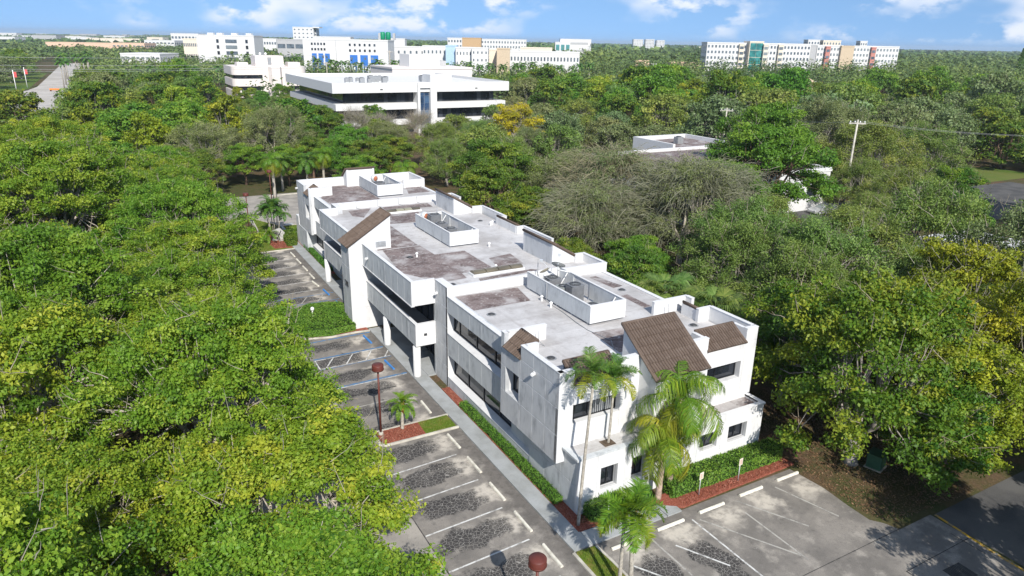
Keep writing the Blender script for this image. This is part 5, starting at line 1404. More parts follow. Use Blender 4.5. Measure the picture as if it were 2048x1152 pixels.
def fan_mesh(seed, pet, rad, n, mat):
    """costapalmate fan leaf on a petiole along +X"""
    rng = np.random.default_rng(seed); parts = []
    P = np.array([[[0, 0, 0], [pet * 0.5, 0, pet * 0.22], [pet, 0, pet * 0.25]]]); V, Q, m = np_tubes(P, np.array([0.03]), 0.015, rng, 4); parts.append((V, Q, np.full(len(Q), 0.6)))
    a = np.linspace(-2.3, 2.3, n); l = rad * rng.uniform(0.85, 1.1, n) * (1 - 0.12 * np.abs(a))
    base = np.tile(P[0, 2], (n, 1)); d = np.stack([np.cos(a), np.sin(a), 0.15 + 0 * a], 1)
    p1 = base + d * (l * 0.6)[:, None] + np.array([0, 0, 0.05]); p2 = base + d * l[:, None] * 0.92 + np.array([0, 0, -1]) * (l * rng.uniform(0.25, 0.5, n))[:, None]
    w = np.stack([-np.sin(a), np.cos(a), 0 * a], 1) * (rad * 2.3 / n * 0.75)
    V = np.stack([base - w * 0.1, base + w * 0.1, p1 + w * 0.55, p1 - w * 0.55, p2 + w * 0.06, p2 - w * 0.06], 1).reshape(-1, 3)
    o = np.arange(n)[:, None] * 6; Q = np.concatenate([o + np.array([[0, 1, 2, 3]]), o + np.array([[3, 2, 4, 5]])], 0); T = np.clip(rng.normal(0.5, 0.2, n), 0, 1)
    parts.append((V, Q, np.concatenate([T, T]))); V, Q, T = stack(parts)
    return np_mesh('frond', V, Q, mat, T)

FR = {
    'slim': [frond_mesh(i, 1.75, 44, 0.55, 0.036, R_(62 - 14 * i), R_(95), 0.28, 'frond_dark' if i < 2 else 'frond_yellow', 40) for i in range(3)],
    'near': [frond_mesh(10 + i, 1.9, 54, 0.68, 0.040, R_(60 - 16 * i), R_(100), 0.22, ('frond_green', 'frond_green', 'frond_yellow')[i], 42) for i in range(3)],
    'queen': [frond_mesh(20 + i, 3.0, 74, 0.95, 0.032, R_(72 - 22 * i), R_(150), 1.0, ('frond_green', 'frond_green', 'frond_yellow')[i], 20) for i in range(3)],
    'queen2': [frond_mesh(25 + i, 2.7, 70, 0.85, 0.032, R_(70 - 22 * i), R_(150), 0.95, ('frond_yellow', 'frond_green', 'frond_yellow')[i], 20) for i in range(3)],
    'pygmy': [frond_mesh(30 + i, 1.35, 40, 0.30, 0.03, R_(68 - 18 * i), R_(110), 0.3, 'frond_green', 30) for i in range(3)],
    'coco': [frond_mesh(40 + i, 2.6, 40, 0.62, 0.07, R_(64 - 18 * i), R_(115), 0.5, 'frond_dark', 25) for i in range(3)],
    'areca': [frond_mesh(50 + i, 1.9, 34, 0.55, 0.06, R_(72 - 14 * i), R_(105), 0.35, 'frond_dark', 35) for i in range(3)],
    'fan': [fan_mesh(60 + i, 1.0, 0.95, 34, 'frond_fan') for i in range(3)],
}
def palm(kind, x, y, h, rt, nf, label, group=None, lean=(0, 0), bark='palm_bark', shaft=None, s=1.0, pitch=(-0.15, 0.55), top_rust=False, rings=True):
    t = thing({'slim': 'slender_palm', 'near': 'slender_palm', 'queen': 'queen_palm', 'queen2': 'queen_palm', 'pygmy': 'date_palm', 'coco': 'coconut_palm', 'areca': 'clump_palm', 'fan': 'fan_palm'}[kind], label, 'palm', (x, y, 0), 0, group)
    pts, rad = [], []
    n = 14
    for i in range(n + 1):
        u = i / n; pts.append((lean[0] * u ** 1.4, lean[1] * u ** 1.4, h * u)); rad.append(rt * (1.25 - 0.35 * u) * (1.04 if i % 2 else 0.97))
    MB().tube(pts, rad, 10).build('trunk', bark, t)
    hx, hy = lean
    if shaft: MB().tube([(hx, hy, h - 0.05), (hx, hy, h + shaft * 0.6), (hx, hy, h + shaft)], [rt * 1.15, rt * 1.25, rt * 0.5], 10).build('crownshaft', 'crownshaft', t)
    if top_rust:
        MB().tube([(hx, hy, h * 0.62), (hx, hy, h * 0.85), (hx, hy, h + 0.05)], [rt * 1.25, rt * 1.9, rt * 1.2], 10).build('husk', 'palm_rust', t)
    top = h + (shaft or 0)
    for i in range(nf):
        k = i / max(nf - 1, 1)
        me = FR[kind][min(2, int(k * 3))]
        az = i * 2.39996 + random.uniform(-0.2, 0.2)
        tilt = pitch[0] + (pitch[1] - pitch[0]) * k + random.uniform(-0.1, 0.1)
        sc = s * random.uniform(0.88, 1.1) * (0.8 if k < 0.12 else 1)
        place('frond', me, t, (hx, hy, top - 0.05 - 0.12 * k), (random.uniform(-0.25, 0.25), tilt, az), (sc, sc, sc))
    return t
palm('slim', -0.46, -0.79, 8.15, 0.075, 15, 'tall thin-trunked palm in front of the building corner', 'slim palms at the front', (0.75, 0.45), shaft=0.7, pitch=(-0.3, 0.75))
palm('slim', 2.4, 0.82, 6.85, 0.07, 14, 'thin-trunked palm rising through the front ledge', 'slim palms at the front', (0.25, 0.1), shaft=0.7, pitch=(-0.3, 0.75))
palm('near', -1.95, -6.25, 4.35, 0.085, 12, 'palm with thin pale trunk on the corner lawn, left of two', 'pair of palms on the corner lawn', (0.12, 0.15), shaft=0.55, pitch=(-0.35, 0.8), s=1.0)
palm('near', -1.45, -6.5, 4.6, 0.10, 12, 'palm with thicker pale trunk on the corner lawn, right of two', 'pair of palms on the corner lawn', (-0.1, 0.2), shaft=0.55, pitch=(-0.35, 0.8), s=1.0)
palm('queen', 5.95, -0.62, 6.2, 0.15, 17, 'tall shaggy palm with long hanging fronds before the front bay', 'shaggy palms before the front wall', (0.15, -0.1), bark='palm_pink', pitch=(-0.4, 0.8), s=1.2)
palm('queen2', 4.9, -0.95, 4.3, 0.15, 15, 'lower shaggy yellow-green palm before the front bay', 'shaggy palms before the front wall', (-0.05, -0.15), bark='palm_pink', pitch=(-0.4, 0.85), s=1.15)
palm('pygmy', -5.25, 12.95, 2.0, 0.10, 22, 'small feathery palm in the lamp planter', None, (0.08, 0.05), top_rust=True, pitch=(-0.3, 0.7))
palm('fan', 18.6, 15.0, 5.4, 0.18, 30, 'fan palm behind the right parapet, left of two', 'fan palms right of the building', pitch=(-0.7, 1.0), s=1.45)
palm('fan', 19.2, 10.0, 5.4, 0.18, 32, 'larger fan palm behind the right parapet, right of two', 'fan palms right of the building', pitch=(-0.7, 1.0), s=1.55)
palm('fan', 16.4, 13.0, 3.0, 0.16, 20, 'low fan palm close to the right wall', 'fan palms right of the building', pitch=(-0.6, 1.0), s=1.0)
palm('fan', 22.0, 51.5, 3.2, 0.17, 18, 'yellowish fan palm among the dark trees right of the far wing', 'fan palms right of the building', pitch=(-0.6, 1.0), s=1.2)
palm('queen', 2.2, 90.0, 6.0, 0.2, 20, 'shaggy palm with rusty dead fronds beyond the far lot', None, pitch=(-0.4, 0.8), s=0.95)
palm('queen', 11.0, 93.0, 6.0, 0.18, 18, 'shaggy palm behind the far left roof corner', 'palms behind the far end', pitch=(-0.4, 0.8), s=1.0)
palm('coco', 8.0, 92.0, 5.4, 0.16, 18, 'arching palm behind the far left roof corner', 'palms behind the far end', pitch=(-0.4, 0.8), s=1.1)
palm('queen', 21.0, 81.0, 4.8, 0.18, 20, 'shaggy palm behind the far roof bay', 'palms behind the far end', pitch=(-0.4, 0.8), s=1.05)
palm('coco', 4.5, 95.0, 5.0, 0.16, 18, 'dark arching palm beyond the far lot kerb', 'palms behind the far end', pitch=(-0.4, 0.8), s=1.1)
# clump palm on the far island
t = thing('clump_palm', 'bushy clump palm with many stems on the far island', 'palm', (-2.6, 66.2, 0))
for i in range(7):
    a = i * 0.9; r = 0.45 * (i > 0)
    bx, by = r * math.cos(a), r * math.sin(a); tx, ty = bx * 2.2, by * 2.2; hh = 3.0 + 0.5 * (i % 3)
    MB().tube([(bx, by, 0), (tx, ty, hh)], [0.07, 0.05], 7).build('stem', 'palm_bark', t)
    for j in range(11):
        place('frond', FR['areca'][j % 3], t, (tx, ty, hh), (random.uniform(-.2, .2), -0.35 + 0.1 * j, i + j * 2.4), (1, 1, 1))
palm('pygmy', -4.0, 63.0, 1.2, 0.1, 18, 'low feathery palm left of the monument sign', None, s=1.3)
palm('pygmy', -0.35, 64.2, 0.9, 0.1, 16, 'low feathery palm against the far corner wall', None, s=1.1)

# ---------------------------------------------------------------- hedges, lawn grass, mulch chips
def inside(poly, P):
    x, y = P[:, 0], P[:, 1]; n = len(poly); r = np.zeros(len(P), bool); j = n - 1
    for i in range(n):
        xi, yi = poly[i]; xj, yj = poly[j]
        r ^= ((yi > y) != (yj > y)) & (x < (xj - xi) * (y - yi) / (yj - yi + 1e-12) + xi); j = i
    return r
def sample(poly, n, rng):
    a = np.array(poly); lo, hi = a.min(0), a.max(0); out = np.zeros((0, 2))
    while len(out) < n:
        q = rng.uniform(lo, hi, (n * 2, 2)); out = np.concatenate([out, q[inside(poly, q)]])
    return out[:n]
def hedge(poly, h, label, dens=260, L=0.10, W=0.06, mat='hedge_leaf', seed=1, round_=0.0, group='clipped hedges'):
    rng = np.random.default_rng(seed)
    t = thing('hedge', label, 'hedge', (0, 0, 0), 0, group)
    a = np.array(poly); ctr = a.mean(0); shr = [tuple(ctr + (p - ctr) * (1 - 0.10 / max(np.linalg.norm(p - ctr), .2))) for p in a]
    MB().prism(shr, 0.05, h * (0.86 if not round_ else 0.6)).build('core', 'core_shade', t)  # dark box added inside the leaves to block light
    area = 0.5 * abs(sum(a[i - 1][0] * a[i][1] - a[i][0] * a[i - 1][1] for i in range(len(a))))
    n1 = int(area * dens); p = sample(poly, n1, rng)
    # distance from the outline, for a rounded shoulder
    dist = np.full(n1, 9.0)
    for i in range(len(a)):
        u, v = a[i - 1], a[i]; w = v - u; tt = np.clip(((p - u) @ w) / max(w @ w, 1e-9), 0, 1); dist = np.minimum(dist, np.linalg.norm(p - u - tt[:, None] * w, axis=1))
    sh = h * (1 - round_ * np.exp(-dist / 0.9)) - 0.12 * np.exp(-dist / 0.10)
    lump = 0.05 * np.sin(p[:, 0] * 4.1 + 1) * np.sin(p[:, 1] * 3.7) + 0.03 * np.sin(p[:, 0] * 9.0) * np.sin(p[:, 1] * 8.3 + 2)
    c1 = np.stack([p[:, 0], p[:, 1], sh + lump + rng.normal(0, 0.035, n1)], 1); m1 = unit(np.array([0, 0, 0.9]) + rng.normal(size=(n1, 3)) * 0.6)
    parts = [(c1, m1)]
    for i in range(len(a)):
        u, v = a[i - 1], a[i]; ln = np.linalg.norm(v - u)
        hh = h * (1 - round_)
        k = int(ln * hh * dens * 1.1) + 1; s = rng.random((k, 1)); q = u + (v - u) * s; nrm = np.array([(v - u)[1], -(v - u)[0]]) / max(ln, 1e-6)
        if nrm @ (0.5 * (u + v) - ctr) < 0: nrm = -nrm
        q = q + nrm * rng.normal(0.0, 0.04, (k, 1)); c2 = np.concatenate([q, rng.uniform(0.05, max(hh - 0.02, 0.1), (k, 1))], 1)
        m2 = unit(np.array([nrm[0], nrm[1], 0.5]) + rng.normal(size=(k, 3)) * 0.55); parts.append((c2, m2))
    c = np.concatenate([q[0] for q in parts]); m = np.concatenate([q[1] for q in parts])
    V, Q = leaf_cards(c, m, L, W, rng); T = np.clip(rng.normal(0.5, 0.2, len(c)) + 0.15 * np.sin(c[:, 0] * 1.3) * np.sin(c[:, 1] * 0.9), 0, 1)
    place('foliage', np_mesh('hedge_foliage', V, Q, mat, T), t)
    return t
plain('core_shade', (0.025, 0.05, 0.012), 0.9, 0.1, 0, 0.3)  # near-black green: shade of the hedge inside, put into the colour
hedge(oval, 1.25, 'round clipped hedge island beside the stair tower', 380, 0.10, 0.06, seed=2, round_=0.42)
hedge([(-0.62, 13.9), (-0.08, 13.9), (-0.08, 8.0), (-0.58, 8.0)], 0.55, 'narrow clipped hedge below the ribbon windows, upper run', 420, 0.085, 0.05, seed=3)
hedge([(-0.6, 7.98), (-0.08, 7.98), (-0.12, 1.3), (-0.66, 1.3)], 0.55, 'narrow clipped hedge below the grey corner block', 420, 0.085, 0.05, seed=4)
hedge([(5.7, -0.05), (14.6, -0.05), (15.0, -0.9), (14.3, -1.45), (5.6, -1.35)], 0.95, 'wide clipped hedge along the sunlit front wall', 300, 0.10, 0.06, seed=5)
hedge([(0.35, -0.1), (1.6, -0.1), (1.75, -0.7), (1.1, -1.15), (0.25, -0.95)], 1.2, 'rounded shrub at the building corner behind the thin palm', 360, 0.085, 0.05, seed=6, round_=0.25)
hedge([(1.7, -0.1), (4.4, -0.1), (4.3, -1.0), (1.9, -1.0)], 0.8, 'short hedge below the ground-floor windows, behind the near palm', 300, 0.095, 0.055, seed=7)
hedge([(-2.3, 60.2), (-1.2, 60.4), (-0.55, 63), (-0.65, 65.4), (-1.6, 65.8), (-2.2, 63)], 1.2, 'oval shrub with reddish tips beside the monument sign', 240, 0.12, 0.07, 'leaf_dark', seed=8, round_=0.3)
hedge([(-0.6, 48.2), (-0.08, 48.2), (-0.08, 59.2), (-0.6, 59.2)], 0.6, 'narrow clipped hedge along the far wing', 300, 0.10, 0.06, seed=9)
hedge([(78, 31.5), (92, 27.2), (94, 29.6), (80, 33.5)], 1.6, 'bright low hedge along the side street', 90, 0.22, 0.14, 'leaf_lime', seed=10, round_=0.3)

def scatter_cards(name, polys, dens, z, L, W, mat, up, kind_label, seed, hmin=0.0, hmax=0.05):
    rng = np.random.default_rng(seed); cs = []
    for poly in polys:
        a = np.array(poly); area = 0.5 * abs(sum(a[i - 1][0] * a[i][1] - a[i][0] * a[i - 1][1] for i in range(len(a)))); n = int(area * dens)
        p = sample(poly, n, rng); cs.append(np.concatenate([p, z + rng.uniform(hmin, hmax, (n, 1))], 1))
    c = np.concatenate(cs); n = len(c)
    if up:
        ax = unit(np.array([0, 0, 1.0]) + rng.normal(size=(n, 3)) * 0.45); nrm = unit(np.cross(ax, rng.normal(size=(n, 3))))
        V, Q = leaf_cards(c, nrm, L, W, rng, axis=ax)
    else:
        V, Q = leaf_cards(c, unit(np.array([0, 0, 1.0]) + rng.normal(size=(n, 3)) * 0.35), L, W, rng)
    o = place(name, np_mesh(name, V, Q, mat, np.clip(rng.normal(0.5, 0.24, n), 0, 1))); tag(o, kind_label, name.split('_')[0], None, 'stuff')
scatter_cards('grass', [[(-0.6, -4.0), (-0.66, -2.6), (-1.7, -2.55), (-1.8, -8.8), (-0.7, -8.3)], [(-4.05, 11.65), (-1.95, 11.65), (-1.95, 13.2), (-4.0, 13.2)], [(-6.6, 59.4), (-4.2, 59.9), (-4.3, 63.5), (-3.4, 67), (-1.2, 67.3), (-1.0, 70.5), (-3.6, 76), (-4.1, 69.1)], [(-0.5, 63.3), (1.5, 63.3), (1.5, 70.6), (-0.5, 70.6)]],
              420, 0.11, 0.10, 0.022, 'grass_blade', True, 'short green and straw-coloured lawn grass', 31)
scatter_cards('mulch_chips', [[(-6.95, 11.7), (-4.2, 11.7), (-4.1, 13.2), (-6.95, 13.2)], [(5.8, -1.4), (14.5, -1.5), (14.6, -2.05), (5.9, -2.15)], [(-0.62, 13.9), (-0.1, 13.9), (-0.1, 16.9), (-0.62, 16.9)], [(-0.6, -1.2), (0.4, -1.2), (0.2, 0.0), (-0.15, 0.0), (-0.15, 1.4), (-0.62, 1.4)], [(-3.8, 60.1), (-2.4, 60.0), (-1.9, 66.3), (-3.3, 66.6), (-4.1, 63.5)]],
              330, 0.115, 0.10, 0.035, 'mulch_chip', False, 'loose red wood mulch chips on the planting beds', 32)
scatter_cards('leaf_litter', [[(14.5, -2.2), (14.5, -7.6), (15.2, -8.6), (22, -9.0), (22, 6), (15.2, 6), (15.2, -1.4)]], 90, 0.018, 0.12, 0.06, 'litter_leaf', False, 'brown fallen leaves under the right-hand trees', 33)

# ---------------------------------------------------------------- neighbouring and distant buildings
def bld(name, label, cat='building', loc=(0, 0, 0), rz=0, group=None): return thing(name, label, cat, loc, rz, group)

# white three-storey office block
t = bld('office_block', 'white three-storey office block with dark ribbon windows and overhanging roof fascia')
X0, X1, Y0, Y1 = 31.7, 83.4, 160.0, 214.0
B(X0 + 3.5, X1 - 3.5, Y0 + 3.0, Y1 - 3, 0, 12.4).build('core_wall', 'glass_dark', t)
mb = MB(); mb.box(X0, X1, Y0, Y0 + 0.5, 10.95, 13.5); mb.box(X0, X1, Y1 - .5, Y1, 10.95, 13.5); mb.box(X0, X0 + .5, Y0 + .5, Y1 - .5, 10.95, 13.5); mb.box(X1 - .5, X1, Y0 + .5, Y1 - .5, 10.95, 13.5)
mb.build('roof_fascia', 'far_white', t)
B(X0 + .5, X1 - .5, Y0 + .5, Y1 - .5, 10.95, 12.7).build('roof', 'far_white', t)
for (za, zb, nm) in ((6.47, 8.13, 'floor_band'), (2.4, 3.7, 'floor_band')):
    B(X0 + 0.8, 55.4, Y0 + 0.6, Y0 + 3.2, za, zb).build(nm, 'far_white', t); B(60.5, X1 - 0.8, Y0 + 0.6, Y0 + 3.2, za, zb).build(nm, 'far_white', t)
    B(X0 + 0.8, X0 + 3.6, Y0 + 3.2, Y1 - 1, za, zb).build(nm, 'far_white', t); B(X1 - 3.6, X1 - 0.8, Y0 + 3.2, Y1 - 1, za, zb).build(nm, 'far_white', t)
for (a, b) in ((X0 + 3.6, 54.9), (61.0, X1 - 3.6)):
    for (za, zb) in ((8.2, 10.9), (3.8, 6.4)):
        n = 14 if a > 50 else 16; w = (b - a) / n
        for k in range(n):
            p = B(a + k * w + 0.05, a + (k + 1) * w - 0.05, Y0 + 2.9, Y0 + 2.97, za, zb).build('pane', 'glass_dark', t)
B(58.6, 60.5, Y0 - 0.6, Y0 + 5, 0, 15.5).build('pylon', 'far_white', t); B(60.5, 67.0, Y0 + 4.0, Y0 + 5, 11.9, 15.3).build('roof_screen', 'far_white', t)
B(54.9, 55.6, Y0 - 0.6, Y0 + 3, 0, 13.4).build('pylon', 'far_white', t)
for j in range(5):
    for k in range(2): B(55.65 + k * 1.48, 57.05 + k * 1.48, Y0 + 0.3, Y0 + 0.4, 2.2 + j * 1.95, 4.05 + j * 1.95).build('pane', 'glass_blue', t)
B(55.6, 58.6, Y0 + 0.42, Y0 + 3, 0, 12.0).build('stair_core', 'metal_light', t); B(55.6, 58.6, Y0 - 0.5, Y0 + 0.9, 12.0, 13.45).build('stair_fascia', 'far_white', t)
m = MB().lathe([(0.9, 0), (0.9, 0.1)], 16).build('logo', 'rust', t); m.rotation_euler = (R_(90), 0, 0); m.location = (61.6, Y0 + 3.95, 14.3)
for (a, z_) in ((44.5, 11.6), (72.5, 11.6)): B(a, a + 0.7, Y0 - 0.03, Y0 - 0.005, z_, z_ + 0.3).build('fascia_mark', 'metal_dark', t)
rr = random.Random(3)
for k in range(15):
    x = 40 + k * 1.35 + (5 if k > 9 else 0); s = rr.uniform(0.8, 1.6); yy = Y0 + rr.uniform(9, 20)
    if 57 < x < 61: continue
    u = thing('roof_unit', 'grey air handling unit on the office block roof', 'air conditioner', (x, yy, 12.7), 0, 'air handlers on the white office block')
    B(-s / 2, s / 2, -s / 2, s / 2, 0.2, 0.2 + s * 1.1).build('cabinet', 'metal_grey', u); MB().lathe([(s * .38, 0.2 + s * 1.1), (s * .38, 0.3 + s * 1.1)], 12).build('fan_ring', 'metal_dark', u)
    B(-s / 2, s / 2, -s / 2, s / 2, 0, 0.19).build('base', 'metal_light', u)
# pale block right behind it
t = bld('office_block', 'pale office block with a tall penthouse behind the white one')
B(68.5, 99, 216.5, 240, 0, 14.6).build('wall', 'stucco_tan', t); B(68.3, 99.2, 216.3, 240, 14.6, 15.2).build('parapet', 'stucco_tan', t); B(77, 88.5, 222, 232, 15.2, 19.4).build('penthouse', 'far_white', t); B(88.5, 92, 224, 230, 15.2, 17.2).build('penthouse', 'far_grey', t)
for k in range(9): B(70 + k * 3.1, 72.2 + k * 3.1, 216.2, 216.28, 9.6, 11.4).build('window', 'glass_dark', t)
# tan-white three-storey block with rounded corner
t = bld('office_block', 'cream three-storey office block with rounded corners and a square penthouse')
X0, X1, Y0 = 26.8, 57.0, 290.0
def rounded(x0, x1, y0, y1, r): return [(x0 + r - r * math.cos(a), y0 + r - r * math.sin(a)) for a in np.linspace(0, math.pi / 2, 7)] + [(x1 - r + r * math.sin(a), y0 + r - r * math.cos(a)) for a in np.linspace(0, math.pi / 2, 7)] + [(x1, y1), (x0, y1)]
for (za, zb, e) in ((0.4, 3.3, 0), (4.9, 7.9, 0), (9.4, 12.7, 0)): MB().prism(rounded(X0, X1, Y0, Y0 + 22, 3.2), za, zb).build('floor_band', 'stucco_tan', t)
MB().prism(rounded(X0 + .5, X1 - .5, Y0 + .5, Y0 + 21.5, 3.0), 0, 12.2).build('core_wall', 'glass_dark', t)
for (a, b) in ((38.6, 41.0), (46.4, 48.9)): B(a, b, Y0 - 0.3, Y0 + 1, 0.4, 12.4).build('bay', 'stucco_tan', t)
MB().prism([(41.0, Y0), (42.0, Y0 - 2.4), (45.4, Y0 - 2.4), (46.4, Y0), (46.4, Y0 + 1), (41.0, Y0 + 1)], 0.2, 12.5).build('stair_bay', 'stucco_tan', t)
B(36.8, 48.2, Y0 + 3, Y0 + 13, 12.7, 16.9).build('penthouse', 'stucco_tan', t); B(29.5, 33.8, Y0 + 3, Y0 + 9, 12.7, 14.2).build('roof_box', 'stucco_tan', t); B(50, 55, Y0 + 3, Y0 + 9, 12.7, 14.3).build('roof_box', 'stucco_tan', t)
B(41.7, 43.2, Y0 + 2.9, Y0 + 2.98, 13.3, 16.2).build('emblem', 'metal_grey', t)
for x in (39.5, 41.7): MB().lathe([(0.02, 16.9), (0.5, 17.4), (0.5, 17.8), (0.05, 18.2)], 12, x, Y0 + 6).build('radome', 'white_paint', t)

# low white annex behind the wispy trees, and neighbours on the right
t = bld('annex_building', 'low white flat-roofed annex behind the wispy trees'); t.scale = (1, 1, 0.9)
B(50.5, 80, 47, 74, 0, 6.6).build('wall', 'stucco_white', t); mb = MB(); mb.box(50.3, 80.2, 73.5, 74.1, 6.6, 7.25); mb.box(50.3, 80.2, 46.9, 47.4, 6.6, 7.25); mb.box(50.3, 50.9, 47.4, 73.5, 6.6, 7.25); mb.box(79.6, 80.2, 47.4, 73.5, 6.6, 7.25); mb.build('parapet', 'stucco_white', t)
B(50.9, 79.6, 47.4, 73.5, 6.6, 6.7).build('roof', 'roof_brown_worn', t); B(71, 84.5, 74.2, 86, 0, 7.0).build('wall', 'stucco_white', t)
mb = MB(); mb.box(71, 84.5, 85.4, 86.0, 7, 7.9); mb.box(71, 71.5, 74.2, 85.4, 7, 7.9); mb.box(84.0, 84.5, 74.2, 85.4, 7, 7.9); mb.build('parapet', 'stucco_white', t); B(71.5, 84.0, 74.3, 85.4, 7.0, 7.06).build('roof', 'roof_brown_worn', t)
for k in range(6): B(53 + k * 4.4, 55.2 + k * 4.4, 46.84, 46.9, 2.6, 4.6).build('window', 'glass_dark', t)
u = thing('roof_unit', 'grey air conditioner on the annex roof', 'air conditioner', (76.5, 79, 6.36)); B(-.7, .7, -.6, .6, 0, 1.3).build('cabinet', 'metal_grey', u); MB().lathe([(.5, 1.3), (.5, 1.42)], 12).build('fan_ring', 'metal_dark', u)
t = bld('flat_roof_house', 'pale flat-roofed house half hidden behind the oaks at the right', 'house')
B(53, 70, 6, 19.5, 0, 3.6).build('wall', 'stucco_white', t); B(52.6, 70.4, 5.6, 19.9, 3.6, 3.95).build('roof', 'far_white', t); B(55, 58, 8, 11, 3.95, 4.4).build('roof_hatch', 'far_grey', t)
for k in range(4): B(52.94, 53.0, 7.5 + k * 3, 9 + k * 3, 1.2, 2.6).build('window', 'glass_dark', t)
t = bld('wooden_fence', 'tan board fence beside the pale flat-roofed house', 'fence')
for k in range(30): B(66 + k * 0.36, 66.33 + k * 0.36, 24.6 - 0.05 * k, 24.65 - 0.05 * k, 0, 1.9 + 0.03 * (k % 3)).build('board', 'wood_fence', t)
def house(x, y, w, d, h, rz, label, wall='far_cream', roof='roof_beige', chim=False):
    t = bld('house', label, 'house', (x, y, 0), rz, 'beige houses among the trees')
    B(-w / 2, w / 2, -d / 2, d / 2, 0, h).build('wall', wall, t)
    e = 0.6; r = MB(); a = [(-w / 2 - e, -d / 2 - e, h), (w / 2 + e, -d / 2 - e, h), (w / 2 + e, d / 2 + e, h), (-w / 2 - e, d / 2 + e, h)]; k = min(w, d) * 0.32
    p, q = (-w / 2 + k, 0, h + k * 1.1), (w / 2 - k, 0, h + k * 1.1)
    for f in ((a[0], a[1], q, p), (a[1], a[2], q), (a[2], a[3], p, q), (a[3], a[0], p), (a[3], a[2], a[1], a[0])): r.face(f)
    ro = r.build('roof', roof, t)
    for s in (-1, 1): B(s * w * 0.25 - 0.7, s * w * 0.25 + 0.7, -d / 2 - 0.05, -d / 2 - 0.005, 1.0, 2.4).build('window', 'glass_far', t)
    if chim: B(-w * .3, -w * .3 + 1.6, -1, 1, h, h + k * 1.1 + 2.2).build('chimney', wall, ro)
house(236, 206, 12, 10, 6.5, R_(-30), 'tall beige house with a square chimney among the trees', chim=True); house(258, 204, 16, 11, 5.5, R_(20), 'beige gabled house right of the one with the chimney')
house(176, 117, 14, 10, 5.0, R_(-20), 'tan roofed house behind the second utility pole'); house(224, 114, 13, 10, 4.8, R_(10), 'pinkish house among oaks at the right edge', 'far_peach'); house(300, 235, 15, 11, 5, R_(-10), 'pale roofed house on the right beyond the beige pair', 'far_white')

CR = R_(-29.385)
SKY = 'buildings on the skyline'
def sky(cx, cy, w, d, h, mat, label, rows=0, cols=0, ww=0.5, wh=0.45, wmat='glass_far', rz=0.0, z0=0.12, name='distant_building', par=0.8, skip=(0, 0)):
    """(cx,cy) middle of the side that faces the camera"""
    t = bld(name, label, 'building', (cx, cy, 0), CR + rz, SKY)
    B(-w / 2, w / 2, 0, d, 0, h - par).build('wall', mat, t); B(-w / 2 - .15, w / 2 + .15, -.15, d + .15, h - par, h).build('parapet', mat, t)
    if rows:
        mb = MB(); a0 = -w / 2 + w * skip[0]; cw = (w * (1 - skip[0] - skip[1])) / cols; rh = (h - par) * (1 - z0) / rows; zz = (h - par) * z0
        for j in range(rows):
            for k in range(cols):
                xc = a0 + (k + .5) * cw; zc_ = zz + (j + .5) * rh
                mb.box(xc - cw * ww / 2, xc + cw * ww / 2, -0.12, -0.01, zc_ - rh * wh / 2, zc_ + rh * wh / 2)
        for s in (-1, 1):
            n = max(1, int(d / cw))
            for j in range(rows):
                for k in range(n):
                    yc = (k + .5) * d / n; zc_ = zz + (j + .5) * rh
                    mb.box(s * w / 2 + min(0, s * .12), s * w / 2 + max(0, s * .12), yc - cw * ww / 2, yc + cw * ww / 2, zc_ - rh * wh / 2, zc_ + rh * wh / 2)
        m = mb.build('windows', wmat, t); m['kind'] = 'stuff'
    return t
# the long dormitory-like block on the right skyline
sky(364, 354, 30, 16, 26.3, 'far_white', 'left end of the long white block on the right skyline', 6, 12)
t = sky(377, 341, 9.5, 14, 27.4, 'far_cream', 'green glass stair tower in the long white skyline block', 0, 0)
for j in range(5):
    for k in range(2): B(-4.2 + k * 4.3, -0.1 + k * 4.3, -0.25, -0.02, 3 + j * 4.7, 7.3 + j * 4.7).build('pane', 'glass_teal', t)
sky(399, 334, 33, 16, 26.3, 'far_white', 'long white skyline block between the green glass tower and the grey wing', 6, 14)
sky(417, 327, 5.5, 16, 25.8, 'far_grey', 'narrow grey wing of the long skyline block'); sky(430, 323, 18, 16, 25.8, 'far_white', 'white wing with a red stair left of the taupe slab', 6, 8)
sky(439, 315.5, 9, 15, 25.6, 'roof_beige', 'windowless taupe slab in the long skyline block'); sky(458, 307, 32, 16, 25.8, 'far_white', 'right end of the long white skyline block', 6, 14)
sky(427, 322, 3, 2, 25, 'far_red', 'red stair strip left of the taupe slab', 5, 1, .7, .4); sky(455, 306.5, 3, 2, 25, 'far_red', 'red stair strip at the right end of the long block', 5, 1, .7, .4)
for i, (x, y) in enumerate(((371, 348.5), (381, 336), (394, 334.5), (407, 331))): sky(x, y, 3.2, 3, 25.6, 'far_cream', 'cream balcony bay on the long skyline block, %s from its left end' % ORD[i], 6, 1, .8, .5)
sky(516, 407, 10, 10, 30.2, 'far_white', 'white tower peeping over the long block, left', 7, 4); sky(529, 399, 15, 10, 30.0, 'far_cream', 'pinkish tower peeping over the long block, middle', 7, 6); sky(553, 386, 6, 8, 30.0, 'far_white', 'small tower peeping over the long block, right', 7, 3)
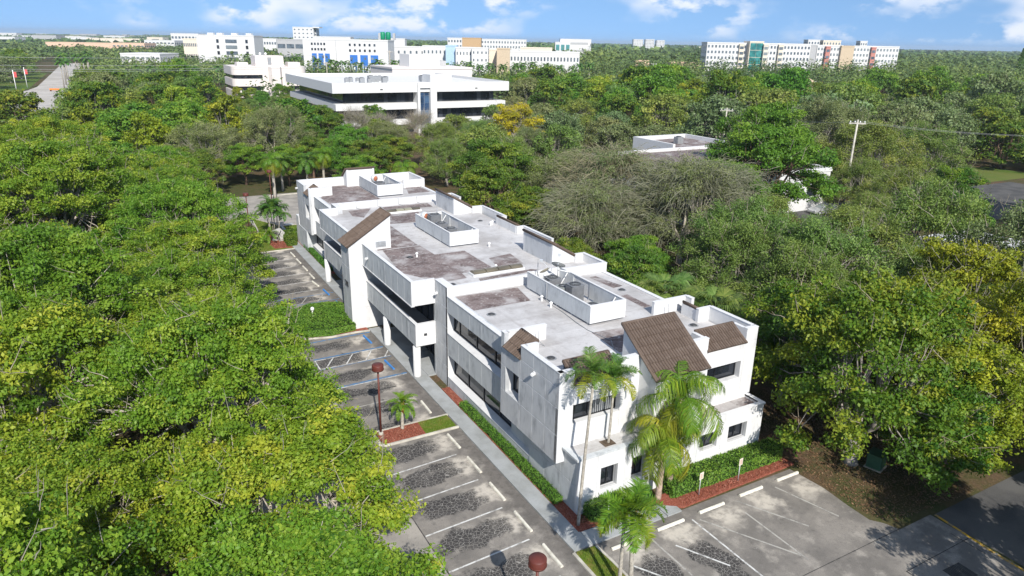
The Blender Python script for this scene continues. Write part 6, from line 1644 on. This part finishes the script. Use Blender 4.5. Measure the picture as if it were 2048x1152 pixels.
# campus buildings left and centre
t = sky(65, 568, 43, 20, 24.8, 'far_white', 'white windowless campus block with a ribbon-window column')
for j in range(5):
    B(0.0, 8.5, -0.3, -0.02, 2.5 + j * 4.2, 4.9 + j * 4.2).build('window', 'glass_far', t)
    for k in (-6.8, 15.0): B(k, k + 1.8, -0.3, -0.02, 2.5 + j * 4.2, 4.9 + j * 4.2).build('window', 'glass_dark', t)
for k in (-15, -8, 3, 14): B(k, k + 4, 5, 9, 24.8, 26.2).build('roof_box', 'far_white', t)
t = sky(199, 884, 25, 16, 35.8, 'far_white', 'tallest white tower on the left skyline', 7, 5, .35, .3); B(12, 20, -1, 14, 34.8, 36.2).build('roof_canopy', 'far_white', t); sky(211, 883.5, 7, 14, 34.5, 'far_white', 'side wing of the tallest white tower', 7, 2, .8, .5)
for (cx, cy, w, n) in ((99, 429, 20, 5), (114, 392, 30, 6)):
    t = sky(cx, cy, w, 22, 23.7, 'far_white', 'white block with blue panels, left of two' if w == 20 else 'white block with three tall blue panels, right of two')
    for j in range(2):
        for k in range(n): B(-w * .25 + k * w * .095, -w * .25 + k * w * .095 + 1.1, -.2, -.02, 17.0 + j * 3.1, 18.3 + j * 3.1).build('window', 'glass_dark', t)
    for k in range(3):
        x = -w * .24 + k * w * .2
        p = B(x, x + w * .145, -.25, -.02, 3.4, 15.2).build('blue_panel', 'panel_blue', t)
        for j in range(4): B(x + (0.4 if (j + k) % 2 else 2.2), x + (1.6 if (j + k) % 2 else 3.3), -.32, -.26, 4.5 + j * 2.7, 5.8 + j * 2.7).build('window', 'glass_far', p)
t = bld('water_tank', 'green and white tank structure on the skyline roof', 'tank', (139, 420, 23.5), CR, SKY)
for x in (-2.4, 1.0): MB().lathe([(1.5, 0), (1.6, 1), (1.6, 4), (1.2, 4.8)], 14, x, 0).build('tank', 'tank_green', t)
for x in (-5, 4): B(x, x + 1.4, -1, 1, 0, 4.2).build('frame', 'far_grey', t)
sky(121, 606, 22, 14, 22.6, 'far_grey', 'grey office with two window bands on the left skyline', 2, 3, .85, .35); sky(201, 768, 40, 16, 25.4, 'far_white', 'low white block behind the blue-panel blocks'); sky(226, 639, 16, 12, 24.8, 'far_white', 'white box right of the green tank')
sky(282, 630, 14, 14, 26.4, 'far_white', 'white apartment block left of the brown box', 5, 5); sky(261, 550, 16, 16, 26.5, 'far_tan', 'windowless brown box building on the skyline'); sky(342, 642, 46, 14, 26.0, 'far_white', 'long white apartment block right of the brown box', 5, 16)
sky(155, 426, 23, 16, 20.1, 'far_white', 'white low block right of the blue-panel blocks', 3, 6, .3, .3); sky(166, 408, 15, 14, 20.9, 'far_white', 'white notched block left of the light blue wall', 3, 6, .35, .3); sky(171, 394, 6.5, 14, 21.4, 'far_blue', 'light blue windowless wall block')
sky(176, 386, 10, 14, 20.5, 'far_white', 'white block just right of the light blue wall', 3, 5, .3, .3); sky(182.5, 377, 10, 14, 20.5, 'far_white', 'white block next to the cream one', 4, 4, .3, .3); sky(198, 390, 8, 12, 19.3, 'far_cream', 'small cream block behind the palms'); sky(197, 374, 8, 12, 20.3, 'roof_beige', 'taupe end tower of the arcade building')
sky(231, 383, 47, 16, 18.6, 'far_white', 'long white arcade building behind the royal palms', 1, 22, .45, .3, z0=.55); sky(248, 420, 22, 10, 20.6, 'far_cream', 'cream upper floor behind the arcade building')
sky(456, 681, 35, 18, 27.8, 'far_white', 'modern white block with grey window bands', 3, 1, .8, .3, 'far_grey'); sky(438, 680, 17, 18, 24.4, 'far_white', 'glass-fronted wing of the modern white block', 2, 3, .7, .6, 'glass_teal')
sky(1055, 1319, 22, 18, 33, 'far_white', 'far white tower cluster, left', 9, 6); sky(1078, 1306, 20, 18, 33.4, 'far_white', 'far white tower cluster, middle', 9, 6); sky(1099, 1294, 18, 18, 32, 'far_white', 'far white tower cluster, right', 9, 5)
sky(338, 415, 11, 10, 12.5, 'far_peach', 'small pink mall block', 1, 3); sky(368, 398, 27, 12, 11.8, 'far_peach', 'wide pink mall building', 1, 6, .6, .3); sky(352, 408, 16, 10, 10.5, 'far_white', 'pale roof between the pink mall blocks')
for (cx, cy, w, h, m, l) in ((-175, 1620, 60, 15, 'far_white', 'white warehouse at the left edge of the skyline'), (-130, 2400, 210, 14, 'far_white', 'widest white warehouse roof near the left horizon'), (-70, 1900, 90, 15, 'far_white', 'white warehouse third from the left edge'), (20, 1650, 130, 15, 'far_cream', 'cream big-box store on the left skyline'),
                          (-40, 1080, 85, 12.5, 'far_peach', 'long peach shopping mall on the left skyline'), (14, 1010, 40, 13.5, 'far_peach', 'taller peach mall entrance'), (62, 1200, 45, 16, 'far_white', 'white store right of the peach mall'), (6, 560, 28, 11.5, 'far_white', 'white building with a long roof behind the left trees'),
                          (52, 679, 13, 21.5, 'far_cream', 'cream block left of the campus block'), (105, 1281, 44, 26.3, 'far_white', 'white hospital-like block behind the campus block'), (159, 906, 25, 22, 'far_white', 'white block right of the campus block'), (180, 1000, 60, 15, 'far_cream', 'low cream roofs right of the campus block')):
    sky(cx, cy, w, 30, h, m, l, 0 if w > 50 else 2, 8, .6, .3)
rs = random.Random(5)
for k in range(46):                                        # scattered roofs close to the horizon
    D = rs.uniform(1500, 4200); px = rs.uniform(-0.78, 0.8) if k % 3 else rs.uniform(-0.78, -0.1); yaw = _yaw + math.atan(px)
    sky(CAM[0] + math.sin(yaw) * D / math.cos(math.atan(px)), CAM[1] + math.cos(yaw) * D / math.cos(math.atan(px)), rs.uniform(25, 110), 30, rs.uniform(9, 19), rs.choice(['far_white', 'far_white', 'far_cream', 'far_grey']), 'small pale roof in the haze near the horizon')
# grey substation gantries
for k, (x, y) in enumerate(((92, 345), (101, 338), (112, 332))):
    t = bld('substation_gantry', 'grey steel substation gantry below the blue-panel blocks, %s of three' % ('left', 'middle', 'right')[k], 'gantry', (x, y, 0), CR, 'substation gantries')
    for a in (-4, -1.3, 1.3, 4): MB().tube([(a, 0, 0), (a, 0, 12)], 0.16, 5).build('post', 'metal_light', t)
    for z_ in (6, 8.5, 11): MB().tube([(-4.4, 0, z_), (4.4, 0, z_)], 0.15, 5).build('beam', 'metal_light', t)
    for a in (-2.6, 0, 2.6): MB().lathe([(0.5, 8.7), (0.7, 9.2), (0.4, 10.4)], 8, a, 0).build('insulator', 'metal_light', t)

# utility poles and lines
def pole(x, y, h, label, wood=False):
    t = thing('utility_pole', label, 'utility pole', (x, y, 0), R_(-35), 'utility poles among the trees')
    MB().tube([(0, 0, 0), (0, 0, h)], [0.2, 0.14], 8).build('shaft', 'pole_wood' if wood else 'kerb_concrete', t)
    B(-1.3, 1.3, -0.09, 0.09, h - 0.7, h - 0.5).build('crossarm', 'pole_wood' if wood else 'kerb_concrete', t)
    for a in (-1.1, -0.4, 0.4, 1.1): MB().lathe([(0.07, h - 0.5), (0.09, h - 0.35), (0.04, h - 0.2)], 8, a, 0).build('insulator', 'white_paint', t)
pole(92.3, 82.8, 12.4, 'concrete utility pole left of the largest bright green tree'); pole(84.5, 47.0, 13.8, 'concrete utility pole standing right of the largest bright green tree'); pole(118.7, 159.7, 11.4, 'far utility pole in the middle of the tree belt')
pole(58, 262, 15.5, 'brown wooden pole behind the white office block', True); pole(84, 262, 20, 'tall wooden pole beside the pale penthouse', True); pole(46, 300, 17, 'wooden pole right of the cream office block', True)
def wire(a, b, sag, label, r=0.018):
    a, b = Vector(a), Vector(b); pts = [a.lerp(b, u) - Vector((0, 0, sag * 4 * u * (1 - u))) for u in np.linspace(0, 1, 11)]
    tag(MB().tube(pts, r, 4, False).build('power_line', 'metal_grey'), label, 'power line', 'power lines')
for i, dx in enumerate((-0.9, 0.9)):
    wire((92.3 + dx, 82.8, 12.1), (84.5 + dx, 47.0, 13.5), 1.0, ('upper' if i else 'lower') + ' wire between the two nearer concrete poles'); wire((118.7 + dx, 159.7, 11.2), (92.3 + dx, 82.8, 12.1), 1.2, ('upper' if i else 'lower') + ' wire between the far and middle concrete poles')
    wire((84.5 + dx, 47.0, 13.5), (130 + dx, 20, 13), 1.4, ('upper' if i else 'lower') + ' wire leaving the near concrete pole to the right')
for i, z_ in enumerate((16.9, 14.4, 13.2, 12.6)): wire((-62, 262, z_), (58, 262, z_ + 1.0), 0.8, ['top', 'second', 'third', 'lowest'][i] + ' wire crossing the trees at the upper left', 0.055)
for k, (x, y) in enumerate(((-52.5, 352), (-50.5, 380))):
    t = thing('banner_pole', ('nearer' if k == 0 else 'farther') + ' white pole with a red banner on the avenue lawn', 'banner', (x, y, 0), CR, 'banner poles on the avenue')
    MB().tube([(0, 0, 0), (0, 0, 9)], 0.16, 6).build('pole', 'white_paint', t); B(0.25, 1.4, -0.04, 0.04, 6.0, 8.2).build('banner', 'banner_red', t)
t = thing('traffic_barrier', 'orange barrier on the pale avenue', 'barrier', (-38.5, 352, 0), CR); B(-2.2, 2.2, -.2, .2, 0.5, 1.2).build('rail', 'orange_barrier', t)
for a in (-1.8, 1.8): B(a - .15, a + .15, -.4, .4, 0, 0.49).build('foot', 'tyre', t)
t = thing('traffic_signal', 'dark green signal post at the avenue corner, far left', 'traffic light', (-56.5, 306, 0), CR)
MB().tube([(0, 0, 0), (0, 0, 8)], 0.22, 8).build('post', 'transformer_green', t); B(0.3, 2.4, -.3, .3, 5.5, 7.6).build('signal_head', 'line_yellow', t)

# ---------------------------------------------------------------- trees farther out
EXC = [(-18, 24, -40, 97), (28, 88, 156, 217), (64, 103, 212, 244), (22, 62, 284, 315), (48, 88, 44, 88), (50, 72, 2, 22), (50, 66, 22, 40), (64, 140, 26, 50), (-140, -30, 190, 300), (-62, -30, 290, 720), (228, 244, 198, 214), (248, 268, 196, 212), (168, 184, 110, 124), (216, 232, 107, 121)]
def free(x, y, m=0.0): return not any(a - m < x < b + m and c - m < y < d + m for a, b, c, d in EXC)
near_xy = [(o.location.x, o.location.y) for o in bpy.data.objects if o.get('category') == 'tree']
rt = random.Random(17)
cand = []
fhx, fhy, rhx, rhy = math.sin(_yaw), math.cos(_yaw), math.cos(_yaw), -math.sin(_yaw)
step = 12.0; D = 62.0
while D < 300:
    lat = -0.80 * D - 8
    while lat < 0.80 * D + 8:
        d2, l2 = D + rt.uniform(-3.6, 3.6), lat + rt.uniform(-3.6, 3.6); x, y = CAM[0] + fhx * d2 + rhx * l2, CAM[1] + fhy * d2 + rhy * l2
        lat += step
        if not free(x, y, 4.0) or (x < 25 and y < 100) or (x < 18 and y < 112): continue
        if min(((x - a) ** 2 + (y - b) ** 2) for a, b in near_xy) < 7.5 ** 2: continue
        cand.append((d2, x, y))
    D += step
def species(x, y):
    n = math.sin(x * 0.043 + 1.3) + math.sin(y * 0.051 + 0.4) + 0.8 * math.sin((x + y) * 0.021) + rt.uniform(-1.1, 1.1)
    if x > 95 and y < 220: n += 0.25
    return 'oak' if n < -1.0 else 'olive' if n < -0.1 else 'dark' if n < 0.45 else 'green' if n < 0.9 else 'lime' if n < 1.5 else 'ficus' if n < 2.1 else 'yellow'
LAB = {'olive': 'olive-green oak', 'oak': 'olive-grey oak', 'dark': 'dark evergreen tree', 'green': 'mid-green tree', 'lime': 'bright green tree', 'ficus': 'yellow-green tree', 'yellow': 'yellowish tree', 'bare': 'pale bare tree'}
def where(x, y, D):
    if y > 225 and x < 30: return 'beyond the avenue corner at the upper left'
    if x < 28: return 'between the left canopy and the cream office block'
    if y > 217: return 'behind the white three-storey block'
    if x > 100 and D > 190: return 'in the wide tree belt below the long skyline block'
    if x > 88: return 'in the tree belt right of the utility poles'
    return 'in the tree belt between the annex and the white three-storey block'
for (D, x, y) in cand[:330]:
    k = species(x, y); s = rt.uniform(0.5, 0.65) if (8 < x < 62 and 205 < y < 292) or (0 < x < 34 and 150 < y < 206) else rt.uniform(0.75, 0.98) if (18 < x < 95 and y < 160) else rt.choice((0.75, 0.95, 1.1, 1.3)) * rt.uniform(0.92, 1.08) if x < 30 else rt.choice((0.85, 1.05, 1.25, 1.25, 1.6)) * rt.uniform(0.92, 1.08)
    w = where(x, y, D); plant(k, x, y, s, LAB[k] + ' ' + w, 'trees ' + w, far=True)

for (k, x, y, s) in (('oak', -66, 372, 1.5), ('bare', -78, 360, 1.5), ('oak', -92, 352, 1.5), ('olive', -74, 395, 1.5), ('oak', -60, 420, 1.3), ('olive', -58, 455, 1.4), ('bare', -88, 385, 1.5), ('green', -104, 372, 1.5), ('olive', -72, 430, 1.5), ('green', -62, 490, 1.5), ('oak', -84, 470, 1.6), ('green', -100, 440, 1.6)):
    plant(k, x, y, s, LAB[k] + ' shading the avenue lawn at the far upper left', 'trees on the avenue lawn', far=True)
# far palms, royal palms along the campus
def far_palm_mesh(seed, h):
    rng = np.random.default_rng(seed); mb = MB(); mb.tube([(0, 0, 0), (0.1, 0, h * 0.5), (0, 0, h)], [0.30, 0.26, 0.18], 6); tr = mb.mesh('far_palm_trunk', 'palm_bark')
    parts = []
    for i in range(16):
        az = i * 2.4; el = 1.1 - 1.35 * i / 15; s = np.linspace(0, 1, 6); a = el - 1.5 * s ** 1.3; L = 3.6
        x = np.cumsum(np.cos(a)) * L / 6; z_ = h + np.cumsum(np.sin(a)) * L / 6; dirv = np.array([math.cos(az), math.sin(az)]); side = np.array([-math.sin(az), math.cos(az), 0])
        P = np.stack([x * dirv[0], x * dirv[1], z_], 1); w = 0.62 * np.sin(np.clip(s * 2.6 + 0.4, 0, math.pi))[:, None] + 0.05
        for sd in (-1, 1):
            E_ = P + side * w * sd + np.array([0, 0, -0.35]) * w
            for j in range(5): parts.append((np.array([P[j], P[j + 1], E_[j + 1], E_[j]]), np.array([[0, 1, 2, 3]]), np.array([np.clip(rng.normal(.5, .2), 0, 1)])))
    V, Q, T = stack(parts); return tr, np_mesh('far_palm_crown', V, Q, 'frond_dark', T)
FP = [far_palm_mesh(1, 11.5), far_palm_mesh(2, 9.0)]
def fpalm(x, y, s, label, group, k=0):
    t = thing('royal_palm', label, 'palm', (x, y, 0), rt.uniform(0, 6.28), group); t.scale = (s, s, s); place('trunk', FP[k][0], t); place('crown', FP[k][1], t)
for i in range(13): fpalm(151 + i * 5.4 + rt.uniform(-1, 1), 342 - i * 3.0 + rt.uniform(-3, 3), rt.uniform(0.92, 1.12), 'royal palm in the row before the long arcade building', 'royal palms before the arcade')
for i in range(16): fpalm(84 + i * 4.0 + rt.uniform(-1, 1), 372 - i * 1.8 + rt.uniform(-6, 6), rt.uniform(0.9, 1.1), 'palm in the row below the blue-panel blocks', 'palms below the blue-panel blocks')
for i in range(12): fpalm(64 + i * 6 + rt.uniform(-2, 2), 470 - i * 3 + rt.uniform(-10, 10), rt.uniform(0.95, 1.15), 'palm right of the windowless campus block', 'palms by the campus block')
for i in range(22): fpalm(255 + i * 6.5 + rt.uniform(-2, 2), 335 - i * 3.6 + rt.uniform(-6, 6), rt.uniform(0.75, 0.95), 'palm in the row before the pink mall', 'palms before the pink mall', 1)
for i in range(9): fpalm(-34 + rt.uniform(-4, 9), 372 + i * 13, rt.uniform(0.95, 1.2), 'pale-trunked palm in the cluster along the avenue', 'palms along the avenue')
for i in range(14): fpalm(-4 + i * 5.5 + rt.uniform(-2, 2), 392 - i * 1.5 + rt.uniform(-4, 4), rt.uniform(0.75, 1.0), 'palm in the row beyond the upper-left wires', 'palms beyond the wires', 1)
for i in range(14): fpalm(300 + i * 8 + rt.uniform(-2, 2), 262 - i * 4.5 + rt.uniform(-6, 6), rt.uniform(0.75, 0.95), 'palm below the long white skyline block', 'palms below the long skyline block', 1)
t = thing('cypress_tree', 'tall narrow dark cypress near the right edge of the horizon', 'tree', (505, 235, 0)); t.scale = (1, 1, 1)
MB().tube([(0, 0, 0), (0, 0, 24)], [0.4, 0.05], 6).build('trunk', 'bark_brown', t)
_g = np.random.default_rng(4); _z = _g.uniform(3, 26, 1500); _a = _g.uniform(0, 6.28, 1500); _rr = (1 - (_z - 3) / 23.5) ** 0.7 * 3.4 * np.sqrt(_g.random(1500))
_V, _Q = leaf_cards(np.stack([_rr * np.cos(_a), _rr * np.sin(_a), _z], 1), unit(_g.normal(size=(1500, 3))), 1.1, 0.6, _g); place('crown', np_mesh('cypress_crown', _V, _Q, 'leaf_dark', np.clip(_g.normal(.35, .2, 1500), 0, 1)), t)

# woodland that reads as one mass, from 300 m to the horizon
rng = np.random.default_rng(99)
def wood(name, D0, D1, spacing, nq, size, R, H, seed):
    rng = np.random.default_rng(seed); pts = []
    D = D0
    while D < D1:
        n = int(1.56 * D / spacing); lat = (np.linspace(-0.78, 0.78, n) + rng.normal(0, 0.2 * spacing / D, n)) * D; dd = D + rng.uniform(-.5, .5, n) * spacing
        x = CAM[0] + fhx * dd + rhx * lat; y = CAM[1] + fhy * dd + rhy * lat; pts.append(np.stack([x, y], 1)); D += spacing
    P = np.concatenate(pts); P = P[[free(a, b, 3) for a, b in P]]
    n = len(P); s = rng.uniform(0.7, 1.2, n); hs = H * rng.uniform(0.7, 1.2, n) * np.where(P[:, 0] > 260, 1.42, np.where(P[:, 0] < 60, 0.85, 1.0))
    idx = np.repeat(np.arange(n), nq); m = len(idx)
    d = unit(rng.normal(size=(m, 3))); d[:, 2] = np.abs(d[:, 2]) * 1.0 - 0.15; d = unit(d); q = rng.random((m, 1)) ** 0.35
    lob = 1 + 0.22 * np.sin(3 * np.arctan2(d[:, 1], d[:, 0]) + idx) + 0.15 * np.sin(7 * np.arctan2(d[:, 1], d[:, 0]) + 2 * idx)
    c = np.concatenate([P[idx], (hs[idx] * 0.42)[:, None]], 1) + d * q * np.stack([R * s[idx] * lob, R * s[idx] * lob, hs[idx] * 0.58], 1)
    V, Q = leaf_cards(c, unit(d * 0.7 + np.array([0, 0, .5]) + rng.normal(size=(m, 3)) * .5), size, size * 0.62, rng)
    ct = np.clip(rng.normal(.45, .22, n), 0, 1); lowf = 0.22 * np.sin(P[:, 0] * 0.021 + 1) * np.sin(P[:, 1] * 0.017) + 0.14 * np.sin(P[:, 0] * 0.06) * np.sin(P[:, 1] * 0.05 + 2); T = np.clip((ct + lowf)[idx] + rng.normal(0, .14, m), 0, 1)
    o = place(name, np_mesh(name, V, Q, 'far_leaf', T)); tag(o, 'unbroken far woodland of mixed green trees reaching the horizon', 'woodland', None, 'stuff')
wood('far_woodland', 298, 560, 11.5, 120, 1.25, 6.8, 11.5, 1)
wood('far_woodland', 560, 1200, 20, 60, 3.0, 11.5, 12.0, 2)
wood('far_woodland', 1200, 5200, 62, 34, 12.0, 40, 12.0, 3)

# ---------------------------------------------------------------- air
hz = B(-3300, 6800, -700, 9400, -1.0, 46.0).build('haze', 'white_paint'); tag(hz, 'thin pale haze softening the far trees and skyline', 'haze', None, 'stuff')
hm = bpy.data.materials.new('haze_air'); hm.use_nodes = True; hn = hm.node_tree.nodes; hn.clear()
ho = hn.new('ShaderNodeOutputMaterial'); hv = hn.new('ShaderNodeVolumePrincipled')
hv.inputs['Color'].default_value = (0.80, 0.90, 1.0, 1); hv.inputs['Density'].default_value = 0.00013; hv.inputs['Anisotropy'].default_value = 0.2
hm.node_tree.links.new(hv.outputs[0], ho.inputs['Volume'])
hz.data.materials.clear(); hz.data.materials.append(hm)
